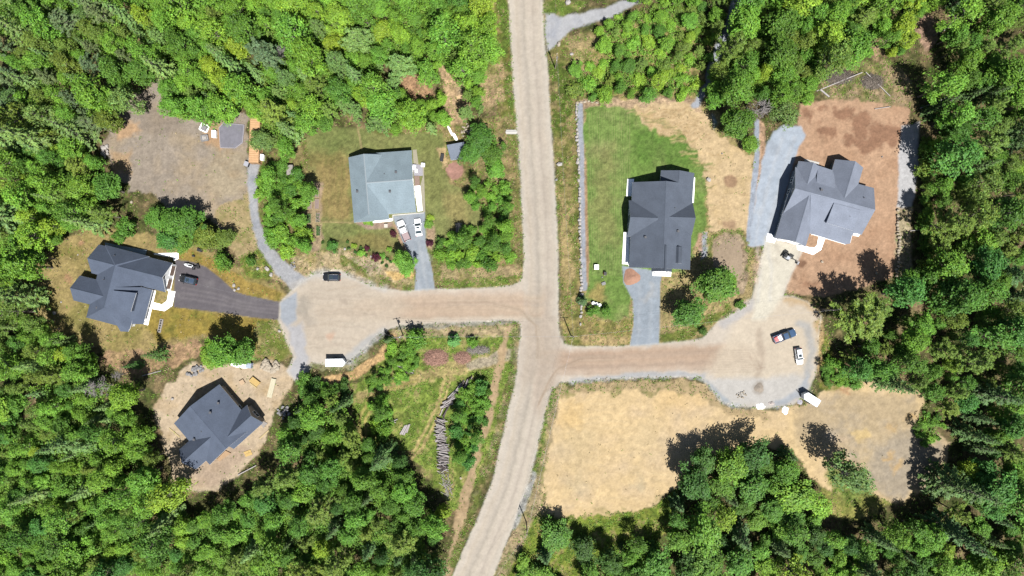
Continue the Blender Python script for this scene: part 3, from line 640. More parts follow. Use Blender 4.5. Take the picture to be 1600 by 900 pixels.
# ================================================================== HOUSES
def shingle(name, rgb):
    m = bpy.data.materials.new(name)
    nt, p = nodes_of(m); L = nt.links.new
    tc = nt.nodes.new('ShaderNodeTexCoord')
    n = nt.nodes.new('ShaderNodeTexNoise'); n.inputs['Scale'].default_value = 3.5; n.inputs['Detail'].default_value = 8; n.inputs['Roughness'].default_value = 0.75
    n3 = nt.nodes.new('ShaderNodeTexNoise'); n3.inputs['Scale'].default_value = 0.35; n3.inputs['Detail'].default_value = 3
    L(tc.outputs['Object'], n.inputs['Vector']); L(tc.outputs['Object'], n3.inputs['Vector'])
    sx = nt.nodes.new('ShaderNodeSeparateXYZ'); L(tc.outputs['Object'], sx.inputs[0])
    mu = nt.nodes.new('ShaderNodeMath'); mu.operation = 'MULTIPLY'; mu.inputs[1].default_value = 7.0; L(sx.outputs['Z'], mu.inputs[0])
    fr_ = nt.nodes.new('ShaderNodeMath'); fr_.operation = 'FRACT'; L(mu.outputs[0], fr_.inputs[0])
    a = nt.nodes.new('ShaderNodeMapRange'); a.inputs['From Min'].default_value = 0.3; a.inputs['From Max'].default_value = 0.7; a.inputs['To Min'].default_value = 0.82; a.inputs['To Max'].default_value = 1.18
    L(n.outputs['Fac'], a.inputs['Value'])
    a3 = nt.nodes.new('ShaderNodeMapRange'); a3.inputs['From Min'].default_value = 0.3; a3.inputs['From Max'].default_value = 0.7; a3.inputs['To Min'].default_value = 0.90; a3.inputs['To Max'].default_value = 1.10
    L(n3.outputs['Fac'], a3.inputs['Value'])
    mm_ = nt.nodes.new('ShaderNodeMath'); mm_.operation = 'MULTIPLY'; L(a.outputs['Result'], mm_.inputs[0]); L(a3.outputs['Result'], mm_.inputs[1])
    mx = nt.nodes.new('ShaderNodeMix'); mx.data_type = 'RGBA'; mx.blend_type = 'MULTIPLY'; mx.inputs['Factor'].default_value = 1; mx.inputs[6].default_value = (*rgb, 1)
    L(mm_.outputs[0], mx.inputs[7]); L(mx.outputs[2], p.inputs['Base Color'])
    b = nt.nodes.new('ShaderNodeBump'); b.inputs['Strength'].default_value = 0.35; b.inputs['Distance'].default_value = 0.03
    L(fr_.outputs[0], b.inputs['Height']); L(b.outputs['Normal'], p.inputs['Normal'])
    p.inputs['Roughness'].default_value = 0.9; p.inputs['Specular IOR Level'].default_value = 0.2
    return m
M_white = mat('white_trim', (0.78, 0.77, 0.75), 0.6, 0.04, 2)
M_glass = mat('window_glass', (0.02, 0.028, 0.035), 0.08, spec=0.6)
M_conc = mat('concrete', alb(240, 236, 228), 0.85, 0.06, 1.5)
M_conc_w = mat('fresh_concrete', (0.80, 0.79, 0.77), 0.8, 0.03, 1.5)
M_brown = mat('brown_door', (0.16, 0.11, 0.085), 0.6, 0.1, 3)
M_metal = mat('dull_metal', (0.3, 0.3, 0.31), 0.45, metal=0.6)
M_black = mat('black_plastic', (0.015, 0.015, 0.016), 0.5)
M_wood = mat('raw_lumber', alb(238, 214, 160), 0.8, 0.12, 6)
M_wood_o = mat('yellow_lumber', alb(244, 206, 130), 0.8, 0.10, 6)
M_wgrey = mat('weathered_wood', alb(190, 182, 174), 0.9, 0.15, 5)
M_siding_dark = mat('dark_siding', (0.10, 0.125, 0.15), 0.7, 0.05, 4)
M_siding_white = mat('white_siding', (0.62, 0.62, 0.61), 0.7, 0.04, 4)
M_siding_wrap = mat('sheathing_wrap', (0.22, 0.20, 0.18), 0.8, 0.1, 3)
PIPE = mat('vent_pipe', (0.05, 0.05, 0.055), 0.6)

def roof_slab(mb, pts, th=0.2):
    """a roof plane with thickness; pts 3-D, counter-clockwise from above. material 0 = shingles, 1 = fascia"""
    n = len(pts)
    low = [(x, y, z - th) for x, y, z in pts]
    mb.add(list(pts) + low, [tuple(range(n))], 0)
    o = len(mb.v) - 2 * n
    mb.f.append(tuple(o + n + i for i in range(n - 1, -1, -1))); mb.m.append(1)
    for i in range(n):
        j = (i + 1) % n
        mb.f.append((o + i, o + n + i, o + n + j, o + j)); mb.m.append(1)

def ccw(P):
    a = sum(P[i][0] * P[(i + 1) % len(P)][1] - P[(i + 1) % len(P)][0] * P[i][1] for i in range(len(P)))
    return P if a > 0 else P[::-1]

class House:
    def __init__(s, name, centre, shingle_mat, wall_mat, label, cap=None):
        x, y = wp(*centre)
        s.o = (x, y, 0.0)
        s.root = tag(empty(name, s.o), label, 'house')
        s.sh, s.wm = shingle_mat, wall_mat
        s.cap = cap or shingle_mat
        s.roofs = []
    def part(s, mb, name, mats, parent=None, smooth=False):
        me = mb.mesh(name, mats, s.o, smooth)
        return child(name, me, parent or s.root)
    def wing(s, p1, p2, W, he, hr, e1='g', e2='g', wall=True, over=0.45, th=0.2):
        """gabled or hipped wing; p1, p2 = ends of the ridge in photograph pixels; e = 'g' gable, 'n' none (runs into another roof), number = hip run in m"""
        a = Vector((*wp(*p1, hr), 0)); b = Vector((*wp(*p2, hr), 0))
        d = (b - a).normalized(); n = Vector((-d.y, d.x, 0)); hw = W / 2
        ra, rb = a.copy(), b.copy()
        ea = a - d * (e1 if not isinstance(e1, str) else 0); eb = b + d * (e2 if not isinstance(e2, str) else 0)
        V = lambda p, z: (p.x, p.y, z)
        mb = MB()
        roof_slab(mb, [V(ea - n * hw, he), V(eb - n * hw, he), V(rb, hr), V(ra, hr)], th)
        roof_slab(mb, [V(eb + n * hw, he), V(ea + n * hw, he), V(ra, hr), V(rb, hr)], th)
        if not isinstance(e1, str): roof_slab(mb, [V(ea + n * hw, he), V(ea - n * hw, he), V(ra, hr)], th)
        if not isinstance(e2, str): roof_slab(mb, [V(eb - n * hw, he), V(eb + n * hw, he), V(rb, hr)], th)
        ro = s.part(mb, 'roof', [s.sh, M_white])
        s.roofs.append(ro)
        cb = MB(); u = n * 0.16
        sl = (hr - he) / hw * 0.16
        cb.add([V(ra - u, hr - sl + 0.03), V(rb - u, hr - sl + 0.03), V(rb, hr + 0.035), V(ra, hr + 0.035), V(rb + u, hr - sl + 0.03), V(ra + u, hr - sl + 0.03)], [(0, 1, 2, 3), (3, 2, 4, 5)])
        s.part(cb, 'ridge_cap', s.cap, ro)
        if wall:
            w2 = hw - over; zt = lambda k: he + (hr - he) * (1 - k / hw) - th - 0.03
            wa = ea + d * (over if e1 != 'n' else 0); wb = eb - d * (over if e2 != 'n' else 0)
            wmb = MB()
            z1 = zt(w2); zr = hr - th - 0.05
            ga = isinstance(e1, str); gb = isinstance(e2, str)
            A = [V(wa - n * w2, -0.3), V(wa + n * w2, -0.3), V(wa + n * w2, z1), V(wa - n * w2, z1), V(wa, zr)]
            Bq = [V(wb - n * w2, -0.3), V(wb + n * w2, -0.3), V(wb + n * w2, z1), V(wb - n * w2, z1), V(wb, zr)]
            wmb.add(A + Bq, [(1, 0, 3, 4, 2) if ga else (1, 0, 3, 2), (5, 6, 7, 9, 8) if gb else (5, 6, 7, 8), (0, 5, 8, 3), (6, 1, 2, 7)])
            s.part(wmb, 'wall', s.wm)
        return dict(a=a, b=b, d=d, n=n, hw=hw, he=he, hr=hr, w2=hw - over, wa=(ea + d * over), wb=(eb - d * over))
    def plane(s, pts, th=0.2, name='roof'):
        """free roof plane: (px, py, height) corners"""
        P = [(*wp(x, y, h), h) for x, y, h in pts]
        mb = MB(); roof_slab(mb, ccw(P), th)
        return s.part(mb, name, [s.sh, M_white])
    def solid(s, pts, z0, name, m):
        """solid from z0 up to free top corners (px, py, height)"""
        P = ccw([(*wp(x, y, h), h) for x, y, h in pts]); n = len(P)
        mb = MB()
        mb.add([(x, y, z0) for x, y, _ in P] + P, [tuple(range(n - 1, -1, -1)), tuple(range(n, 2 * n))] + [(i, (i + 1) % n, n + (i + 1) % n, n + i) for i in range(n)])
        return s.part(mb, name, m)
    def on_wall(s, kind, w, side, t, z, wd, ht, m=None):
        """window or door on a wing's wall; side 'a','b' = ends, 'l','r' = long sides; t = offset along the wall in m"""
        if side in 'ab':
            p = w['wa'] if side == 'a' else w['wb']; out = -w['d'] if side == 'a' else w['d']; al = w['n']
        else:
            mid = (w['wa'] + w['wb']) / 2; out = w['n'] if side == 'l' else -w['n']; al = w['d']; p = mid + out * w['w2']
        c = p + al * t; rz = math.atan2(al.y, al.x)
        fr_ = MB(); k = 0.09
        o_ = c + out * 0.035
        for dx, dz, sw, sh in ((0, ht / 2 + k / 2, wd + 2 * k, k), (0, -ht / 2 - k / 2, wd + 2 * k, k), (-wd / 2 - k / 2, 0, k, ht), (wd / 2 + k / 2, 0, k, ht)):
            q = o_ + al * dx
            fr_.box((q.x, q.y, z + dz), (sw, 0.10, sh), rz)
        f = s.part(fr_, kind, M_white)
        pb = MB(); q = c + out * 0.02
        pb.box((q.x, q.y, z), (wd, 0.06, ht), rz)
        s.part(pb, 'pane' if kind == 'window' else 'leaf_panel', m or M_glass, f)
        if kind == 'window' and wd > 0.7:
            bb = MB(); bb.box(((o_).x, (o_).y, z), (0.05, 0.08, ht), rz); s.part(bb, 'glazing_bar', M_white, f)
        return f
    def vent(s, px, py, h):
        x, y = wp(px, py, h)
        mb = MB(); mb.tube((x, y, h - 0.7), (x, y, h + 0.35), 0.09, 0.09, 8); mb.tube((x, y, h + 0.35), (x, y, h + 0.42), 0.14, 0.10, 8)
        return s.part(mb, 'vent_pipe', PIPE)
    def post(s, px, py, h, r=0.11):
        x, y = wp(px, py, 0)
        mb = MB(); mb.box((x, y, h / 2), (2 * r, 2 * r, h)); mb.box((x, y, 0.15), (3 * r, 3 * r, 0.3)); mb.box((x, y, h - 0.1), (3 * r, 3 * r, 0.2))
        return s.part(mb, 'porch_post', M_white)

def slab(name, pts, z0, z1, m, kind='structure', **tg):
    P = ccw([wp(x, y, 0) for x, y in pts])
    cx = sum(p[0] for p in P) / len(P); cy = sum(p[1] for p in P) / len(P)
    mb = MB(); mb.prism(P, z0, z1)
    o = mb.build(name, m, origin=(cx, cy, 0))
    tag(o, kind=kind, **tg)
    return o

SH_A = shingle('slate_blue_shingles', alb(112, 123, 143))
SH_B = shingle('charcoal_shingles', alb(112, 123, 143))
SH_C = shingle('pale_grey_shingles', alb(166, 184, 193))
SH_D = shingle('dark_grey_shingles', alb(114, 123, 138))
SH_E = shingle('grey_shingles', alb(164, 172, 189))
CAP_C = mat('pale_ridge', alb(186, 198, 204), 0.9)

# --- A: dark house by the paved drive
A = lambda x, y: (90 + x / 5.295, 360 + y / 5.295)
hA = House('house', (185, 450), SH_A, M_siding_white, 'dark slate-roofed house beside the paved asphalt drive with the black car')
main = hA.wing(A(478, 285), A(385, 640), 11.6, 3.0, 6.5, 3.9, 4.2)
gar = hA.wing(A(470, 290), A(868, 389), 7.7, 3.0, 6.3, 'n', 'g')
w1_ = hA.wing(A(245, 230), A(470, 287), 7.6, 3.0, 6.3, 'g', 'n')
w2_ = hA.wing(A(102, 476), A(400, 550), 6.6, 3.0, 5.7, 'g', 'n')
# front slope carried out over the porch
hA.plane([(*A(430, 470), 6.35), (*A(395, 620), 6.35), (*A(520, 836), 3.05), (*A(585, 838), 2.9), (*A(610, 774), 2.85), (*A(710, 776), 2.85), (*A(785, 492), 2.85), (*A(700, 470), 3.6)])
hA.solid([(*A(462, 500), 6.3), (*A(440, 640), 6.25), (*A(605, 668), 4.95), (*A(650, 528), 4.95)], 3.0, 'dormer', SH_A)
hA.plane([(*A(460, 497), 6.42), (*A(436, 650), 6.38), (*A(605, 672), 5.12), (*A(652, 518), 5.12)], 0.14)
hA.on_wall('window', gar, 'b', 0.0, 4.6, 0.9, 1.0)
hA.on_wall('garage_door', gar, 'b', -1.75, 1.15, 2.6, 2.2, M_brown)
hA.on_wall('garage_door', gar, 'b', 1.75, 1.15, 2.6, 2.2, M_brown)
for t in (-2.0, 1.5): hA.on_wall('window', main, 'l', t, 1.6, 1.4, 1.3)
hA.on_wall('window', w1_, 'a', 0, 1.6, 1.6, 1.3); hA.on_wall('window', w2_, 'a', 0, 1.6, 1.6, 1.3)
hA.vent(*A(475, 208), 4.6); hA.vent(*A(382, 405), 5.4)
for q in (A(800, 500), A(765, 640), A(725, 765)): hA.post(*q, 2.7)
slab('porch_floor', [A(790, 495), A(815, 500), A(750, 785), A(712, 775)], 0, 0.16, M_conc_w)
slab('walkway', [A(920, 498), A(975, 505), A(950, 625), A(885, 668), A(785, 650), A(797, 595), A(865, 612), A(905, 580)], 0, 0.06, M_conc_w)
slab('apron', [A(960, 255), A(1000, 235), A(1002, 190), A(985, 185), A(795, 190), A(800, 200), A(955, 225)], 0, 0.05, M_conc_w)
slab('apron', [A(960, 292), A(982, 290), A(935, 500), A(905, 500)], 0, 0.04, M_conc_w)
slab('deck', [A(400, 100), A(545, 130), A(745, 165), A(735, 205), A(410, 150)], 0.3, 0.5, mat('blue_grey_deck', (0.16, 0.20, 0.23), 0.7, 0.08, 3))

# --- B: house going up on the building site
Bq = lambda x, y: (240 + x / 4.735, 560 + y / 4.735)
hB = House('house', (342, 662), SH_B, M_siding_wrap, 'charcoal-roofed house under construction on the bare sandy building lot')
mB = hB.wing(Bq(268, 355), Bq(538, 668), 15.3, 3.0, 6.7)
rB = hB.wing(Bq(720, 425), Bq(500, 622), 6.2, 3.05, 5.9, 'g', 'n')
lB = hB.wing(Bq(208, 772), Bq(440, 568), 6.7, 3.05, 6.1, 'g', 'n')
hB.on_wall('window', mB, 'a', 2.5, 1.6, 1.6, 1.3); hB.on_wall('window', mB, 'a', -2.5, 1.6, 1.6, 1.3)
hB.on_wall('window', rB, 'a', 0, 1.6, 1.8, 1.4); hB.on_wall('window', mB, 'l', 1.0, 1.5, 1.8, 1.4)
hB.vent(*Bq(357, 540), 5.3)
slab('porch_floor', [Bq(470, 745), Bq(535, 680), Bq(575, 700), Bq(490, 760)], 0, 0.3, mat('porch_wood', alb(214, 178, 140), 0.85, 0.15, 4))
slab('porch_floor', [Bq(800, 455), Bq(845, 480), Bq(815, 515), Bq(790, 480)], 0, 0.2, M_wgrey)

# --- C: pale-roofed house
Cq = lambda x, y: (530 + x / 5.294, 220 + y / 5.294)
hC = House('house', (600, 290), SH_C, M_siding_white, 'pale blue-grey roofed house with the white pickup parked in front', CAP_C)
lC = hC.wing(Cq(202, 108), Cq(245, 610), 9.0, 3.0, 5.7, 'g', 1.4)
rC = hC.wing(Cq(225, 348), Cq(606, 320), 15.9, 2.95, 5.75, 'n', 'g')
for t in (-3.4, 0.2, 3.6): hC.on_wall('window', rC, 'b', t, 1.6, 1.5, 1.4)
hC.on_wall('garage_door', rC, 'r', 1.8, 1.2, 4.6, 2.3, M_white)
hC.on_wall('window', lC, 'b', 1.6, 1.5, 1.5, 1.3)
hC.vent(*Cq(375, 275), 4.7)
slab('porch_floor', [Cq(622, 375), Cq(672, 372), Cq(690, 580), Cq(650, 585)], 0, 0.25, M_conc_w)
slab('patio', [Cq(605, 190), Cq(690, 205), Cq(692, 290), Cq(620, 292)], 0, 0.14, mat('grey_pavers', alb(196, 192, 200), 0.85, 0.1, 2))
slab('deck', [Cq(622, 292), Cq(665, 292), Cq(668, 372), Cq(626, 375)], 0, 0.3, mat('brown_deck', alb(176, 150, 136), 0.8, 0.1, 3))
slab('walkway', [Cq(608, 75), Cq(640, 72), Cq(655, 190), Cq(700, 210), Cq(712, 590), Cq(692, 590), Cq(672, 370), Cq(692, 290), Cq(690, 205), Cq(615, 190)], 0, 0.03, mat('tan_walk', alb(196, 188, 164), 0.9, 0.1, 2))
slab('walkway', [Cq(275, 655), Cq(440, 640), Cq(440, 664), Cq(280, 680)], 0, 0.12, M_conc_w)
slab('apron', [Cq(440, 612), Cq(700, 592), Cq(700, 600), Cq(448, 620), Cq(448, 664), Cq(440, 664)], 0, 0.05, M_conc)

# --- D: house by the rock wall
Dq = lambda x, y: (950 + x / 4.288, 240 + y / 4.288)
hD = House('house', (1028, 345), SH_D, M_siding_dark, 'dark grey roofed house on the striped green lawn behind the rock wall')
mD = hD.wing(Dq(390, 183), Dq(368, 768), 15.6, 3.0, 6.9)
tD = hD.wing(Dq(480, 112), Dq(455, 420), 8.6, 3.05, 5.06, 'g', 'n')
lD = hD.wing(Dq(150, 425), Dq(335, 432), 9.3, 3.0, 6.4, 'g', 'n')
rD = hD.wing(Dq(588, 430), Dq(400, 424), 8.2, 3.0, 6.3, 'g', 'n')
fD = hD.wing((1038.5, 424), (1040, 383), 5.2, 3.6, 7.15, 'g', 'n', wall=False)
f2D = hD.wing((1059.8, 411), (1060.6, 385), 4.4, 3.1, 5.75, 'g', 'n', wall=False)
hD.on_wall('window', lD, 'a', 1.8, 1.6, 1.4, 1.3); hD.on_wall('window', lD, 'a', -1.8, 1.6, 1.4, 1.3); hD.on_wall('window', lD, 'a', 0, 4.3, 0.9, 0.9)
hD.on_wall('window', rD, 'a', 0, 1.6, 1.6, 1.3); hD.on_wall('window', mD, 'b', 3.5, 1.5, 1.4, 1.4)
hD.on_wall('garage_door', mD, 'b', -4.5, 1.2, 4.6, 2.3, M_white)
hD.vent(*Dq(230, 402), 4.8); hD.vent(*Dq(448, 365), 5.4)
slab('apron', [Dq(130, 170), Dq(175, 170), Dq(160, 285), Dq(122, 285)], 0, 0.06, M_conc_w)
slab('apron', [Dq(105, 525), Dq(145, 530), Dq(140, 755), Dq(132, 742), Dq(94, 740)], 0, 0.06, M_conc_w)
slab('apron', [Dq(545, 165), Dq(583, 160), Dq(574, 330), Dq(540, 330)], 0, 0.06, M_conc_w)
slab('apron', [Dq(520, 545), Dq(556, 548), Dq(545, 730), Dq(500, 728), Dq(440, 726), Dq(442, 718), Dq(515, 700)], 0, 0.06, M_conc_w)
slab('porch_floor', [Dq(300, 765), Dq(425, 770), Dq(420, 824), Dq(298, 818)], 0, 0.25, M_conc_w)
hD.post(*Dq(310, 800), 2.8); hD.post(*Dq(398, 806), 2.8)

# --- E: big grey house
Eq = lambda x, y: (1190 + x / 4.5, 230 + y / 4.5)
hE = House('house', (1288, 315), SH_E, M_siding_dark, 'big grey roofed house with several gables on the bare brown dirt lot')
mE = hE.wing(Eq(236, 290), Eq(800, 440), 12.4, 3.0, 6.7)
gE = hE.wing(Eq(240, 664), Eq(335, 340), 8.1, 3.0, 6.3, 'g', 'n')
uE = hE.wing(Eq(365, 106), Eq(318, 275), 5.6, 3.05, 5.5, 'g', 'n')
vE = hE.wing(Eq(660, 98), Eq(582, 362), 7.5, 3.0, 6.2, 'g', 'n')
hE.plane([(*Eq(398, 128), 3.1), (*Eq(508, 165), 3.1), (*Eq(518, 290), 4.9), (*Eq(385, 262), 4.9)])
hE.plane([(*Eq(345, 330), 6.6), (*Eq(775, 440), 6.6), (*Eq(700, 612), 3.1), (*Eq(640, 602), 3.1), (*Eq(622, 678), 2.8), (*Eq(590, 682), 2.75), (*Eq(340, 606), 2.75)])
hE.solid([(*Eq(512, 396), 6.5), (*Eq(690, 445), 6.45), (*Eq(640, 580), 5.25), (*Eq(460, 528), 5.25)], 3.0, 'dormer', SH_E)
hE.plane([(*Eq(510, 392), 6.60), (*Eq(695, 442), 6.55), (*Eq(645, 588), 5.4), (*Eq(456, 532), 5.4)], 0.10)
for t in (-3.2, 0.0, 3.2): hE.on_wall('window', mE, 'a', t, 1.6, 1.3, 1.3)
hE.on_wall('window', mE, 'a', 0, 4.4, 0.9, 0.9)
for t in (-2.5, 1.0): hE.on_wall('window', gE, 'l', t, 1.6, 1.0, 0.9)
hE.on_wall('garage_door', gE, 'a', 0, 1.2, 4.8, 2.3, M_white)
hE.on_wall('window', vE, 'a', 0, 1.6, 1.6, 1.3)
hE.vent(*Eq(298, 277), 5.0); hE.vent(*Eq(720, 356), 5.2)
for q in (Eq(350, 612), Eq(450, 642), Eq(570, 672)): hE.post(*q, 2.6)
slab('porch_floor', [Eq(345, 598), Eq(640, 600), Eq(622, 672), Eq(585, 684), Eq(345, 612)], 0, 0.2, M_conc_w)
slab('walkway', [Eq(400, 628), Eq(448, 636), Eq(418, 722), Eq(362, 757), Eq(250, 720), Eq(245, 665), Eq(330, 702), Eq(372, 705), Eq(388, 690)], 0, 0.06, M_conc_w)
slab('apron', [Eq(640, 598), Eq(690, 602), Eq(680, 628), Eq(640, 622)], 0, 0.25, M_conc_w)
slab('apron', [Eq(40, 605), Eq(95, 622), Eq(250, 664), Eq(248, 682), Eq(100, 650), Eq(90, 675), Eq(32, 662)], 0, 0.05, M_conc_w)
slab('patio', [Eq(298, 82), Eq(405, 108), Eq(400, 122), Eq(300, 98)], 0, 0.18, M_conc)

# low box vents and flues set into the roofs
def box_vent(hs, px, py, h):
    x, y = wp(px, py, h); mb = MB(); mb.box((x, y, h), (.42, .42, .5)); mb.box((x, y, h + .27), (.56, .56, .06)); hs.part(mb, 'box_vent', PIPE)
for hs, L in ((hA, ((*A(640, 330), 5.6), (*A(330, 640), 4.6))), (hB, ((*Bq(420, 400), 5.9), (*Bq(300, 600), 4.4), (*Bq(480, 330), 4.6))), (hC, ((*Cq(420, 420), 5.2), (*Cq(150, 420), 4.4), (*Cq(470, 260), 4.9))), (hD, ((*Dq(250, 560), 4.9), (*Dq(470, 520), 5.3))), (hE, ((*Eq(420, 300), 5.9), (*Eq(620, 480), 5.8)))):
    for q in L: box_vent(hs, *q)

# --- garden shed
sx0, sy0 = wp(714, 236.5)
hS = House('garden_shed', (714, 236.5), shingle('shed_roofing', alb(150, 160, 176)), M_siding_dark, 'small garden shed with sloping grey roof half under a tree')
hS.root['category'] = 'shed'
hS.solid([(700, 228, 2.5), (725, 224, 2.5), (729, 244.5, 2.1), (706, 248.5, 2.1)], -0.1, 'wall', M_siding_dark)
hS.plane([(698, 226.5, 2.75), (726, 221.5, 2.75), (731, 246, 2.3), (704.5, 250.5, 2.3)], 0.1)
dmb = MB(); p0 = Vector((*wp(716, 247.6, 0), 0)); dmb.box((p0.x, p0.y, 1.0), (0.9, 0.08, 1.9), R(10)); hS.part(dmb, 'door', M_white)

# ================================================================== VEHICLES
M_tyre = mat('tyre', (0.012, 0.012, 0.012), 0.85)
M_rim = mat('rim', (0.35, 0.35, 0.36), 0.35, metal=0.8)
M_lamp = mat('lamp_glass', (0.6, 0.6, 0.6), 0.15)
M_tail = mat('tail_glass', (0.35, 0.01, 0.01), 0.2)
P_black = mat('black_paint', (0.010, 0.011, 0.013), 0.22, spec=0.5)
P_navy = mat('dark_blue_paint', (0.016, 0.022, 0.034), 0.22, spec=0.5)
P_white = mat('white_paint', (0.52, 0.53, 0.54), 0.3, spec=0.4)
M_autoglass = mat('car_glass', (0.02, 0.03, 0.035), 0.06, spec=0.7)

def car_ring(x, hw, z0, z1, r=0.22, tuck=0.93):
    """rounded cross-section of a car body at x"""
    return [(x, -hw * tuck, z0), (x, -hw, z0 + (z1 - z0) * 0.45), (x, -hw * 0.985, z1 - r * 0.6), (x, -hw * 0.90, z1 - 0.03), (x, -hw * 0.6, z1), (x, 0, z1 + 0.015),
            (x, hw * 0.6, z1), (x, hw * 0.90, z1 - 0.03), (x, hw * 0.985, z1 - r * 0.6), (x, hw, z0 + (z1 - z0) * 0.45), (x, hw * tuck, z0)]

def vehicle(name, front_px, rear_px, W, style, paint_m, label, cat, group=None, roof_m=None):
    """+x is forward; placed by the pixels of its front and rear bumpers"""
    hh = 0.7
    f = Vector((*wp(*front_px, hh), 0)); r = Vector((*wp(*rear_px, hh), 0))
    L = (f - r).length; c = (f + r) / 2; rz = math.atan2(f.y - r.y, f.x - r.x)
    root = tag(empty(name, (c.x, c.y, ground_z(c.x, c.y)), rz), label, cat, group)
    h = L / 2; hw = W / 2
    zb = 0.24 if style == 'sedan' else 0.34
    hood = {'sedan': 0.92, 'suv': 1.08, 'pickup': 1.12}[style]
    roof = {'sedan': 1.46, 'suv': 1.72, 'pickup': 1.85}[style]
    b = MB()
    if style == 'pickup': bx = -0.02 * L         # back of the cab
    st = [(-h, .86, zb + .18, hood - .22), (-h + .08, .95, zb + .06, hood - .04), (-h + .45, 1, zb, hood), (-0.2 * L, 1, zb, hood), (0.1 * L, 1, zb, hood - .01), (0.25 * L, 1, zb, hood - .04), (h - .6, .98, zb, hood - .12), (h - .18, .90, zb + .04, hood - .22), (h, .74, zb + .14, hood - .36)]
    b.loft([car_ring(x, hw * k, z0, z1) for x, k, z0, z1 in st])
    body = child('body', b.mesh('body', [paint_m], smooth=False), root)
    # greenhouse: lower outline at the belt line, upper outline = roof panel
    if style == 'sedan': lo = (-0.36 * L, 0.23 * L); hi = (-0.20 * L, 0.06 * L)
    elif style == 'suv': lo = (-0.46 * L, 0.22 * L); hi = (-0.40 * L, 0.08 * L)
    else: lo = (-0.10 * L, 0.24 * L); hi = (-0.07 * L, 0.11 * L)
    wl, wh = hw * 0.92, hw * 0.74
    Z0 = hood - 0.05; Z1 = roof - 0.05
    q = [(lo[0], -wl, Z0), (lo[1], -wl * .94, Z0), (lo[1], wl * .94, Z0), (lo[0], wl, Z0), (hi[0], -wh, Z1), (hi[1], -wh, Z1), (hi[1], wh, Z1), (hi[0], wh, Z1)]
    for nm, fc in (('windshield', (1, 2, 6, 5)), ('rear_window', (3, 0, 4, 7)), ('side_window', (0, 1, 5, 4)), ('side_window', (2, 3, 7, 6))):
        g = MB(); g.add([q[i] for i in fc], [(0, 1, 2, 3)]); child(nm, g.mesh(nm, M_autoglass), root)
    rr = MB(); x0, x1 = hi
    rr.loft([[(x, -wh * k, Z1 - .01), (x, -wh * k * .8, Z1 + .045), (x, 0, Z1 + .06), (x, wh * k * .8, Z1 + .045), (x, wh * k, Z1 - .01)] for x, k in ((x0 - .05, .96), (x0 + .2, 1.03), (x1 - .2, 1.03), (x1 + .04, .97))])
    for s in (-1, 1):
        for (ax, aw), (cx_, cw) in (((lo[1], wl * .94), (hi[1], wh)), ((lo[0], wl), (hi[0], wh)), (((lo[0] + lo[1]) / 2, wl), ((hi[0] + hi[1]) / 2, wh))):
            rr.tube((ax, s * aw, Z0), (cx_, s * cw, Z1), .05, .05, 5)
    rf = child('roof', rr.mesh('roof', roof_m or paint_m), root)
    if style != 'pickup':
        sp = MB(); sx = x1 - 0.42 * (x1 - x0) if style == 'suv' else x1 - 0.5
        sp.box(((x1 + sx) / 2 - .12, 0, Z1 + .066), (abs(x1 - sx) * .8, wh * 1.15, .02)); child('sunroof', sp.mesh('sunroof', M_autoglass), rf)
    if style == 'suv':
        for s in (-1, 1):
            ra = MB(); ra.tube((x0 + .1, s * wh * .92, Z1 + .10), (x1 - .1, s * wh * .92, Z1 + .10), .025, .025, 6)
            child('roof_rail', ra.mesh('roof_rail', M_metal), rf)
    if style == 'pickup':
        x0b, x1b = -h + .12, -0.12 * L
        bed = MB()
        bed.box(((x0b + x1b) / 2, 0, hood + .012), (x1b - x0b, W * .86, .02)); child('bed_floor', bed.mesh('bed_floor', mat('bed_liner', (0.20, 0.15, 0.15) if paint_m is P_white else (0.02, 0.02, 0.025), 0.8, 0.2, 5)), root)
        rl = MB()
        for s in (-1, 1): rl.box(((x0b + x1b) / 2, s * W * .455, hood + .10), (x1b - x0b + .1, .13, .22))
        rl.box((x0b - .03, 0, hood + .09), (.12, W * .92, .2)); child('bed_rail', rl.mesh('bed_rail', P_black if paint_m is P_white else paint_m), root)
    wr = {'sedan': .32, 'suv': .36, 'pickup': .40}[style]
    for sx in (0.30 * L, -0.29 * L):
        for s in (-1, 1):
            t = MB(); t.tube((sx, s * (hw - .23), wr), (sx, s * (hw + .01), wr), wr, wr, 14)
            wh_ = child('wheel', t.mesh('wheel', M_tyre), root)
            k = MB(); k.tube((sx, s * (hw - .05), wr), (sx, s * (hw + .025), wr), wr * .62, wr * .55, 10); child('rim', k.mesh('rim', M_rim), wh_)
    for s in (-1, 1):
        k = MB(); k.box((h - .13, s * hw * .68, hood - .36), (.16, .34, .16), s * .3); child('headlight', k.mesh('headlight', M_lamp), root)
        k = MB(); k.box((-h + .03, s * hw * .76, hood - .25), (.08, .26, .26)); child('tail_light', k.mesh('tail_light', M_tail), root)
        k = MB(); k.box((lo[1] - .25, s * (hw + .10), hood + .06), (.14, .22, .14)); child('mirror', k.mesh('mirror', paint_m), root)
    return root

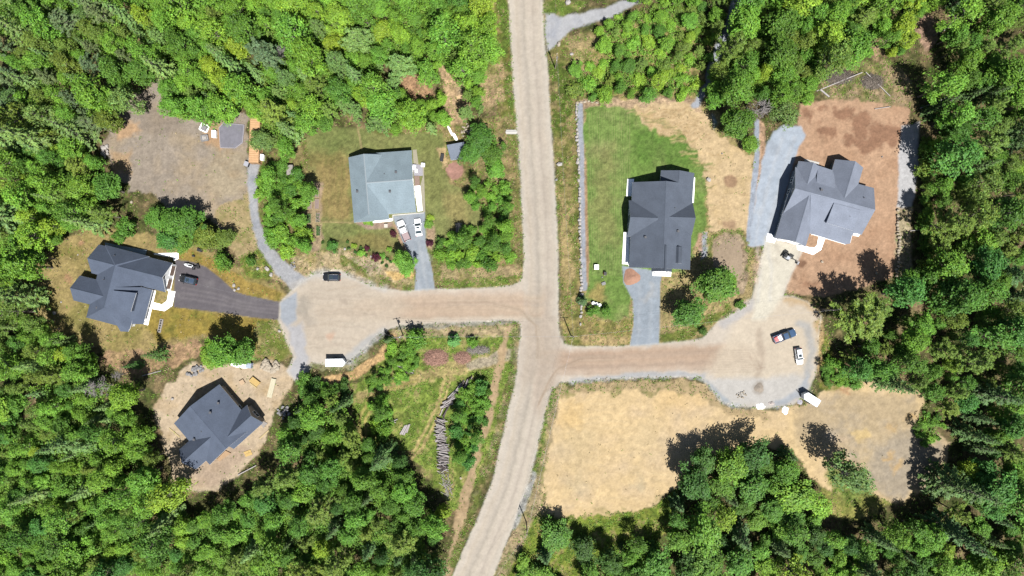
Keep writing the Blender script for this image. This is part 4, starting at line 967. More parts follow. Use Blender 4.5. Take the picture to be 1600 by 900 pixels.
v1 = vehicle('parked_car', (504.5, 433), (532, 433.5), 1.95, 'suv', P_black, 'black sport utility car parked on the edge of the gravel turning circle', 'car', roof_m=P_navy)
v2 = vehicle('pickup_truck', (624.5, 345), (637.5, 376), 2.0, 'pickup', P_white, 'white pickup truck with reddish brown load bed parked by the white car', 'pickup truck')
v3 = vehicle('parked_car', (651.8, 341.5), (655, 369), 1.85, 'sedan', P_white, 'white car with dark sunroof parked beside the white pickup', 'car')
v4 = vehicle('parked_car', (280.5, 434), (308, 440.5), 1.95, 'suv', P_black, 'black car with shiny roof on the paved asphalt drive', 'car', roof_m=mat('glossy_blue_black', (0.03, 0.045, 0.07), 0.12, spec=0.8))
v5 = vehicle('pickup_truck', (1243, 518.5), (1208, 531.5), 2.05, 'pickup', mat('deep_blue_paint', (0.03, 0.055, 0.10), 0.18, spec=0.7), 'dark blue pickup truck with red and white load on the right turning pad', 'pickup truck')
v6 = vehicle('parked_car', (1250, 569.5), (1246.5, 543.5), 1.8, 'suv', P_white, 'white car parked next to the dark blue pickup', 'car')
# load in the blue pickup
for dx, dy, sz, m, lb in ((-2.35, 0.1, (0.9, 1.0, 0.35), mat('red_tarp', (0.55, 0.10, 0.10), 0.7, 0.1), 'red bag lying in the bed of the dark blue pickup'), (-1.45, 0.0, (0.85, 1.3, 0.3), M_white, 'white box lying in the bed of the dark blue pickup')):
    mb = MB(); mb.box((0, 0, sz[2] / 2), sz); mb.box((0, 0, sz[2] + .03), (sz[0] * .8, sz[1] * .8, .06))
    ca, sa = math.cos(v5.rotation_euler.z), math.sin(v5.rotation_euler.z)
    o = mb.build('cargo_bag' if 'bag' in lb else 'cargo_box', m, loc=(v5.location.x + dx * ca - dy * sa, v5.location.y + dx * sa + dy * ca, 1.17)); o.rotation_euler.z = v5.rotation_euler.z + .2
    tag(o, lb, 'bag' if 'bag' in lb else 'box')

def cargo_trailer(front_px, rear_px, W, Hh, label):
    f = Vector((*wp(*front_px, Hh), 0)); r = Vector((*wp(*rear_px, Hh), 0)); L = (f - r).length; c = (f + r) / 2
    root = tag(empty('cargo_trailer', (c.x, c.y, ground_z(c.x, c.y)), math.atan2(f.y - r.y, f.x - r.x)), label, 'trailer')
    h, w = L / 2, W / 2
    pts = [(-h, -w), (h - .7, -w), (h, 0), (h - .7, w), (-h, w)]
    b = MB(); b.prism(pts, .45, Hh); child('body', b.mesh('body', P_white), root)
    b = MB(); b.prism([(x * .985, y * .96) for x, y in pts], Hh, Hh + .04); rf = child('roof', b.mesh('roof', mat('trailer_roof', (0.60, 0.64, 0.66), 0.4)), root)
    b = MB(); b.box((-.3, 0, Hh + .09), (.35, .35, .1)); child('roof_vent', b.mesh('roof_vent', M_lamp), rf)
    b = MB(); b.tube((h - .6, w * .6, .45), (h + 1.1, 0, .45), .05); b.tube((h - .6, -w * .6, .45), (h + 1.1, 0, .45), .05); b.tube((h + .8, 0, .1), (h + .8, 0, .8), .05); child('hitch', b.mesh('hitch', M_black), root)
    for s in (-1, 1):
        for x in (-.5, .35):
            t = MB(); t.tube((x - .3, s * (w - .05), .36), (x - .3, s * (w + .18), .36), .36, .36, 12); wl = child('wheel', t.mesh('wheel', M_tyre), root)
            k = MB(); k.tube((x - .3, s * (w + .1), .36), (x - .3, s * (w + .20), .36), .2, .18, 8); child('rim', k.mesh('rim', M_rim), wl)
    for s in (-1, 1):
        k = MB(); k.box((-h - .02, s * .48, 1.35), (.04, .9, 1.6)); child('door', k.mesh('door', M_siding_white), root)
    return root
cargo_trailer((539.5, 566.5), (508.5, 567), 2.0, 2.2, 'white enclosed trailer with pointed nose parked in the turning circle')
cargo_trailer((1256, 616), (1279.5, 631), 2.0, 2.3, 'white enclosed trailer standing on the sandy ground past the right pad')

# shipping container
def container():
    f = Vector((*wp(398.8, 178.5, 2.6), 0)); r = Vector((*wp(396.2, 254, 2.6), 0)); c = (f + r) / 2; L = (f - r).length
    root = tag(empty('shipping_container', (c.x, c.y, 0), math.atan2(f.y - r.y, f.x - r.x)), 'long orange shipping container half under a tree at the gravel yard edge', 'container')
    h, w, H_ = L / 2, 1.22, 2.6
    m = mat('orange_paint', alb(246, 196, 144), 0.6, 0.14, 1.2)
    b = MB(); n = int(L / .28)
    ring = []
    for i in range(n * 2 + 1):           # corrugated roof
        x = -h + L * i / (n * 2); z = H_ - (.035 if i % 4 in (1, 2) else 0)
        ring.append((x, z))
    vs_ = [(x, s * w, z) for x, z in ring for s in (-1, 1)]
    b.add(vs_, [(2 * i, 2 * i + 2, 2 * i + 3, 2 * i + 1) for i in range(len(ring) - 1)]); child('roof', b.mesh('roof', m), root)
    for s in (-1, 1):
        b = MB(); vs_ = []
        for i in range(n * 2 + 1):
            x = -h + L * i / (n * 2); y = s * (w - (.04 if i % 4 in (1, 2) else 0)); vs_ += [(x, y, .1), (x, y, H_ - .05)]
        b.add(vs_, [(2 * i, 2 * i + 2, 2 * i + 3, 2 * i + 1) for i in range(n * 2)]); child('side', b.mesh('side', m), root)
    fr_ = MB()
    for s in (-1, 1):
        fr_.box((0, s * w, H_ + .01), (L, .1, .1)); fr_.box((0, s * w, .1), (L, .1, .16))
        for e in (-1, 1): fr_.box((e * h, s * w, H_ / 2), (.14, .14, H_))
    for e in (-1, 1): fr_.box((e * h, 0, H_ + .01), (.12, 2 * w, .1))
    child('frame', fr_.mesh('frame', m), root)
    for e, nm in ((-1, 'door'), (-1, 'door'), (1, 'end_panel')): pass
    for s in (-1, 1):
        b = MB(); b.box((-h, s * w / 2, H_ / 2), (.06, w - .08, H_ - .2)); d = child('door', b.mesh('door', m), root)
        b = MB(); b.tube((-h - .06, s * .35, .3), (-h - .06, s * .35, 2.4), .025); child('lock_rod', b.mesh('lock_rod', M_metal), d)
    b = MB(); b.box((h, 0, H_ / 2), (.06, 2 * w, H_ - .1)); child('end_panel', b.mesh('end_panel', m), root)
container()

# small excavator by the pale drive
def excavator():
    x, y = wp(1229, 401)
    root = tag(empty('mini_excavator', (x, y, 0), R(-32)), 'small grey and black excavator with its arm over the dug dirt', 'excavator')
    g = mat('machine_grey', (0.25, 0.26, 0.28), 0.5, 0.1); k = mat('machine_black', (0.012, 0.013, 0.012), 0.6)
    for s in (-1, 1):
        b = MB()
        b.loft([[(px_ * 1.0, s * .62 + dy, pz) for px_, pz in ((-.85, .1), (-.65, 0), (.65, 0), (.85, .1), (.92, .25), (.8, .42), (-.8, .42), (-.92, .25))] for dy in (-.18, .18)]); child('track', b.mesh('track', k), root)
    b = MB(); b.prism([(-.9, -.5), (-.6, -.72), (.3, -.72), (.7, -.5), (.7, .5), (.3, .72), (-.6, .72), (-.9, .5)], .5, 1.15); bd = child('body', b.mesh('body', g), root)
    b = MB(); b.prism([(-.95, -.55), (-.35, -.65), (-.35, .65), (-.95, .55)], 1.15, 1.6); child('engine_cover', b.mesh('engine_cover', k), bd)
    b = MB()
    for px_, py_ in ((-.3, .1), (.6, .1), (.6, .62), (-.3, .62)): b.box((px_, py_, 1.75), (.07, .07, 1.25))
    b.box((.15, .36, 2.4), (1.15, .75, .07)); child('cab', b.mesh('cab', k), root)
    b = MB(); b.box((.1, .36, 1.4), (.5, .45, .5)); child('seat', b.mesh('seat', M_black), root)
    b = MB(); b.tube((.7, 0, 1.0), (1.9, 0, 2.1), .13, .11, 6); child('boom', b.mesh('boom', k), root)
    b = MB(); b.tube((1.9, 0, 2.1), (3.2, -.05, 1.1), .11, .08, 6); child('arm', b.mesh('arm', M_wgrey), root)
    b = MB(); b.tube((.9, 0, 1.5), (1.7, 0, 2.25), .05, .05, 6); child('hydraulic_ram', b.mesh('hydraulic_ram', M_rim), root)
    b = MB(); b.loft([[(3.2 + dx, yy, .95 + dz) for dx, dz in ((-.2, .1), (-.3, -.3), (-.05, -.6), (.35, -.6), (.15, -.35), (.1, .1))] for yy in (-.35, .35)]); child('bucket', b.mesh('bucket', g), root)
    b = MB(); b.box((-1.4, 0, .3), (.1, 1.5, .4)); b.box((-1.1, .4, .3), (.6, .1, .1)); b.box((-1.1, -.4, .3), (.6, .1, .1)); child('dozer_blade', b.mesh('dozer_blade', k), root)
excavator()

# quad bike and small white trailer by the garage
def quad():
    x, y = wp(307, 417)
    root = tag(empty('quad_bike', (x, y, 0), R(195)), 'black quad bike on the paved drive near the garage', 'quad bike')
    b = MB(); b.loft([[(x_, s * wv, z) for s, wv, z in ((-1, w_, .45), (-1, w_ * .7, zt), (1, w_ * .7, zt), (1, w_, .45))] for x_, w_, zt in ((-.95, .3, .75), (-.5, .32, .85), (0, .2, .8), (.4, .28, .95), (.9, .3, .75))]); child('body', b.mesh('body', M_black), root)
    for sx in (-.65, .65):
        for s in (-1, 1):
            b = MB(); b.tube((sx, s * .38, .3), (sx, s * .62, .3), .3, .28, 12); child('wheel', b.mesh('wheel', M_tyre), root)
            b = MB(); b.box((sx, s * .48, .66), (.7, .3, .05)); child('fender', b.mesh('fender', M_black), root)
    b = MB(); b.tube((.35, -.42, 1.1), (.35, .42, 1.1), .025); b.tube((.35, 0, .85), (.35, 0, 1.1), .03); child('handlebar', b.mesh('handlebar', M_metal), root)
    b = MB(); b.box((-.3, 0, .9), (.7, .3, .1)); child('seat', b.mesh('seat', M_tyre), root)
    x, y = wp(296, 414.5)
    root = tag(empty('covered_snowmobile', (x, y, 0), R(-15)), 'white wedge-shaped snowmobile standing in front of the quad bike', 'snowmobile')
    b = MB(); b.loft([[(x_, -w_, .25), (x_, -w_ * .8, zt * .8), (x_, 0, zt), (x_, w_ * .8, zt * .8), (x_, w_, .25)] for x_, w_, zt in ((-1.3, .12, .5), (-.9, .38, .85), (-.1, .5, 1.15), (.5, .45, .95), (1.2, .4, .8))]); child('body', b.mesh('body', P_white), root)
    b = MB(); b.add([(-.2, -.3, 1.08), (-.2, .3, 1.08), (.05, .26, 1.4), (.05, -.26, 1.4)], [(0, 1, 2, 3)]); child('windshield', b.mesh('windshield', M_autoglass), root)
    b = MB(); b.box((.55, 0, 1.0), (1.0, .3, .14)); child('seat', b.mesh('seat', M_black), root)
    for s in (-1, 1):
        b = MB(); b.box((-.8, s * .45, .08), (1.3, .12, .06)); b.tube((-.7, s * .45, .1), (-.6, s * .3, .45), .03); child('ski', b.mesh('ski', M_black), root)
quad()

# ================================================================== POLES AND WIRES
M_pole = mat('pole_wood', (0.16, 0.135, 0.11), 0.9, 0.15, 3)
M_wire = mat('aluminium_cable', (0.16, 0.16, 0.17), 0.5, metal=0.3)
def pole(px, py, label, hh=9.2, trans=True, az=0.0):
    x, y = wp(px, py); z0 = ground_z(x, y)
    root = tag(empty('utility_pole', (x, y, z0), az), label, 'utility pole', 'utility poles along the gravel roads')
    b = MB(); b.tube((0, 0, -.3), (0, 0, hh), .17, .11, 10); child('pole', b.mesh('pole', M_pole), root)
    b = MB(); b.box((0, .15, hh - .6), (2.0, .1, .12)); ca_ = child('crossarm', b.mesh('crossarm', M_pole), root)
    for t in (-.85, 0, .85):
        i = MB(); i.tube((t, .15, hh - .54), (t, .15, hh - .3), .05, .03, 6); child('insulator', i.mesh('insulator', M_white), ca_)
    if trans:
        b = MB(); b.tube((.34, 0, hh - 2.4), (.34, 0, hh - 1.4), .24, .24, 12); b.tube((.34, 0, hh - 1.4), (.34, 0, hh - 1.3), .24, .15, 12); child('transformer', b.mesh('transformer', M_rim), root)
    return Vector((x, y, z0 + hh - .45))
pt1 = pole(630, 524, 'utility pole with transformer at the edge of the left turning circle', az=0.2)
pt2 = pole(891.5, 523, 'utility pole on the grass corner at the road junction', trans=False)
pt3 = pole(1283.5, 483, 'utility pole with transformer beside the olive tree at the right turning pad', az=0.2)
pt4 = pole(867.5, 107, 'utility pole on the verge below the top side road', trans=True, az=1.5)
pt5 = pole(822.5, 816, 'utility pole beside the lower main road at the sand lot corner', trans=False, az=1.3)
def wire(a, b, sag, label, name='overhead_wire', r=0.009, group='overhead wires'):
    n = 14; c = (a + b) / 2
    mb = MB(); pts = []
    for i in range(n + 1):
        t = i / n; p = a.lerp(b, t); p.z -= sag * 4 * t * (1 - t); pts.append(p - Vector((c.x, c.y, 0)))
    for i in range(n): mb.tube(pts[i], pts[i + 1], r, r, 4, caps=False)
    o = mb.build(name, M_wire, loc=(c.x, c.y, 0)); tag(o, label, 'wire', group)
    return o
for k, (dz, dy) in enumerate(((0, .15), (-1.0, 0))):
    up = ('upper', 'lower')[k]
    D = Vector((0, dy, dz))
    wire(pt1 + D, pt2 + D, 1.0, up + ' overhead wire from the left turning circle to the junction pole')
    wire(pt2 + D, pt3 + D, 1.4, up + ' overhead wire from the junction pole along the right side road')
    wire(pt4 + D, pt2 + D, 1.5, up + ' overhead wire along the verge beside the upper main road')
    wire(pt5 + D, pt2 + D, 1.2, up + ' overhead wire along the lower main road to the junction pole')
wire(pt1, Vector((*wp(262, 432, 4), 4)), 2.0, 'service wire from the turning circle pole to the dark slate-roofed house')
wire(pt4, Vector((*wp(770, 160, 8), 8)), 1.0, 'service wire crossing the upper main road from the verge pole')
wire(pt4, Vector((*wp(866, -60, 9), 9)), 1.0, 'overhead wire leaving the verge pole past the top side road')
wire(pt5, Vector((*wp(735, 960, 9), 9)), 1.0, 'overhead wire leaving the lowest pole along the main road')

# ================================================================== STONES, LOGS, LUMBER
def rock_mesh(seed, n=1):
    r_ = random.Random(seed); b = MB()
    import bmesh
    bm = bmesh.new(); bmesh.ops.create_icosphere(bm, subdivisions=1, radius=0.5)
    for v in bm.verts:
        v.co *= r_.uniform(.75, 1.12); v.co.z *= .75
    me = bpy.data.meshes.new('rock'); bm.to_mesh(me); bm.free()
    return me
M_rock = mat('pale_rock', alb(222, 214, 206), 0.9, 0.12, 2.5)
M_rock_t = mat('tan_rock', alb(222, 206, 182), 0.9, 0.14, 2.5)
M_rock_g = mat('grey_rock', alb(178, 176, 176), 0.9, 0.14, 2.5)
rocks = {}
for nm, m in (('p', M_rock), ('t', M_rock_t), ('g', M_rock_g)):
    rocks[nm] = []
    for k in range(4):
        me = rock_mesh(k + 10); me.materials.append(m); rocks[nm].append(me)
rk = random.Random(3)
def boulder(px, py, sz, label, tone='p', group=None):
    x, y = wp(px, py)
    o = bpy.data.objects.new('boulder', rk.choice(rocks[tone])); COL.objects.link(o)
    o.location = (x, y, ground_z(x, y) + sz * .25); o.scale = (sz * rk.uniform(.9, 1.3), sz * rk.uniform(.8, 1.05), sz); o.rotation_euler = (0, 0, rk.uniform(0, 6))
    tag(o, label, 'boulder', group); return o
def pile(name, label, cat, pieces, part, metas):
    """pieces: (px, py, z, size, rot) in pixels"""
    cx = sum(p[0] for p in pieces) / len(pieces); cy = sum(p[1] for p in pieces) / len(pieces)
    X, Y = wp(cx, cy); z0 = ground_z(X, Y)
    root = tag(empty(name, (X, Y, z0)), label, cat)
    for p in pieces:
        x, y = wp(p[0], p[1])
        child(part, rk.choice(metas), root, (x - X, y - Y, p[2]), (rk.uniform(-.3, .3), rk.uniform(-.3, .3), p[4]), p[3])
    return root
def rockpile(name, label, px, py, rx, ry, n, s0, s1, tone, ang=0):
    ps = []
    for k in range(n):
        t = rk.uniform(0, 6.283); q = math.sqrt(rk.random()); a = R(ang)
        dx, dy = rx * q * math.cos(t), ry * q * math.sin(t); s = rk.uniform(s0, s1)
        ps.append((px + dx * math.cos(a) - dy * math.sin(a), py + dx * math.sin(a) + dy * math.cos(a), s * .3 + (1 - q) * .5, (s * rk.uniform(.9, 1.4), s, s * .8), rk.uniform(0, 6)))
    return pile(name, label, 'rock pile', ps, 'rock', rocks[tone])
rockpile('rock_pile', 'heap of big pale boulders at the building site entrance', 421, 572, 15, 9, 34, .7, 1.7, 't')
rockpile('rock_pile', 'grey brush and stone heap beside the building site', 305, 580, 14, 8, 26, .4, 1.2, 'g', -25)
rockpile('rock_pile', 'small pile of reddish stones by the pale gravel of the right pad', 1159, 617, 9, 7, 36, .18, .38, 't')
rockpile('rock_pile', 'pale stones heaped behind the garden shed', 730, 205, 10, 12, 30, .3, .8, 't')
rockpile('rock_pile', 'white stones in the corner of the upper gravel yard', 166, 237, 5, 9, 12, .7, 1.3, 'p')
rockpile('rock_pile', 'stones edging the gravel lane opposite the turning circle', 458, 415, 4, 8, 12, .3, .9, 'g')
rockpile('rock_pile', 'dark brush heap beside the sandy building lot trees', 444, 642, 10, 12, 22, .4, 1.0, 'g')
rockpile('rock_pile', 'stones in the notch at the head of the gravel yard', 240, 118, 9, 4, 14, .4, 1.0, 'g')
for k, (x, y, s, t, lb) in enumerate(((874, 257, 1.5, 'p', 'white boulder on the verge beside the upper main road'), (887, 5, 1.9, 'p', 'large pale boulder on the grass beside the top side road'), (873, 70, 1.4, 't', 'tan boulder at the mouth of the top side road'), (893, 85, 1.1, 'p', 'white boulder in the scrub below the top side road'),
        (869, 281, .9, 'g', 'grey boulder near the verge ditch of the upper main road'), (418, 420, 1.4, 'p', 'white boulder on the bank beside the gravel lane, upper of two'), (424, 429, 1.2, 'p', 'white boulder on the bank beside the gravel lane, lower of two'), (403, 420, 1.0, 'p', 'small pale boulder in the weeds above the dry lawn'),
        (437, 517, 1.0, 'p', 'pale boulder at the rim of the turning circle below the paved drive'), (539, 389, .9, 'p', 'white stone in the flower row, left one'), (580, 401, .8, 'p', 'white stone beside the dark red shrub'),
        (86, 489, 1.1, 'p', 'white stone on the lawn behind the dark house, largest'), (122, 398, .5, 'p', 'small white stone on the dry grass above the dark house'), (96, 472, .5, 'p', 'tiny white stone behind the dark house'), (270, 623, .9, 'p', 'pale stone on the left edge of the building lot'),
        (206, 316, .8, 't', 'tan stone on the slope below the gravel yard'), (156, 347, .8, 'p', 'pale stone at the tree edge above the dark house'), (720, 747, .7, 't', 'small tan stone on the grass beside the sandy path'), (1128, 240, .5, 'g', 'small grey stone on the straw'),
        (1107, 281, 1.2, 'p', 'round pale stone fire ring on the straw beside the dark grey house'), (941, 433, .5, 'g', 'grey stone on the green lawn'), (1284, 409, .9, 't', 'pale stone on the brown dirt below the big grey house'), (1369, 427, .9, 't', 'pale stone on the brown dirt near the trees'), (1378, 245, .5, 'g', 'dark stone on the brown dirt beside the big grey house'))):
    boulder(x, y, s, lb, t)
# white pads by the paved drive
for k, (x, y, lb) in enumerate(((366, 446, 'upper round white stone of the three beside the paved drive'), (373, 451, 'outer round white stone of the three beside the paved drive'), (367, 453, 'lower round white stone of the three beside the paved drive'))):
    boulder(x, y, 1.0, lb, 'p')

# rock retaining wall along the green lawn
def rock_wall(name, pts, n, s0, s1, label, hh, tone):
    P = [wp(*p) for p in pts]; X, Y = P[len(P) // 2]
    root = tag(empty(name, (X, Y, 0)), label, 'wall')
    L = [0]
    for i in range(len(P) - 1): L.append(L[-1] + math.dist(P[i], P[i + 1]))
    for k in range(n):
        d = L[-1] * (k + .5) / n; i = max(j for j in range(len(L) - 1) if L[j] <= d); t = (d - L[i]) / (L[i + 1] - L[i])
        x = P[i][0] + t * (P[i + 1][0] - P[i][0]); y = P[i][1] + t * (P[i + 1][1] - P[i][1])
        if rk.random() < .08: continue
        s = rk.uniform(s0, s1) * rk.choice([.8, 1, 1, 1.25]); a = math.atan2(P[i + 1][1] - P[i][1], P[i + 1][0] - P[i][0])
        child('stone', rk.choice(rocks[tone]), root, (x - X + rk.uniform(-.2, .2), y - Y + rk.uniform(-.25, .25), hh * rk.uniform(.35, .6)), (0, 0, a + rk.uniform(-.2, .2)), (L[-1] / n * rk.uniform(.85, 1.3), s, hh * rk.uniform(1.2, 1.7)))
    return root
rock_wall('rock_wall', [(899.5, 162), (902, 220), (904.5, 290), (907, 380), (908.5, 440), (908, 475), (907.5, 508)], 62, .7, 1.1, 'long low wall of pale boulders beside the green lawn', .7, 'p')
rock_wall('rock_wall', [(899, 161), (912, 160), (935, 160)], 6, .5, .8, 'short row of stones at the top corner of the green lawn', .5, 't')
rock_wall('rock_wall', [(1402, 325), (1402, 350), (1404, 375), (1403, 410), (1398, 432)], 22, .9, 1.3, 'boulder wall along the far edge of the brown dirt lot', .8, 't')

# logs
def log_mesh(n=8):
    b = MB(); b.tube((-.5, 0, 0), (.5, 0, 0), .5, .42, n); return b
M_log = mat('bleached_log', alb(212, 202, 200), 0.9, 0.18, 3); M_log2 = mat('grey_log', alb(226, 218, 214), 0.9, 0.15, 3); M_log3 = mat('dark_log', alb(120, 108, 104), 0.9, 0.15, 3)
logs = [log_mesh().mesh('log', m) for m in (M_log, M_log2, M_log, M_log3)]
def log_heap(pieces, label, cat='log pile', name='log_pile', metas=None):
    """pieces: (px, py, angle_deg_in_picture, length_m, dia_m, z)"""
    cx = sum(p[0] for p in pieces) / len(pieces); cy = sum(p[1] for p in pieces) / len(pieces)
    X, Y = wp(cx, cy); z0 = ground_z(X, Y); root = tag(empty(name, (X, Y, z0)), label, cat)
    for px_, py_, an, Lm, dm, z in pieces:
        x, y = wp(px_, py_)
        child('log', rk.choice(metas or logs), root, (x - X, y - Y, z), (0, rk.uniform(-.06, .06), R(-an)), (Lm, dm, dm))
    return root
spine = [(733, 597), (716, 606), (703, 622), (698, 637), (690, 655), (687, 672), (690, 690), (694, 704), (692, 722), (694, 740), (700, 760), (700, 772)]
def along(P, t):
    k = t * (len(P) - 1); i = min(int(k), len(P) - 2); f = k - i
    return P[i][0] + f * (P[i + 1][0] - P[i][0]), P[i][1] + f * (P[i + 1][1] - P[i][1])
ps = []
for k in range(34):
    t = k / 33 * .26; x, y = along(spine, t); ps.append((x + rk.uniform(-2, 2), y + rk.uniform(-1, 1), -68 + 45 * t / .26 + rk.uniform(-9, 9), rk.uniform(2.6, 4.0), rk.uniform(.2, .36), .25 + rk.uniform(0, .5)))
log_heap(ps, 'fan of bleached logs at the top end of the long log row')
ps = []
for k in range(110):
    t = .36 + .44 * k / 109; x, y = along(spine, t); ps.append((x + rk.uniform(-2, 2), y, rk.gauss(4, 15), rk.uniform(1.9, 3.3), rk.uniform(.16, .3), .15 + rk.uniform(0, .9)))
log_heap(ps, 'long row of bleached grey logs stacked across in the meadow')
ps = [(along(spine, .82 + .18 * k / 33)[0] + rk.uniform(-6, 6), along(spine, .82 + .18 * k / 33)[1] + rk.uniform(-4, 4), rk.choice([75, 60, 20, -40]) + rk.uniform(-20, 20), rk.uniform(1.2, 2.6), rk.uniform(.08, .16), .1 + rk.uniform(0, .4)) for k in range(34)]
log_heap(ps, 'tangle of thin branches at the lower end of the log row', 'branch pile', 'branch_pile')
log_heap([(699, 637, -62, 5.2, .3, .4), (703, 632, -60, 6.5, .35, .6), (694, 634, -64, 2.8, .35, .3), (691, 641, -66, 3.0, .3, .3), (696, 646, -70, 3.4, .25, .5)], 'few long dark logs lying along the log row', metas=[logs[3], logs[1]])
log_heap([(634, 566 + k * 2.1, 22 + rk.uniform(-5, 5), rk.uniform(3.2, 5.0), rk.uniform(.25, .4), .2 + .25 * (k % 3)) for k in range(8)], 'stack of pale grey logs below the turning circle pole')
log_heap([(632, 671, -62, 2.8, .5, .25), (635, 671, -64, 3.0, .5, .3), (629.5, 671, -60, 2.6, .45, .25), (638, 669, -70, 2.4, .4, .2)], 'short pale logs lying side by side in the lower meadow')
log_heap([(611, 660, -10, 1.8, .3, .2), (614, 658, 20, 1.8, .3, .3), (618, 656, -25, 1.3, .3, .2), (610, 664, 30, 1.4, .25, .2)], 'small heap of pale logs beside the meadow shrubs')
log_heap([(634, 550, 15, 1.6, .5, .2), (633, 548, 20, 1.3, .4, .5)], 'pair of short pale logs in the shrubs near the turning circle')
log_heap([(598, 590, -55, 1.9, .5, .3), (601, 589, -50, 1.6, .4, .3), (604, 590, 10, 1.6, .3, .2), (616, 588, -60, 1.7, .2, .2)], 'rotting pale log pieces in the weeds below the turning circle')
log_heap([(635, 587, -82, 2.8, .16, .15)], 'single thin pole lying in the meadow grass', 'log', 'fallen_log')
for x, y, an, Lm, dm, lb in ((1311, 128, -22, 12.5, .30, 'long pale fallen log above the brown dirt lot, left one'), (1371, 132, 43, 9.0, .22, 'long pale fallen log above the brown dirt lot, right one'), (1288, 146, 40, 3.0, .5, 'thick pale log end at the corner of the brown dirt lot'), (1378, 169, -8, 4.0, .2, 'thin branch lying on the brown dirt edge'),
                         (1461, 160, -22, 9, .28, 'pale dead trunk lying in the dark woods, upper one'), (1483, 43, -30, 6, .25, 'pale dead trunk in the top dark woods'), (1448, 358, -6, 9, .2, 'thin dead trunk across the shaded woods edge'),
                         (1333, 587, -10, 5.5, .18, 'thin pale dead trunk at the sand lot tree edge'), (238, 583, -15, 5, .2, 'pale dead trunk leaning in the trees below the dry lawn'), (29, 505, -5, 5, .2, 'pale thin trunk in the shaded trees by the left border'),
                         (387, 734, -28, 5.5, .3, 'pale straight pole lying in the tree shadow by the building lot'), (187, 652, -25, 7, .3, 'bleached dead trunk in the trees beside the building lot')):
    log_heap([(x, y, an, Lm, dm, .35)], lb, 'log', 'fallen_log', [logs[1]])

# brush heaps: reddish brushwood, real twigs
M_brush = mat('red_brushwood', alb(226, 178, 156), 0.95, 0.25, 4)
def brush(px, py, rx, ry, n, label, m, hh=.9, seed=1):
    r_ = random.Random(seed); X, Y = wp(px, py); b = MB()
    for k in range(n):
        t = r_.uniform(0, 6.283); q = math.sqrt(r_.random()); x = rx / 6 * q * math.cos(t); y = ry / 6 * q * math.sin(t); z = hh * (1 - q * q) * r_.uniform(.5, 1) + .05
        a = r_.uniform(0, 6.283); L = r_.uniform(.3, .9)
        b.tube((x - math.cos(a) * L, y - math.sin(a) * L, z), (x + math.cos(a) * L, y + math.sin(a) * L, z + r_.uniform(-.1, .15)), .035, .02, 3, caps=False)
    rings = []
    for q in (1.0, .75, .5, .25, .05):
        rings.append([(rx / 6 * q * math.cos(t * .5236) * r_.uniform(.9, 1.1), ry / 6 * q * math.sin(t * .5236) * r_.uniform(.9, 1.1), hh * .75 * (1 - q * q) - .05) for t in range(12)])
    b.loft(rings, caps=False)
    o = b.build('brush_heap', m, loc=(X, Y, ground_z(X, Y))); tag(o, label, 'brush pile'); return o
brush(681, 559, 20, 13, 700, 'large heap of reddish brown brushwood in the meadow corner', M_brush, 1.1, 1)
brush(723, 559, 13, 9, 350, 'smaller heap of reddish brown brushwood beside the large one', M_brush, .8, 2)
brush(748, 547, 18, 6, 260, 'grey twig heap at the upper right of the brushwood heaps', mat('grey_brush', alb(190, 180, 170), 0.95, 0.2, 4), .7, 3)
brush(1310, 120, 26, 12, 500, 'grey heap of dead branches beyond the brown dirt lot', mat('grey_brush2', alb(150, 138, 126), 0.95, 0.2, 4), .8, 4)
brush(1362, 128, 18, 12, 320, 'second grey heap of dead branches nearer the dark woods', mat('grey_brush2', alb(150, 138, 126)), .7, 5)

# dirt heaps
def mound(px, py, r, h, col, label, name='dirt_mound', seed=0, sy=1.0):
    X, Y = wp(px, py); rr = r / 6; r_ = np.random.default_rng(seed); n, k = 26, 9
    V_ = [(0, 0, h)]; F_ = []
    for i in range(1, k + 1):
        q = i / k
        for j in range(n):
            t = 2 * math.pi * j / n; w = 1 + .12 * math.sin(3 * t + seed) + r_.normal(0, .03)
            V_.append((rr * q * w * math.cos(t), rr * sy * q * w * math.sin(t), h * (1 - q) ** 1.1 * (1 + r_.normal(0, .06)) - (.06 if i == k else 0)))
    for j in range(n): F_.append((0, 1 + j, 1 + (j + 1) % n))
    for i in range(k - 1):
        for j in range(n):
            a = 1 + i * n + j; b = 1 + i * n + (j + 1) % n; F_.append((a, a + n, b + n, b))
    mb = MB(); mb.add(V_, F_)
    o = mb.build(name, mat(name + str(px), alb(*col), 0.95, 0.16, 1.6, bump=.4, bscale=8), loc=(X, Y, 0), smooth=True); tag(o, label, 'dirt pile'); return o
mound(986.5, 433, 13.5, 1.1, (206, 158, 132), 'cone of reddish soil on the gravel drive of the dark grey house', seed=2)
mound(1186, 606, 8, .5, (186, 172, 156), 'small grey-brown soil heap on the right turning pad', seed=4)
mound(1140, 405, 24, .5, (186, 164, 138), 'broad low soil mound between the two right driveways', seed=5, sy=1.5)

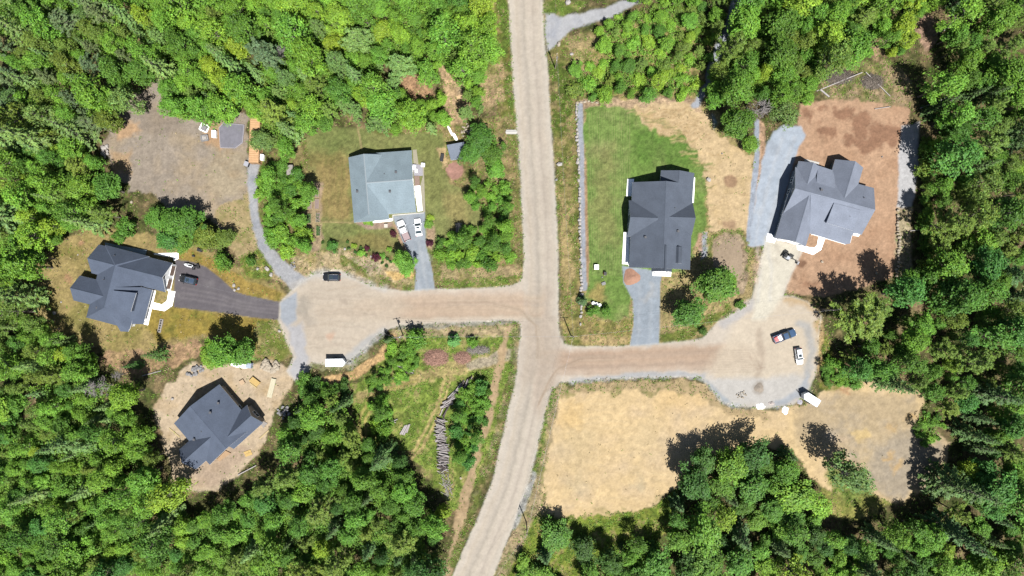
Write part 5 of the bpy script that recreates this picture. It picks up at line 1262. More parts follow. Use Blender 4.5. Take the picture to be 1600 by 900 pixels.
# lumber and building material
def stack(name, px, py, ang, nl, nw, L, w, t, m, label, cat, layers=1, part='plank'):
    X, Y = wp(px, py); root = tag(empty(name, (X, Y, ground_z(X, Y)), R(-ang)), label, cat)
    b = MB(); b.box((0, 0, 0), (1, 1, 1)); me = b.mesh(part, m)
    for q in (-.35, .35):
        bb = MB(); bb.box((q * L, 0, .05), (.1, nw * w, .1)); child('bearer', bb.mesh('bearer', M_wgrey), root)
    for k in range(layers):
        for j in range(nw):
            child(part, me, root, (rk.uniform(-.06, .06) * (L > 1.5), (j - (nw - 1) / 2) * w, .1 + t * (k + .5)), (0, 0, rk.uniform(-.01, .01)), (L, w * .95, t * .94))
    return root
stack('lumber_stack', 425, 606, 104, 0, 6, 5.0, .21, .12, mat('pale_lumber', alb(250, 240, 206), 0.8, 0.08, 5), 'long pale lumber stack on the building lot', 'lumber', 3)
stack('lumber_stack', 399, 596, 38, 0, 5, 2.5, .30, .14, M_wood_o, 'short yellow lumber stack on the building lot', 'lumber', 4)
stack('lumber_stack', 396, 602.5, 38, 0, 2, 2.2, .16, .1, M_wood, 'two loose boards beside the yellow lumber stack', 'lumber', 1)
stack('lumber_stack', 379, 597, -32, 0, 4, 1.2, .30, .12, mat('pinkish_lumber', alb(240, 206, 168), 0.8, 0.1, 5), 'small square stack of pinkish boards on the building lot', 'lumber', 3)
stack('plywood_stack', 388, 708, -20, 0, 2, 1.9, .7, .05, M_wood_o, 'yellow plywood sheets lying on the ground below the unfinished house', 'plywood', 1, 'sheet')
stack('lumber_stack', 413, 679, -42, 0, 2, 3.2, .18, .08, M_wood, 'loose boards on the far side of the unfinished house', 'lumber', 1)
stack('lumber_stack', 273, 676, 40, 0, 2, 3.6, .16, .08, M_wood, 'boards along the left wall of the unfinished house', 'lumber', 1)
for k, (x, y, sx, sy, sz, a, m, lb) in enumerate(((369, 568, 1.9, 1.4, .8, 20, M_white, 'white wrapped bundle at the building lot edge, left of two'), (381, 571, 2.0, 1.2, .8, 8, M_white, 'white wrapped bundle at the building lot edge, right of two'), (391, 570.5, 1.4, 1.3, 1.3, 8, mat('pale_blue_wrap', alb(206, 218, 238), 0.6), 'pale blue box at the building lot edge'), (385, 563, 1.4, .9, .5, 10, mat('orange_wrap', alb(240, 196, 140), 0.7), 'orange bundle behind the pale blue box'))):
    X, Y = wp(x, y); b = MB(); b.box((0, 0, sz / 2), (sx, sy, sz)); b.box((0, 0, sz + .04), (sx * .8, sy * .75, .1)); b.box((0, 0, .06), (sx * 1.06, sy * 1.06, .1))
    o = b.build('wrapped_bundle', m, loc=(X, Y, ground_z(X, Y))); o.rotation_euler.z = R(-a); tag(o, lb, 'bundle')

# plastic sheets and small things by the right pad
def tarp(px, py, rx, ry, label, seed, m, hh=.35):
    X, Y = wp(px, py); r_ = random.Random(seed); b = MB(); n = 14; rings = []
    for q in (1, .75, .5, .25):
        rings.append([(rx / 6 * q * math.cos(2 * math.pi * t / n) * (1 + .25 * math.sin(3 * t + seed)), ry / 6 * q * math.sin(2 * math.pi * t / n) * (1 + .2 * math.cos(2 * t + seed)), hh * (1 - q * q) * r_.uniform(.5, 1.2) + .01) for t in range(n)])
    b.loft(rings, caps=True); o = b.build('tarp', m, loc=(X, Y, ground_z(X, Y))); tag(o, label, 'tarp'); return o
tarp(1188, 635, 6.5, 5, 'crumpled white sheet on the stones at the right pad edge', 1, M_white)
tarp(1227, 641, 5.5, 6.5, 'round white sheet with dark folds on the sand lot edge', 4, M_white, .5)
tarp(1205, 630, 5, 3, 'pale oval sheet beside the crumpled white one', 7, mat('pinkish_sheet', alb(236, 222, 214), 0.8), .4)
tarp(1250, 628, 5, 4, 'faint grey sheet on the gravel near the white trailer', 9, mat('grey_sheet', alb(214, 210, 220), 0.8), .2)
# concrete slab with formwork, upper yard
sl = [(350, 192.5), (382, 195.5), (379.5, 223), (368, 231.5), (345, 231), (343, 200)]
root = tag(empty('concrete_slab', (*wp(362, 212), 0)), 'grey concrete slab with pale rim in the upper gravel yard', 'slab')
X, Y = wp(362, 212); P = ccw([wp(*p) for p in sl])
b = MB(); b.prism([(x - X, y - Y) for x, y in P], 0, .2); child('slab_top', b.mesh('slab_top', mat('old_concrete', alb(152, 150, 160), 0.9, 0.14, 1.0)), root)
for i in range(len(P)):
    p, q = Vector((*P[i], 0)), Vector((*P[(i + 1) % len(P)], 0)); c = (p + q) / 2 - Vector((X, Y, 0)); bb = MB(); bb.box((c.x, c.y, .16), ((q - p).length, .14, .32), math.atan2(q.y - p.y, q.x - p.x)); child('form_board', bb.mesh('form_board', mat('pale_form', alb(212, 206, 212), 0.8)), root)
def crate(name, px, py, sx, sy, sz, ang, m, label, cat, lid=None):
    name = {'box': 'storage_box', 'bin': 'waste_bin', 'tank': 'water_tank', 'planter': 'garden_planter', 'machine': 'garden_machine', 'cover': 'pit_lid', 'bench': 'garden_bench', 'seat': 'patio_chair', 'cart': 'wheeled_cart', 'table': 'patio_table'}[cat]
    X, Y = wp(px, py); root = tag(empty(name, (X, Y, ground_z(X, Y)), R(-ang)), label, cat)
    b = MB(); b.box((0, 0, sz / 2), (sx, sy, sz)); child('body', b.mesh('body', m), root)
    b = MB(); b.box((0, 0, sz + .04), (sx * 1.05, sy * 1.05, .08)); child('lid', b.mesh('lid', lid or m), root)
    b = MB(); b.box((0, -sy / 2 - .03, sz * .6), (sx * .3, .06, .08)); child('handle', b.mesh('handle', M_metal), root)
    return root
crate('storage_box', 336.5, 210.5, 1.0, 1.8, 1.0, 0, M_white, 'white storage box beside the grey concrete slab', 'box')
crate('storage_box', 455.5, 267, 1.5, 2.5, 1.5, 0, M_wgrey, 'grey wooden box in the shrubs beside the gravel lane', 'box')
crate('storage_box', 338.5, 184, 1.6, 1.1, .8, 5, M_wgrey, 'low grey bin at the top edge of the gravel yard', 'bin', mat('bin_lid', alb(176, 180, 178), 0.7))
crate('storage_box', 387, 257, 1.1, 1.2, 1.0, 20, M_black, 'black bin at the end of the orange container', 'bin', mat('grey_lid', (0.2, 0.2, 0.22), 0.5))
crate('storage_box', 410.5, 247, 1.1, 1.5, 1.2, 5, M_white, 'white tank in the shrubs beside the orange container', 'tank')
crate('storage_box', 412, 229, 1.3, 1.0, .8, 15, M_rock_g, 'grey junk box behind the orange container', 'box')
crate('storage_box', 931.5, 417.5, 1.1, 1.2, .9, 0, M_white, 'white box on the green lawn near the rock wall', 'box')
crate('storage_box', 661.5, 258.5, .9, .9, .9, 5, M_white, 'white cube beside the patio of the pale house', 'box')
crate('storage_box', 603.5, 353, .9, .9, .5, 0, mat('cream', alb(250, 238, 220), 0.6), 'cream round-topped planter in front of the pale house', 'planter')
crate('storage_box', 945, 427.5, .7, .8, .9, 5, mat('orange_toy', (0.75, 0.16, 0.04), 0.5), 'small orange machine on the green lawn', 'machine', M_black)
crate('storage_box', 943, 443, 1.0, .7, .3, -20, M_rock_g, 'low grey cover on the lawn below the orange machine', 'cover')
crate('storage_box', 691, 246.5, .8, 1.9, .5, 10, M_black, 'black bench on the lawn beside the garden shed', 'bench')
crate('storage_box', 648, 262, .9, 1.3, .7, 5, mat('patio_grey', (.32, .32, .36), .6), 'grey patio chair beside the pale house', 'seat')
crate('storage_box', 313, 391, 1.3, .7, .5, 15, M_black, 'black wheeled cart on the dry grass above the paved drive', 'cart')
crate('storage_box', 303, 400, .7, .4, .4, 15, M_black, 'tiny black bin on the grass above the paved drive', 'bin')
crate('storage_box', 651, 267.5, .6, .9, .8, 0, M_white, 'small white patio table beside the pale house', 'table')
# wooden frames lying in the yard
def frame_thing(px, py, sx, sy, ang, label, m, inner):
    X, Y = wp(px, py); root = tag(empty('wooden_frame', (X, Y, 0), R(-ang)), label, 'frame')
    for dx, dy, lx, ly in ((0, sy / 2, sx, .25), (0, -sy / 2, sx, .25), (sx / 2, 0, .25, sy), (-sx / 2, 0, .25, sy)):
        b = MB(); b.box((dx, dy, .25), (lx, ly, .4)); child('board', b.mesh('board', m), root)
    b = MB(); b.box((0, 0, .15), (sx * .9, sy * .9, .1)); b.box((sx * .1, 0, .4), (sx * .4, sy * .5, .3)); child('filling', b.mesh('filling', inner), root)
frame_thing(320, 200, 2.0, 1.8, 25, 'white square frame with clutter near the concrete slab', M_white, M_rock_g)
frame_thing(320.5, 216, 1.7, 1.4, -10, 'grey clutter frame below the white square frame', M_rock_g, M_rock)
# three white drums in the hedge shade on the lawn
for k, (x, y) in enumerate(((926.5, 473.5), (931.5, 474.8), (936.5, 476.5))):
    X, Y = wp(x, y); root = tag(empty('drum', (X, Y, 0)), ('first', 'middle', 'last')[k] + ' white drum of the row of three on the lawn by the rock wall', 'drum', 'white drums by the rock wall')
    b = MB(); b.tube((0, 0, 0), (0, 0, .9), .42, .42, 14); child('body', b.mesh('body', M_white), root)
    b = MB(); b.tube((0, 0, .9), (0, 0, .95), .44, .4, 14); child('lid', b.mesh('lid', M_lamp), root)
# white boards by the shed, concrete culvert, planters
for x, y, an, L, w, lb in ((703.5, 204.5, 64, 2.9, .55, 'upper white board in the grass behind the garden shed'), (711, 214, 62, 2.2, .75, 'lower white board in the grass behind the garden shed')):
    X, Y = wp(x, y); b = MB(); b.loft([[(x_, -w_ / 2, .1), (x_, -w_ / 2, .22), (x_, 0, .3), (x_, w_ / 2, .22), (x_, w_ / 2, .1)] for x_, w_ in ((-L / 2, w * .5), (-L / 4, w), (L / 4, w), (L / 2, w * .6))])
    o = b.build('white_board', M_white, loc=(X, Y, ground_z(X, Y))); o.rotation_euler.z = R(-an); tag(o, lb, 'board')
X, Y = wp(799, 206.5); b = MB(); b.box((0, 0, .1), (2.7, 1.1, .4)); b.tube((-1.5, 0, .1), (1.5, 0, .1), .35, .35, 12); o = b.build('culvert_end', M_conc, loc=(X, Y, 0)); tag(o, 'white concrete culvert slab on the verge beside the upper main road', 'culvert')
def picnic():
    X, Y = wp(717.5, 356.5); root = tag(empty('picnic_table', (X, Y, 0), R(-88)), 'weathered grey picnic table on the lawn near the shrubs', 'table')
    for j in range(5):
        b = MB(); b.box((0, (j - 2) * .18, .75), (2.6, .16, .05)); child('plank', b.mesh('plank', M_wgrey), root)
    for s in (-1, 1):
        b = MB(); b.box((0, s * .72, .45), (2.6, .26, .05)); child('bench', b.mesh('bench', M_wgrey), root)
        b = MB(); b.tube((s * 1.0, -.7, 0), (s * 1.0, -.25, .74), .05); b.tube((s * 1.0, .7, 0), (s * 1.0, .25, .74), .05); b.box((s * 1.0, 0, .42), (.08, 1.6, .08)); child('leg', b.mesh('leg', M_wgrey), root)
picnic()
# ================================================================== RAISED BEDS
M_soil = mat('bed_soil', alb(176, 154, 146), 0.95, 0.15, 4); M_soil2 = mat('bed_tan', alb(210, 184, 150), 0.95, 0.15, 4); M_crop = mat('crop_leaf', alb(84, 132, 56), 0.8, 0.3, 3)
beds = [(487, 300, 'grey earth', 0), (495.5, 300.5, 'grey earth', 0), (484, 319, 'mauve earth', 0), (495.5, 319, 'mauve earth', 0), (483, 342, 'green crops', 1), (497, 340, 'sparse crops', 2), (483, 361, 'tan straw', 3), (498, 361, 'green crops', 1)]
nmk = ['topmost left', 'topmost right', 'second left', 'second right', 'third left', 'third right', 'lowest left', 'lowest right']
rb = random.Random(8)
for k, (x, y, t, c) in enumerate(beds):
    X, Y = wp(x, y); sx, sy = 1.25, 2.6
    root = tag(empty('raised_bed', (X, Y, 0), R(-1)), f'{nmk[k]} raised garden bed with {t} beside the pale house lawn', 'garden bed', 'raised garden beds')
    for dx, dy, lx, ly in ((0, sy / 2, sx, .07), (0, -sy / 2, sx, .07), (sx / 2, 0, .07, sy), (-sx / 2, 0, .07, sy)):
        b = MB(); b.box((dx, dy, .17), (lx, ly, .34)); child('board', b.mesh('board', M_wood), root)
    b = MB(); b.box((0, 0, .12), (sx * .93, sy * .96, .24)); child('soil', b.mesh('soil', M_soil2 if c == 3 else M_soil), root)
    if c in (1, 2):
        b = MB()
        for q in range(180 if c == 1 else 40):
            px_, py_ = rb.uniform(-.5, .5), rb.uniform(-1.2, 1.2); a = rb.uniform(0, 6.3); s = rb.uniform(.08, .2); z = rb.uniform(.28, .55)
            ca, sa = math.cos(a) * s, math.sin(a) * s
            b.add([(px_ - ca, py_ - sa, z), (px_ + sa * .5, py_ - ca * .5, z + .03), (px_ + ca, py_ + sa, z + rb.uniform(-.1, .1)), (px_ - sa * .5, py_ + ca * .5, z + .02)], [(0, 1, 2, 3)])
        cr = child('crops', b.mesh('crops', M_crop), root); cr['kind'] = 'stuff'
X, Y = wp(251, 509); root = tag(empty('planter_strip', (X, Y, 0), R(-102)), 'long grey planter with a row of small plants on the front lawn', 'planter')
b = MB(); b.box((0, 0, .1), (3.6, .9, .2)); child('base', b.mesh('base', M_wgrey), root)
for k in range(5):
    b = MB(); b.tube((-1.3 + k * .65, 0, .2), (-1.3 + k * .65, 0, .45), .16, .2, 8); child('plant_pot', b.mesh('plant_pot', M_black), root)

# ================================================================== TREES
def leaf_mat(name, transl=0.30, var=0.25):
    m = bpy.data.materials.new(name)
    nt, p = nodes_of(m); L = nt.links.new
    oi = nt.nodes.new('ShaderNodeObjectInfo')
    at = nt.nodes.new('ShaderNodeAttribute'); at.attribute_name = 'Col'
    mx = nt.nodes.new('ShaderNodeMix'); mx.data_type = 'RGBA'; mx.blend_type = 'MULTIPLY'; mx.inputs['Factor'].default_value = 1
    L(oi.outputs['Color'], mx.inputs[6]); L(at.outputs['Color'], mx.inputs[7])
    L(mx.outputs[2], p.inputs['Base Color']); p.inputs['Roughness'].default_value = 0.6; p.inputs['Specular IOR Level'].default_value = 0.25
    tr = nt.nodes.new('ShaderNodeBsdfTranslucent')
    mt = nt.nodes.new('ShaderNodeMix'); mt.data_type = 'RGBA'; mt.blend_type = 'MULTIPLY'; mt.inputs['Factor'].default_value = 1; mt.inputs[7].default_value = (1.15, 1.1, 0.5, 1)
    L(mx.outputs[2], mt.inputs[6]); L(mt.outputs[2], tr.inputs['Color'])
    ms = nt.nodes.new('ShaderNodeMixShader'); ms.inputs[0].default_value = transl
    L(p.outputs[0], ms.inputs[1]); L(tr.outputs[0], ms.inputs[2])
    L(ms.outputs[0], nt.nodes['Material Output'].inputs['Surface'])
    return m
M_leaf = leaf_mat('leaf'); M_needle = leaf_mat('needle', 0.12)
M_bark = mat('bark', (0.12, 0.10, 0.085), 0.95, 0.25, 3); M_birch = mat('birch_bark', (0.45, 0.44, 0.42), 0.9, 0.25, 3); M_dead = mat('dead_wood', alb(178, 170, 166), 0.95, 0.2, 3)

def leaf_mesh(name, C, Nrm, S, T, asp=0.55, material=None, along=None, bend=0.0):
    """diamond leaves: centres C, normals Nrm, sizes S, tints T (n,3); along = preferred long axis"""
    n = len(C); rg = np.random.default_rng(n)
    Nrm = Nrm / (np.linalg.norm(Nrm, axis=1, keepdims=True) + 1e-9)
    a = rg.normal(size=(n, 3)) if along is None else along
    a = a - (a * Nrm).sum(1, keepdims=True) * Nrm; a /= np.linalg.norm(a, axis=1, keepdims=True) + 1e-9
    b = np.cross(Nrm, a)
    s = S[:, None]
    V = np.stack([C - a * s * .5, C + b * s * asp * .5 + Nrm * s * bend, C + a * s * .5, C - b * s * asp * .5 + Nrm * s * bend], 1).reshape(-1, 3)
    me = bpy.data.meshes.new(name)
    me.vertices.add(4 * n); me.vertices.foreach_set('co', V.astype(np.float32).ravel())
    me.loops.add(4 * n); me.loops.foreach_set('vertex_index', np.arange(4 * n, dtype=np.int32))
    me.polygons.add(n); me.polygons.foreach_set('loop_start', np.arange(0, 4 * n, 4, dtype=np.int32))
    at = me.color_attributes.new('Col', 'FLOAT_COLOR', 'POINT')
    cc = np.repeat(np.concatenate([T, np.ones((n, 1))], 1), 4, axis=0)
    at.data.foreach_set('color', cc.astype(np.float32).ravel())
    me.materials.append(material or M_leaf); me.update()
    return me

def tints(n, rg, sp=0.22, clump=None):
    t = 1 + rg.normal(0, sp, (n, 1))
    if clump is not None: t = t * clump[:, None]
    h = rg.normal(0, .07, (n, 1))
    return np.clip(np.concatenate([t * (1 + h), t, t * (1 - h * 1.5)], 1), .35, 1.9)

def limbs_mesh(name, segs, material):
    b = MB()
    for p0, p1, r0, r1 in segs: b.tube(p0, p1, r0, r1, 6 if r0 > .06 else 4, caps=False)
    return b.mesh(name, material)

def broadleaf(seed, Rr=3.0, Ht=12.0, nlobe=26, nclump=8, nleaf=22, deep=.42, leaf=.38, gap=.0, multi=1, ragged=.25):
    """uneven crown of many lobes from low limbs to the top, each built of leaf clumps with air between"""
    rg = np.random.default_rng(seed)
    Vz = deep * Ht; zc_ = Ht - Vz
    lob = []; segs = []
    for s in range(multi):
        ox = rg.normal(0, .25 * (multi > 1)); segs.append(((ox, ox * .3, -.2), (ox * 2, ox, zc_), .02 * Ht + .03, .08))
    ph_b = rg.uniform(0, 6.28); b1 = rg.uniform(.08, .22); b2 = rg.uniform(.05, .16)
    for k in range(nlobe):
        t = (k + .5) / nlobe
        z = 1 - 1.85 * t ** 1.35 + rg.normal(0, .06); z = max(-.9, min(.97, z))
        ph = k * 2.39996 + rg.normal(0, .4); q = math.sqrt(max(0, 1 - z * z)) * (1.05 if z > -.3 else .9)
        d = rg.uniform(.45, .72) + (rg.random() < .4) * rg.uniform(0, ragged)
        w = 1 + b1 * math.cos(ph - ph_b) + b2 * math.cos(3 * ph + ph_b)
        c = np.array([Rr * d * q * w * math.cos(ph), Rr * d * q * w * math.sin(ph), zc_ + Vz * .85 * z])
        lob.append((c, Rr * rg.uniform(.20, .40)))
        tp = Vector(c); st_ = Vector((0, 0, max(.1 * Ht, tp.z - rg.uniform(.8, 1.8)))); md = st_.lerp(tp, .5) + Vector((0, 0, -.1))
        segs += [(tuple(st_), tuple(md), .065, .045), (tuple(md), tuple(tp), .045, .02)]
    C, Nn, T = [], [], []
    for c, r in lob:
        lt = rg.uniform(.84, 1.16)
        for j in range(nclump):
            v = rg.normal(size=3); v[2] = abs(v[2]) * .9 + .1 if rg.random() < .8 else v[2]; v /= np.linalg.norm(v)
            if rg.random() < gap: continue
            cc = c + v * r * rg.uniform(.7, 1.3); cr = r * rg.uniform(.25, .55) + .12
            n = int(nleaf * rg.uniform(.6, 1.3)); ct = lt * rg.uniform(.8, 1.2)
            p = rg.normal(size=(n, 3)) * np.array([1, 1, .5]); p /= np.maximum(1, np.linalg.norm(p, axis=1, keepdims=True) / 1.7)
            C.append(cc + p * cr * .85); Nn.append(v * .45 + p * .35 + np.array([0, 0, 1.1]) + rg.normal(0, .5, (n, 3))); T.append(tints(n, rg, .20) * ct)
    C = np.concatenate(C); Nn = np.concatenate(Nn); T = np.concatenate(T)
    S = leaf * rg.uniform(.55, 1.5, len(C))
    return leaf_mesh('crown', C, Nn, S, T, .60), limbs_mesh('trunk', segs, M_bark), zc_ + Vz * .35

def conifer(seed, Rr=2.2, Ht=11.0, layers=15, spike=.9, dens=1.0):
    """spruce or fir: whorls of drooping boughs with needle sprays"""
    rg = np.random.default_rng(seed)
    segs = [((0, 0, -.2), (0, 0, Ht * .6), .16, .09), ((0, 0, Ht * .6), (0, 0, Ht), .09, .02)]
    C, Nn, S, T, AL = [], [], [], [], []
    z0 = Ht * .14
    for k in range(layers):
        f = k / (layers - 1); z = z0 + (Ht - z0 - .15) * f
        rad = Rr * (1 - f) ** .8 * rg.uniform(.85, 1.12) + .12
        nb = max(4, int(9 - 4 * f)); ph0 = rg.uniform(0, 6.28)
        for j in range(nb):
            ph = ph0 + 2 * math.pi * j / nb + rg.normal(0, .16); L = rad * rg.uniform(.7, 1.18)
            dirv = np.array([math.cos(ph), math.sin(ph), 0]); dr = -.22 - .2 * (1 - f)
            if L > .5: segs.append(((0, 0, z), tuple(np.array([0, 0, z]) + dirv * L * .8 + np.array([0, 0, dr * L * .8])), .035, .012))
            n = max(4, int(L * 13 * dens)); bt = rg.uniform(.78, 1.2)
            t = np.sqrt(rg.uniform(.03, 1, n)); side = rg.choice([-1, 1], n)
            wdt = (1 - t * .75) * L * .30
            perp = np.array([-dirv[1], dirv[0], 0])
            off = rg.uniform(0, 1, n) * wdt * side
            p = np.array([0, 0, z]) + dirv * (t * L)[:, None] + perp * off[:, None]
            p[:, 2] += dr * t * L + rg.normal(0, .06, n) + .10 * np.sin(t * 3.1)
            C.append(p); al = dirv * .8 + perp * (side * .8)[:, None] * (off != 0)[:, None] + rg.normal(0, .15, (n, 3)); AL.append(al)
            Nn.append(np.tile([0, 0, 1.0], (n, 1)) + dirv * .25 + rg.normal(0, .25, (n, 3)))
            S.append(rg.uniform(.34, .62, n) * (1.1 - .35 * f)); T.append(tints(n, rg, .14) * bt * (.88 + .24 * t)[:, None])
    C, Nn, S, T, AL = map(np.concatenate, (C, Nn, S, T, AL))
    return leaf_mesh('crown', C, Nn, S, T, .34, M_needle, AL), limbs_mesh('trunk', segs, M_bark), Ht * .5

def pine(seed, Rr=2.9, Ht=13.0, nb=46):
    """white pine: soft tufts at the ends of upswept branches"""
    rg = np.random.default_rng(seed)
    segs = [((0, 0, -.2), (0, 0, Ht * .65), .2, .11), ((0, 0, Ht * .65), (0, 0, Ht - .3), .11, .03)]
    C, Nn, S, T, AL = [], [], [], [], []
    for k in range(nb):
        f = (k + .5) / nb; z = Ht * (.38 + .60 * f); ph = k * 2.39996 + rg.normal(0, .3)
        L = Rr * (1 - f) ** .55 * rg.uniform(.55, 1.15) + .15
        e = np.array([math.cos(ph) * L, math.sin(ph) * L, z + .22 * L])
        segs.append(((0, 0, z - .15), tuple(e), .04, .012))
        for q in range(max(2, int(L * 3.2))):
            tt = rg.uniform(.35, 1.05); c = np.array([0, 0, z]) + (e - np.array([0, 0, z])) * tt + rg.normal(0, .25, 3) * np.array([1, 1, .5])
            n = 17; v = rg.normal(size=(n, 3)); v[:, 2] = np.abs(v[:, 2]) * .8; v /= np.linalg.norm(v, axis=1, keepdims=True)
            C.append(c + v * .24); AL.append(v); Nn.append(rg.normal(size=(n, 3)) * .6 + np.array([0, 0, 1.0])); S.append(rg.uniform(.36, .58, n)); T.append(tints(n, rg, .12) * rg.uniform(.82, 1.2))
    C, Nn, S, T, AL = map(np.concatenate, (C, Nn, S, T, AL))
    return leaf_mesh('crown', C, Nn, S, T, .26, M_needle, AL), limbs_mesh('trunk', segs, M_bark), Ht * .62

def snag(seed, Ht=8.0, Rr=2.0):
    """dead tree: bare grey branches"""
    r_ = random.Random(seed); tw = []; tr = [((0, 0, -.2), (0, 0, Ht), .13, .03)]
    for k in range(34):
        z = Ht * r_.uniform(.3, .98); a = r_.uniform(0, 6.28); L = Rr * (1.15 - z / Ht) * r_.uniform(.7, 1.2) + .3
        e = (math.cos(a) * L, math.sin(a) * L, z + L * r_.uniform(-.1, .35)); tw.append(((0, 0, z), e, .05, .02))
        for j in range(6):
            t = r_.uniform(.3, 1); p = tuple(Vector((0, 0, z)).lerp(Vector(e), t)); b2 = a + r_.choice([-1, 1]) * r_.uniform(.4, 1.1); l2 = r_.uniform(.25, .8)
            tw.append((p, (p[0] + math.cos(b2) * l2, p[1] + math.sin(b2) * l2, p[2] + r_.uniform(-.1, .2)), .028, .012))
    return limbs_mesh('bare_branches', tw, M_dead), limbs_mesh('trunk', tr, M_dead), Ht * .6

PROTO = {
    'maple_tree': [broadleaf(i, Rr=3.0, Ht=12.0, nlobe=26 + i, deep=dp, ragged=.2 + .04 * i) for i, dp in zip(range(8), (.40, .44, .38, .42, .45, .36, .43, .40))],
    'aspen_tree': [broadleaf(20 + i, Rr=2.6, Ht=11.5, nlobe=32, nclump=6, nleaf=18, deep=.43, leaf=.34, gap=.06, ragged=.38) for i in range(6)],
    'birch_tree': [broadleaf(40 + i, Rr=2.3, Ht=12.0, nlobe=22, nclump=7, nleaf=17, deep=.44, leaf=.30, gap=.15, ragged=.45) for i in range(4)],
    'spruce_tree': [conifer(60 + i, Rr=(2.0, 2.3, 1.8, 2.5)[i], Ht=(13, 14, 12, 13)[i], layers=(16, 17, 15, 15)[i]) for i in range(4)],
    'pine_tree': [pine(80 + i) for i in range(4)],
    'shrub': [broadleaf(100 + i, Rr=1.5, Ht=2.5, nlobe=13, nclump=6, nleaf=18, deep=.48, leaf=.28, multi=3, ragged=.4) for i in range(5)],
    'dead_tree': [snag(120 + i) for i in range(3)],
}
DIMS = {'maple_tree': (3.0, 12.0), 'aspen_tree': (2.6, 11.5), 'birch_tree': (2.3, 12.0), 'spruce_tree': (2.1, 11.0), 'pine_tree': (2.9, 11.5), 'shrub': (1.5, 2.5), 'dead_tree': (2.0, 8.0)}
PAL = {   # leaf base colours (linear)
    'lime': (0.128, 0.245, 0.024), 'bright': (0.098, 0.205, 0.022), 'mid': (0.068, 0.150, 0.018), 'deep': (0.042, 0.100, 0.016),
    'olive': (0.105, 0.160, 0.024), 'yellow': (0.165, 0.255, 0.022), 'sage': (0.095, 0.165, 0.040), 'grey': (0.095, 0.140, 0.055),
    'fir': (0.045, 0.090, 0.020), 'red': (0.055, 0.012, 0.022), 'emerald': (0.055, 0.145, 0.024), 'brown': (0.12, 0.085, 0.035), 'dead': (0.2, 0.2, 0.2)}
CWORD = {'lime': 'lime green', 'bright': 'bright green', 'mid': 'mid green', 'deep': 'deep green', 'olive': 'olive green', 'yellow': 'yellow green', 'sage': 'sage green', 'grey': 'grey green', 'fir': 'dark green', 'red': 'dark red', 'emerald': 'emerald green', 'brown': 'brownish', 'dead': 'bare grey'}
KWORD = {'maple_tree': 'round broadleaf tree', 'aspen_tree': 'lumpy broadleaf tree', 'birch_tree': 'slender tree', 'spruce_tree': 'spruce tree', 'pine_tree': 'soft pine tree', 'shrub': 'shrub', 'dead_tree': 'dead tree'}
rt = random.Random(77)
tree_log = []
def tree(kind, px, py, radius, colour, label, group=None, ratio=1.0, at_crown=True):
    """px, py = middle of the crown in the photograph; radius of the crown in m"""
    pr = rt.choice(PROTO[kind]); r0, h0 = DIMS[kind]
    s = radius / r0; sz = s * ratio
    zc_ = pr[2] * sz if at_crown else 0
    x, y = wp(px, py, zc_)
    root = empty(kind, (x, y, ground_z(x, y)), rt.uniform(0, 6.283))
    tag(root, label, 'shrub' if kind == 'shrub' else 'tree', group)
    u = rt.uniform(.84, 1.19); root.scale = (s * u, s / u, sz)
    if kind != 'shrub': root.rotation_euler = (rt.uniform(-.07, .07), rt.uniform(-.07, .07), root.rotation_euler.z)
    tk = child('trunk' if kind != 'shrub' else 'stem', pr[1], root)
    if kind == 'birch_tree':
        pass
    cr = child('crown' if kind != 'dead_tree' else 'bare_branches', pr[0], root)
    c = PAL[colour]; v = rt.uniform(.86, 1.16); h = rt.uniform(-.10, .10)
    cr.color = (c[0] * v * (1 + h), c[1] * v, c[2] * v * (1 - h), 1)
    return root

def inside(P, x, y):
    c = False; n = len(P)
    for i in range(n):
        ax, ay = P[i]; bx, by = P[(i + 1) % n]
        if (ay > y) != (by > y) and x < (bx - ax) * (y - ay) / (by - ay) + ax: c = not c
    return c
placed = {}
def near(x, y, d):
    g = 20; i, j = int(x // g), int(y // g)
    for a in range(i - 2, i + 3):
        for b in range(j - 2, j + 3):
            for q in placed.get((a, b), ()):
                if math.hypot(q[0] - x, q[1] - y) < d * (q[2] + 0): return True
    return False
def put(x, y, r): placed.setdefault((int(x // 20), int(y // 20)), []).append((x, y, r))

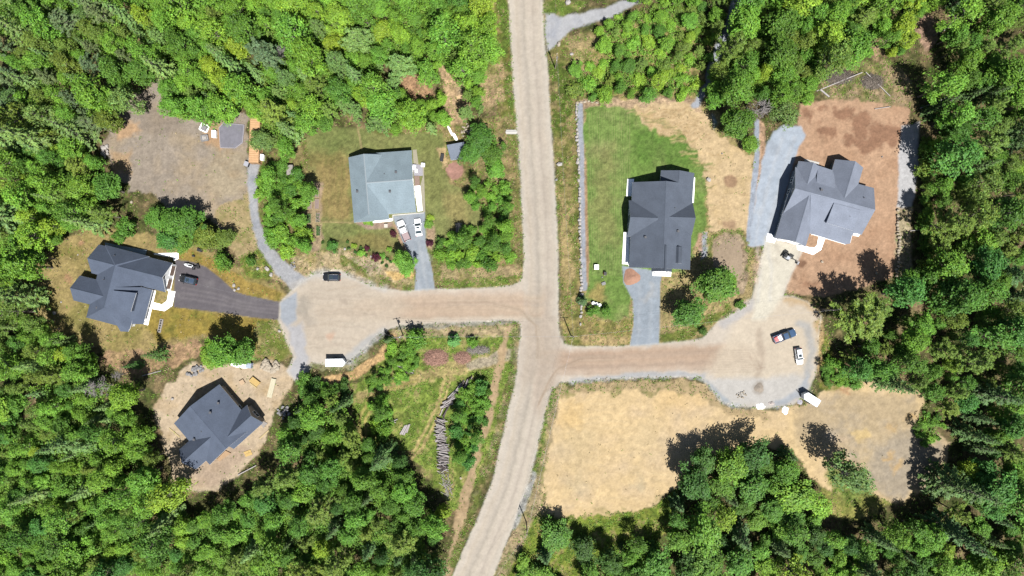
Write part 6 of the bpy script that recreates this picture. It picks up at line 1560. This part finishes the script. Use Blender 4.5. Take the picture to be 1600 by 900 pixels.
HOLES = []
LAND = [(60, 40, 'the top left photo corner'), (60, 150, 'the left photo border near the top'), (240, 40, 'the top border above the gravel yard'), (247, 135, 'the dirt notch of the gravel yard'), (340, 175, 'the grey concrete slab'), (398, 200, 'the orange container'),
        (440, 30, 'the large grey pine'), (570, 20, 'the pale grey pine'), (520, 195, 'the lawn of the pale house'), (645, 135, 'the round bare patch'), (708, 150, 'the long bare patch'), (720, 30, 'the top border beside the main road'), (768, 140, 'the bare strip beside the main road'),
        (712, 236, 'the garden shed'), (30, 300, 'the left border above the dry lawn'), (150, 300, 'the shaded edge of the gravel yard'), (80, 390, 'the dry lawn behind the dark house'), (20, 490, 'the left border below the dry lawn'), (120, 545, 'the bare dirt below the dark house'),
        (155, 605, 'the bleached dead crown'), (60, 650, 'the left border beside the building lot'), (245, 690, 'the left edge of the building lot'), (30, 780, 'the left border near the bottom'), (150, 760, 'the middle of the bottom left woods'), (120, 880, 'the bottom border at the left'), (300, 860, 'the bottom border below the building lot'),
        (345, 770, 'the lower tip of the building lot'), (420, 700, 'the right edge of the building lot'), (470, 610, 'the sandy rim of the turning circle'), (560, 660, 'the left edge of the meadow'), (500, 760, 'the middle of the lower woods'), (460, 880, 'the bottom border left of the road'), (640, 740, 'the lower end of the meadow'), (690, 850, 'the lower end of the sandy path'), (590, 870, 'the bottom border near the sandy path'),
        (440, 320, 'the gravel lane'), (480, 345, 'the raised garden beds'), (720, 357, 'the picnic table'), (780, 400, 'the verge of the gravel road'), (780, 310, 'the verge of the main road'), (700, 640, 'the log row'), (630, 570, 'the grey log stack'), (590, 600, 'the sandy berm'),
        (900, 130, 'the top corner of the rock wall'), (960, 60, 'the top side road'), (1000, 150, 'the top edge of the green lawn'), (1060, 20, 'the top border right of the road'), (1110, 110, 'the shaded gravel path'), (1190, 150, 'the mauve dead tree'), (1200, 30, 'the top border above the gravel drive'), (1240, 160, 'the blue-grey gravel drive'),
        (1320, 40, 'the top border above the dirt lot'), (1375, 70, 'the scrub clearing'), (1350, 130, 'the grey branch heaps'), (1450, 50, 'the reddish bare patch'), (1560, 30, 'the top right photo corner'), (1470, 160, 'the upper dead trunk'), (1570, 150, 'the right border near the top'), (1440, 260, 'the pale gravel path'), (1560, 280, 'the right border beside the dirt lot'), (1430, 390, 'the boulder wall'), (1540, 380, 'the right woods beside the wall'),
        (1345, 500, 'the big olive pine'), (1440, 500, 'the dark woods behind the pine'), (1570, 470, 'the right border behind the pad'), (1340, 590, 'the upper edge of the sand'), (1450, 600, 'the far end of the sand'), (1560, 600, 'the right border beside the sand'), (1490, 720, 'the grey sand corner'), (1570, 740, 'the right border near the bottom'), (1560, 870, 'the bottom right photo corner'), (1430, 800, 'the lower edge of the grey sand'), (1420, 880, 'the bottom border at the right'),
        (1310, 800, 'the grassy nook of the sand lot'), (1230, 735, 'the bright corner tree'), (1120, 720, 'the shaded edge of the sand lot'), (1200, 830, 'the middle of the bottom woods'), (1150, 890, 'the bottom border below the sand'), (1040, 800, 'the sand lot near the bright grass'), (980, 880, 'the bottom border by the grass'), (914, 858, 'the dark upright tree'), (820, 890, 'the bottom of the main road'), (1300, 580, 'the right turning pad'), (1350, 150, 'the top edge of the dirt lot')]
def landmark(x, y):
    lx, ly, ph = min(LAND, key=lambda q: (q[0] - x) ** 2 + (q[1] - y) ** 2)
    dx, dy = x - lx, y - ly
    rel = ('right of' if dx > 0 else 'left of') if abs(dx) > abs(dy) else ('below' if dy > 0 else 'above')
    return rel, ph, math.hypot(dx, dy)
todo = {}
def forest(poly, where, mix, dmin, rmin, rmax, seed, ratio=(0.9, 1.25), group=None, tries=None, cov=.80):
    """fill a stand with single trees; mix = [(weight, kind, colour)], radii in m"""
    r_ = random.Random(seed)
    if rmax > 2.6: rmin, rmax = rmin * .92, rmax * 1.24
    STANDS.append((poly, mix, seed))
    x0, x1 = min(p[0] for p in poly), max(p[0] for p in poly); y0, y1 = min(p[1] for p in poly), max(p[1] for p in poly)
    n_try = tries or int((x1 - x0) * (y1 - y0) / 14)
    tot = sum(m[0] for m in mix)
    for _ in range(n_try):
        x, y = r_.uniform(x0, x1), r_.uniform(y0, y1)
        if not inside(poly, x, y) or any(inside(h, x, y) for h in HOLES): continue
        rad = r_.uniform(rmin, rmax) * (1.0 if r_.random() > .15 else .7)
        rp = rad * 6.2
        bad = False; i, j = int(x // 20), int(y // 20)
        for a in range(i - 3, i + 4):
            for b in range(j - 3, j + 4):
                for q in placed.get((a, b), ()):
                    if math.hypot(q[0] - x, q[1] - y) < (q[2] + rp) * cov: bad = True; break
                if bad: break
            if bad: break
        if bad: continue
        u = r_.uniform(0, tot); kind, colr = mix[-1][1:]
        for w, k_, c_ in mix:
            if u < w: kind, colr = k_, c_; break
            u -= w
        if kind == 'maple_tree' and r_.random() < .5: kind = 'aspen_tree'
        if kind in ('maple_tree', 'aspen_tree') and r_.random() < .08: kind = 'birch_tree'
        put(x, y, rp)
        size = 'large ' if rad > (rmin + rmax) / 2 * 1.12 else ('small ' if rad < (rmin + rmax) / 2 * .85 else '')
        rel, ph, dd = landmark(x, y)
        t = tree(kind, x, y, rad, colr, None, 'trees and shrubs around ' + ph, r_.uniform(*ratio))
        todo.setdefault((f'{size}{CWORD[colr]} {KWORD[kind]}', rel, ph), []).append((dd, t))
ORD = ['first', 'second', 'third', 'fourth', 'fifth', 'sixth', 'seventh', 'eighth', 'ninth', 'tenth', 'eleventh', 'twelfth']
def name_stands():
    for (desc, rel, ph), L in todo.items():
        L.sort(key=lambda q: q[0])
        for k, (dd, t) in enumerate(L):
            t['label'] = f'{desc} {rel} {ph}' if len(L) == 1 else f'{ORD[min(k, 11)]} {desc} {rel} {ph}'
STANDS = []

def single(kind, px, py, rad, col, label, ratio=1.0, group=None):
    if kind in ('maple_tree', 'aspen_tree', 'birch_tree'): ratio *= .72
    put(px, py, rad * 6.0); return tree(kind, px, py, rad, col, label, group, ratio)

# --- trees one can pick out
single('maple_tree', 1118, 440, 4.3, 'mid', 'largest dark crowned tree between the two right driveways', .85)
single('maple_tree', 1136, 447, 2.6, 'bright', 'brighter tree leaning on the largest tree between the right driveways', .8)
single('maple_tree', 1078, 490, 3.6, 'mid', 'round tree beside the gravel drive of the dark grey house', .85)
single('shrub', 1110, 459, 1.9, 'bright', 'low bush under the trees between the right driveways', 1.2)
single('maple_tree', 352, 546, 3.5, 'bright', 'tall bright tree below the paved drive, middle of three', 1.4)
single('maple_tree', 326, 553, 3.0, 'lime', 'bright tree below the paved drive, left of three', 1.1)
single('aspen_tree', 378, 552, 2.8, 'mid', 'green tree below the paved drive, right of three', 1.1)
single('maple_tree', 627, 406, 2.4, 'bright', 'round bright tree at the mouth of the pale gravel drive', 1.0)
single('maple_tree', 634, 419, 1.9, 'bright', 'lower lobe of foliage, small tree beside the pale gravel drive', 1.0)
single('pine_tree', 1345, 500, 6.2, 'olive', 'big olive pine at the right turning pad', .62)
single('pine_tree', 1372, 480, 3.6, 'olive', 'olive pine behind the big one at the right pad', .9)
single('birch_tree', 1334, 742, 4.6, 'sage', 'lone feathery tree on the sand lot edge', .95)
single('dead_tree', 1312, 735, 2.2, 'dead', 'bare branches beneath the lone feathery tree', 1.1)
single('maple_tree', 1228, 735, 3.0, 'bright', 'bright tree at the corner of the sand lot', 1.1)
single('spruce_tree', 1232, 712, 1.9, 'fir', 'dark pointed spruce at the sand lot corner', .8)
single('maple_tree', 869, 838, 3.6, 'mid', 'isolated round tree on the bright grass by the lower road', .65)
single('maple_tree', 914, 858, 3.0, 'deep', 'dark upright tree on the bright grass, second from the road', .8)
single('spruce_tree', 852, 872, 2.0, 'fir', 'slim dark spruce low on the bright grass', .7)
single('spruce_tree', 240, 556, 1.6, 'deep', 'tall thin dark tree standing alone below the dry lawn', 1.2)
single('spruce_tree', 207, 572, 1.1, 'deep', 'small thin dark tree left of the tall thin one', 1.2)
single('dead_tree', 186, 585, 1.6, 'dead', 'bare dead tree below the dry lawn', 1.0)
single('dead_tree', 155, 605, 3.0, 'dead', 'bleached dead crown in the trees left of the building lot', .8)
single('dead_tree', 442, 82, 2.4, 'dead', 'bare grey dead crown among the upper woods', .9)
single('dead_tree', 1186, 170, 3.2, 'dead', 'bare mauve dead tree with long shadow by the gravel strip', .9)
single('birch_tree', 1228, 176, 3.0, 'sage', 'pale wispy birch over the blue-grey gravel drive', .9)
single('maple_tree', 1150, 190, 3.8, 'mid', 'green tree overhanging the straw slope', 1.0)
single('maple_tree', 1172, 225, 2.0, 'bright', 'small green tree at the tip of the gravel strip', .9)
single('pine_tree', 410, 85, 4.2, 'grey', 'large grey green pine in the upper woods', .9)
single('pine_tree', 558, 62, 4.0, 'sage', 'pale grey pine in the middle of the upper woods', .9)
single('pine_tree', 625, 100, 4.0, 'sage', 'soft sage pine beside the bare patch in the upper woods', .8)
single('pine_tree', 590, 195, 3.0, 'sage', 'soft pine at the lawn edge above the pale house', .8)
single('pine_tree', 428, 175, 3.6, 'olive', 'olive pine beside the orange container', .9)
single('maple_tree', 408, 216, 2.6, 'sage', 'tree hanging over the middle of the orange container', .9)
single('maple_tree', 275, 345, 3.4, 'mid', 'dense dark tree behind the dark house, middle one', 1.0)
single('maple_tree', 247, 345, 3.0, 'mid', 'dense dark tree behind the dark house, near the roof', 1.0)
single('maple_tree', 295, 350, 3.2, 'mid', 'dark tree behind the garage', 1.0)
single('maple_tree', 262, 375, 3.0, 'emerald', 'leafy tree touching the garage roof', .9)
single('maple_tree', 285, 378, 2.4, 'mid', 'leafy tree at the garage corner', .9)
single('shrub', 196, 358, 2.3, 'mid', 'green bush at the corner of the dark house', 1.1)
single('shrub', 185, 372, 1.6, 'mid', 'small green bush touching the dark roof edge', 1.1)
single('maple_tree', 322, 372, 3.2, 'olive', 'olive tree casting shade on the gravel yard', .8)
single('maple_tree', 350, 375, 2.4, 'olive', 'smaller olive tree above the paved drive', .8)
single('shrub', 348, 407, 2.2, 'mid', 'dark bush on the grass above the paved drive', 1.3)
single('shrub', 393, 408, 1.3, 'mid', 'bush in the weeds beside the gravel lane', 1.2)
single('shrub', 520, 384, 1.5, 'emerald', 'emerald bush at the left end of the flower row', .9)
single('shrub', 563, 395, 1.0, 'lime', 'lime bush in the flower row', .8)
single('shrub', 553, 384, .7, 'yellow', 'pale tuft in the flower row', .7)
single('shrub', 587, 402, 1.1, 'red', 'large dark red bush in the flower row', .9)
single('shrub', 573, 388, .7, 'red', 'small dark red bush in the flower row', .9)
single('shrub', 614, 366, .9, 'red', 'dark red bush beside the white pickup', .9)
single('shrub', 671, 380, .9, 'red', 'dark red bush at the edge of the pale gravel drive', .9)
single('shrub', 609, 389, .7, 'lime', 'lime bush beside the round tree at the drive', .8)
single('shrub', 598, 400, .9, 'bright', 'bright green bush right of the dark red one', .5)
single('shrub', 671, 350, 1.2, 'bright', 'long bright bed of shrubs beside the white car, lower half', .5)
single('shrub', 671, 341, .9, 'yellow', 'yellowish shrub beside the white car, upper', .5)
for k, (x, y) in enumerate(((504, 379), (513, 380), (543, 378), (545, 388), (555, 394), (564, 387), (572, 399), (577, 391), (597, 411), (605, 404), (610, 409), (604, 416))):
    single('shrub', x, y, .42, 'deep', f'tiny dark shrub {("nearest the garden beds", "second from the garden beds", "above the emerald bush row", "beside the white stone", "left of the lime bush", "above the lime bush", "below the lime bush", "near the small red bush", "lowest in the flower row", "beside the round drive tree", "under the round drive tree", "at the foot of the flower row")[k]}', 1.0, 'tiny shrubs in the flower row')
single('shrub', 572, 346, 1.0, 'lime', 'lime shrub bed against the front wall of the pale house', .4)
single('shrub', 580, 346, .9, 'bright', 'green shrub bed against the front wall of the pale house', .4)
single('spruce_tree', 606, 532, 1.2, 'fir', 'small dark spruce beside the turning circle pole', .8)
single('shrub', 652, 530, 2.6, 'bright', 'wide bright bush below the gravel road', 1.1)
single('spruce_tree', 708, 532, 1.9, 'emerald', 'spiky green young spruce below the gravel road', .45)
single('shrub', 738, 535, 1.4, 'bright', 'bush below the gravel road near the junction', 1.0)
single('shrub', 925, 487, 1.5, 'mid', 'bush growing by the white drums', 1.0)
single('shrub', 948, 484, 1.3, 'mid', 'bush right of the white drums', 1.2)
single('spruce_tree', 910, 470, 1.2, 'fir', 'small dark conifer on the rock wall', .6)
single('shrub', 1155, 476, 1.2, 'mid', 'bush on the grassy bank of the right side road', .8)
single('shrub', 1098, 517, 1.0, 'deep', 'dark bush low on the bank of the right side road', 1.0)
single('maple_tree', 752, 218, 3.2, 'mid', 'round tree beside the garden shed', .8)
single('maple_tree', 735, 238, 2.6, 'mid', 'leafy tree overhanging the garden shed roof', .8)
single('maple_tree', 770, 245, 2.6, 'mid', 'round tree between the garden shed and the main road', .8)
single('maple_tree', 776, 265, 2.4, 'bright', 'smaller round tree near the main road verge', .8)

# --- woods
HOLES += [[(618, 118), (668, 115), (672, 150), (640, 162), (622, 148)], [(690, 110), (722, 108), (728, 188), (700, 190)], [(750, 108), (788, 104), (788, 172), (752, 172)],
          [(236, 112), (256, 112), (258, 150), (238, 150)], [(1108, -5), (1165, -5), (1152, 25), (1135, 75), (1118, 110), (1112, 135), (1098, 135), (1104, 105), (1122, 60), (1138, 20)],
          [(1282, 98), (1335, 84), (1432, 80), (1440, 165), (1270, 158)], [(1355, 40), (1392, 45), (1395, 85), (1362, 88)], [(1432, 22), (1462, 32), (1464, 74), (1440, 70)], [(880, 60), (930, 55), (935, 92), (888, 105)]]
upper = [(3, 'maple_tree', 'lime'), (4, 'maple_tree', 'bright'), (.7, 'maple_tree', 'yellow'), (1.2, 'birch_tree', 'lime'), (1.5, 'pine_tree', 'sage'), (.9, 'spruce_tree', 'sage'), (.8, 'pine_tree', 'olive'), (1.4, 'birch_tree', 'bright'), (1.2, 'maple_tree', 'mid')]
cornr = [(2.0, 'pine_tree', 'grey'), (1.5, 'spruce_tree', 'sage'), (2, 'maple_tree', 'olive'), (1.4, 'birch_tree', 'sage'), (1.5, 'maple_tree', 'bright'), (.6, 'maple_tree', 'mid')]
forest([(-15, -15), (195, -15), (195, 120), (215, 145), (170, 190), (120, 205), (60, 215), (-15, 215)], 'in the top corner woods above the gravel yard', cornr, 1, 1.9, 3.2, 1)
forest([(195, -15), (400, -15), (400, 170), (345, 172), (318, 188), (280, 178), (255, 160), (252, 112), (222, 115), (195, 120)], 'in the woods behind the gravel yard', upper, 1, 1.8, 3.1, 2)
forest([(400, -15), (600, -15), (600, 190), (570, 200), (530, 190), (480, 205), (455, 235), (432, 240), (410, 220), (400, 175)], 'in the woods above the pale-roofed house', upper, 1, 1.8, 3.1, 3)
forest([(600, -15), (772, -15), (770, 70), (765, 105), (700, 108), (670, 108), (650, 195), (600, 205)], 'in the woods beside the upper main road', upper, 1, 1.7, 3.0, 4)
forest([(655, 150), (700, 150), (705, 200), (655, 195)], 'in the scrub above the garden shed', upper, 1, 1.2, 2.0, 41)
forest([(725, 110), (750, 110), (752, 175), (740, 180), (728, 180)], 'between the bare patches by the upper main road', upper, 1, 1.2, 2.2, 42)
leftm = [(3, 'maple_tree', 'bright'), (2, 'maple_tree', 'lime'), (2, 'pine_tree', 'olive'), (1.5, 'maple_tree', 'mid'), (1.5, 'spruce_tree', 'sage'), (1, 'birch_tree', 'yellow')]
forest([(-15, 215), (60, 218), (105, 228), (140, 240), (165, 280), (165, 335), (150, 350), (105, 362), (60, 395), (45, 430), (20, 470), (-15, 480)], 'in the left border woods above the dark house', leftm, 1, 1.8, 3.2, 5)
lowl = [(4, 'maple_tree', 'bright'), (1.8, 'maple_tree', 'mid'), (1.8, 'maple_tree', 'lime'), (1.6, 'pine_tree', 'olive'), (1.3, 'spruce_tree', 'sage'), (1.2, 'birch_tree', 'bright'), (.35, 'maple_tree', 'yellow'), (1, 'birch_tree', 'olive'), (.8, 'maple_tree', 'emerald')]
forest([(-15, 480), (20, 475), (45, 500), (95, 528), (145, 568), (150, 590), (-15, 600)], 'in the left woods below the dark house', lowl, 1, 1.8, 3.2, 6)
forest([(-15, 600), (150, 590), (190, 606), (218, 650), (234, 696), (244, 742), (268, 790), (250, 900), (-15, 915)], 'in the bottom left woods beside the building lot', lowl, 1, 1.8, 3.2, 7, (.82, 1.1))
forest([(250, 905), (275, 802), (330, 810), (380, 785), (402, 756), (420, 755), (425, 800), (440, 915)], 'in the woods below the building lot', lowl, 1, 1.8, 3.1, 8, (.72, .95))
midl = [(3, 'pine_tree', 'olive'), (3, 'maple_tree', 'mid'), (2, 'maple_tree', 'bright'), (1.6, 'spruce_tree', 'fir'), (.5, 'maple_tree', 'yellow'), (1, 'maple_tree', 'deep')]
forest([(440, 915), (424, 752), (436, 700), (448, 660), (464, 628), (490, 620), (538, 622), (550, 650), (565, 690), (610, 700), (640, 745), (660, 790), (700, 800), (690, 860), (672, 915)], 'in the woods between the building lot and the log meadow', midl, 1, 1.8, 3.2, 9, (.85, 1.15))
topr = [(2.4, 'maple_tree', 'bright'), (2, 'maple_tree', 'lime'), (1.0, 'maple_tree', 'yellow'), (1.5, 'maple_tree', 'mid'), (1.2, 'birch_tree', 'olive'), (1.4, 'pine_tree', 'olive')]
forest([(930, 45), (965, 25), (1010, 2), (1105, 2), (1110, 110), (1095, 152), (1040, 150), (980, 150), (905, 152), (888, 135), (895, 110), (940, 95)], 'in the thicket between the top side road and the green lawn', topr + [(2, 'shrub', 'lime'), (2, 'shrub', 'yellow'), (1.5, 'shrub', 'olive')], 1, 1.2, 2.2, 10, (.5, .85), cov=.95)
forest([(1105, -15), (1290, -15), (1360, 20), (1360, 80), (1290, 95), (1278, 150), (1240, 168), (1200, 165), (1180, 150), (1150, 160), (1110, 155)], 'in the woods above the blue-grey gravel drive', topr + [(2, 'maple_tree', 'mid')], 1, 1.8, 3.1, 11)
forest([(1290, -15), (1480, -15), (1465, 20), (1430, 25), (1425, 90), (1390, 95), (1360, 60), (1330, 60)], 'in the woods above the brown dirt lot', topr + [(2, 'maple_tree', 'mid'), (1, 'maple_tree', 'yellow')], 1, 1.6, 2.8, 12)
forest([(985, -15), (1105, -15), (1105, 5), (985, 5)], 'along the top side road', topr, 1, 1.5, 2.4, 13)
rightm = [(3, 'maple_tree', 'mid'), (2.4, 'maple_tree', 'bright'), (2.2, 'pine_tree', 'olive'), (1.5, 'spruce_tree', 'fir'), (1.5, 'maple_tree', 'emerald'), (.35, 'maple_tree', 'yellow'), (1, 'birch_tree', 'olive')]
forest([(1490, -15), (1615, -15), (1615, 190), (1466, 190), (1466, 130), (1484, 90), (1490, 60)], 'in the top right dark woods', rightm, 1, 2.0, 3.6, 14, (.9, 1.2))
forest([(1470, 190), (1615, 190), (1615, 430), (1462, 430), (1466, 330)], 'in the right woods beyond the boulder wall', rightm, 1, 2.1, 3.8, 15, (.85, 1.12))
forest([(1450, 430), (1615, 430), (1615, 620), (1480, 640), (1425, 598), (1340, 590), (1325, 560), (1400, 520), (1408, 462)], 'in the right woods behind the turning pad', rightm, 1, 2.0, 3.6, 16, (.85, 1.15))
forest([(1512, 640), (1615, 620), (1615, 800), (1495, 800), (1505, 740), (1525, 700)], 'in the right woods beside the grey sand', rightm, 1, 2.0, 3.6, 17, (.8, 1.1))
lowr = [(3, 'maple_tree', 'mid'), (2.6, 'maple_tree', 'bright'), (1.4, 'maple_tree', 'deep'), (1.2, 'spruce_tree', 'fir'), (1, 'maple_tree', 'lime'), (.4, 'birch_tree', 'yellow')]
forest([(1098, 722), (1130, 706), (1195, 712), (1240, 742), (1290, 770), (1295, 815), (1290, 915), (1010, 915), (1040, 850), (1060, 790)], 'in the bottom woods below the sand lot', lowr, 1, 2.1, 3.7, 18, (.58, .78))
forest([(1295, 842), (1400, 835), (1490, 812), (1615, 800), (1615, 915), (1290, 915)], 'in the bottom right corner woods', lowr, 1, 2.0, 3.5, 19, (.78, 1.02))
forest([(960, 858), (1040, 840), (1015, 915), (900, 915)], 'in the bottom woods beside the bright grass', lowr, 1, 1.7, 2.8, 20, (.7, .9))
forest([(812, 878), (860, 885), (880, 915), (800, 915)], 'at the bottom edge beside the lower road', lowr, 1, 1.0, 1.8, 21, (.4, .6))
# hedges and shrub belts
belt = [(3, 'shrub', 'bright'), (2, 'shrub', 'mid'), (1, 'shrub', 'lime'), (1, 'maple_tree', 'bright'), (.8, 'birch_tree', 'mid')]
forest([(408, 262), (440, 255), (472, 262), (478, 300), (474, 340), (476, 385), (455, 402), (432, 390), (412, 350), (406, 300)], 'in the shrub belt between the gravel lane and the garden beds', belt, 1, 1.3, 2.3, 22, (.9, 1.2), 'shrubs beside the gravel lane', tries=900, cov=.66)
forest([(688, 375), (740, 355), (798, 330), (800, 400), (790, 412), (700, 415), (685, 400)], 'in the shrub belt between the lawn and the gravel road', belt, 1, 1.3, 2.2, 23, (.9, 1.2), 'shrubs between the lawn and the road', tries=800, cov=.66)
forest([(730, 285), (775, 275), (795, 300), (798, 335), (760, 345), (735, 315)], 'in the shrub belt right of the lawn by the main road', belt, 1, 1.0, 2.0, 24, (.9, 1.2), 'shrubs right of the lawn', tries=300, cov=.75)
forest([(610, 540), (640, 532), (655, 548), (650, 580), (625, 600), (570, 610), (575, 595), (600, 575)], 'in the weeds below the turning circle', belt, 1, .8, 1.6, 25, (.8, 1.1), 'bushes below the turning circle', tries=300, cov=.7)
forest([(722, 612), (742, 600), (764, 608), (760, 660), (748, 700), (728, 728), (712, 718), (714, 680), (714, 645)], 'in the thicket between the log row and the sandy path', [(3, 'shrub', 'bright'), (2, 'shrub', 'emerald'), (1.5, 'shrub', 'mid'), (.8, 'maple_tree', 'mid')], 1, 1.2, 2.3, 26, (.9, 1.2), 'bushes beside the log row', tries=500, cov=.66)
forest([(470, 598), (540, 600), (545, 618), (470, 616)], 'x', [(3, 'shrub', 'mid'), (2, 'shrub', 'deep'), (1, 'shrub', 'bright')], 1, 1.2, 2.2, 35, (.9, 1.3), tries=200, cov=.6)
forest([(580, 630), (608, 622), (612, 650), (600, 690), (585, 680)], 'at the left edge of the log meadow', belt, 1, 1.1, 2.0, 27, (.9, 1.2), tries=120, cov=.66)
forest([(1290, 560), (1325, 575), (1345, 600), (1310, 606), (1290, 596)], 'at the corner of the right turning pad', belt, 1, .9, 1.6, 28, (.8, 1.1), tries=120, cov=.66)
forest([(1430, 640), (1470, 650), (1480, 680), (1440, 700)], 'on the sand lot edge near the right woods', belt, 1, .8, 1.5, 29, (.8, 1.1), tries=90, cov=.7)
forest([(1320, 140), (1375, 138), (1385, 162), (1335, 160)], 'at the top edge of the brown dirt lot', belt, 1, .9, 1.6, 30, (.8, 1.1), tries=100, cov=.7)
forest([(1300, 100), (1420, 98), (1425, 150), (1395, 155), (1390, 110)], 'in the brush beyond the brown dirt lot', belt, 1, .7, 1.4, 31, (.8, 1.1), tries=160, cov=.7)
forest([(1345, 45), (1395, 50), (1400, 95), (1340, 95)], 'in the scrub clearing above the brown dirt lot', [(2, 'shrub', 'sage'), (2, 'shrub', 'yellow'), (1, 'shrub', 'bright')], 1, .7, 1.5, 32, (.7, 1.0), tries=160, cov=.75)
forest([(1388, 440), (1425, 425), (1440, 450), (1400, 470)], 'in the shade at the lower corner of the brown dirt lot', rightm, 1, 1.5, 2.4, 33)
forest([(1440, 215), (1456, 215), (1454, 330), (1450, 420), (1440, 420), (1444, 300)], 'x', [(3, 'shrub', 'mid'), (2, 'shrub', 'olive'), (1, 'shrub', 'bright')], 1, 1.2, 2.2, 34, (.9, 1.4), tries=400, cov=.6)
name_stands()
print('TREES', {k: sum(1 for o in bpy.data.objects if o.parent is None and o.name.split('.')[0] == k) for k in PROTO})

# ================================================================== UNDERGROWTH
def undergrowth():
    """low weeds and grass tufts on the rough ground; nobody could count them"""
    rg = np.random.default_rng(5)
    n = 330000
    x = rg.uniform(-136, 136, n); y = rg.uniform(-77, 77, n)
    i = ((x - GX0) / CELL).astype(int); j = ((y - GY0) / CELL).astype(int)
    patch = fbm(x, y, 2.2, 3, 51)
    keep = rg.random(n) < WEED[j, i] * np.clip((patch - .38) * 6, 0.02, 1)
    x, y, i, j = x[keep], y[keep], i[keep], j[keep]; n = len(x)
    g = WGREEN[j, i]
    base = np.stack([x, y, H[j, i]], 1)
    k = 3
    C = np.repeat(base, k, 0) + rg.normal(0, .13, (n * k, 3)) * np.array([1, 1, .3]); C[:, 2] += np.abs(rg.normal(.14, .10, n * k))
    Nn = np.tile([0, 0, 1.0], (n * k, 1)) + rg.normal(0, .45, (n * k, 3))
    S = rg.uniform(.18, .42, n * k)
    isg = np.repeat(rg.random(n) < g, k)[:, None]
    gc = np.array([0.105, 0.185, 0.022]); tc = np.array([0.25, 0.20, 0.11])
    T = np.where(isg, gc, tc) * (1 + rg.normal(0, .22, (n * k, 1))) * np.repeat(rg.uniform(.75, 1.3, (n, 1)), k, 0)
    me = leaf_mesh('undergrowth', C, Nn, S, np.clip(T, .01, 1), .5, M_leaf)
    o = bpy.data.objects.new('undergrowth', me); COL.objects.link(o); o.color = (1, 1, 1, 1)
    tag(o, 'low weeds and grass tufts on the rough verges and scrub', 'weeds', kind='stuff')
    print('WEEDS', n)
undergrowth()

def understorey():
    """young growth and low branches filling the woods between the crowns"""
    rg = np.random.default_rng(9); pts = []
    for poly, mix, sd_ in STANDS:
        if sd_ in (14, 15, 16, 17, 18, 19): continue
        P = np.array(poly); x0, y0 = P.min(0); x1, y1 = P.max(0); n = int((x1 - x0) * (y1 - y0) / 7.5)
        x = rg.uniform(x0, x1, n); y = rg.uniform(y0, y1, n)
        ins = poly_sd(poly, x, y) < -6
        for h in HOLES: ins &= poly_sd(h, x, y) > 3
        x, y = x[ins], y[ins]
        low = mix[0][1] == 'shrub' or sd_ == 10
        if low: x, y = x[::3], y[::3]
        h = rg.uniform(.4, 5.0, len(x)) * (.3 if low else 1)
        s = (CAM_H - h) / F_PX
        pts.append(np.stack([(x - 800) * s, (450 - y) * s, h], 1))
    base = np.concatenate(pts); n = len(base); k = 12
    pch = fbm(base[:, 0], base[:, 1], 6, 3, 61); base = base[pch > .40]; n = len(base)
    sp = rg.normal(size=(n, k, 3)) * np.array([.42, .42, .2])
    C = (base[:, None] + sp).reshape(-1, 3); C[:, 2] = np.maximum(C[:, 2], .1)
    Nn = np.tile([0, 0, 1.2], (n * k, 1)) + rg.normal(0, .4, (n * k, 3))
    S = rg.uniform(.22, .52, n * k)
    cols = np.array([PAL['bright'], PAL['mid'], PAL['lime'], PAL['olive']])
    T = np.repeat(cols[rg.integers(0, 4, n)], k, 0) * (1 + rg.normal(0, .16, (n * k, 1))) * np.repeat(rg.uniform(.8, 1.2, (n, 1)), k, 0)
    me = leaf_mesh('undergrowth', C, Nn, S, np.clip(T, .01, 1), .6, M_leaf)
    o = bpy.data.objects.new('undergrowth', me); COL.objects.link(o); o.color = (1, 1, 1, 1)
    tag(o, 'young leafy growth filling the woods under the tree crowns', 'undergrowth', kind='stuff')
    print('UNDER', n)
understorey()

def far_woods():
    """the woods going on beyond the photograph's borders, one mass"""
    rg = np.random.default_rng(19); src = []
    for me, _t, _z in PROTO['maple_tree'][:4] + PROTO['pine_tree'][:2]:
        n = len(me.polygons); v = np.zeros(n * 12, np.float32); me.vertices.foreach_get('co', v)
        src.append(v.reshape(n, 4, 3).mean(1))
    C, T = [], []
    for _ in range(1500):
        x = rg.uniform(-190, 190); y = rg.uniform(-125, 125)
        if abs(x) < 141 and abs(y) < 83: continue
        if y > 0 and -4 < x < 16 or y < 0 and -32 < x + (y + 75) * -.45 < -2: continue
        if len(C) > 420: break
        p = src[rg.integers(0, len(src))]; k = p[rg.integers(0, len(p), 330)] * rg.uniform(.85, 1.2)
        C.append(k + np.array([x, y, 0])); c = np.array(PAL[rg.choice(['bright', 'mid', 'olive', 'lime'])])
        T.append(c * (1 + rg.normal(0, .16, (330, 1))))
    C = np.concatenate(C); T = np.concatenate(T); n = len(C)
    me = leaf_mesh('woods', C, np.array([0, 0, 1.1]) + rg.normal(0, .5, (n, 3)), rg.uniform(.6, 1.2, n), np.clip(T, .01, 1), .65, M_leaf)
    o = bpy.data.objects.new('woods', me); COL.objects.link(o); o.color = (1, 1, 1, 1)
    tag(o, 'dense green woods continuing beyond the borders', 'woods', kind='stuff')
far_woods()
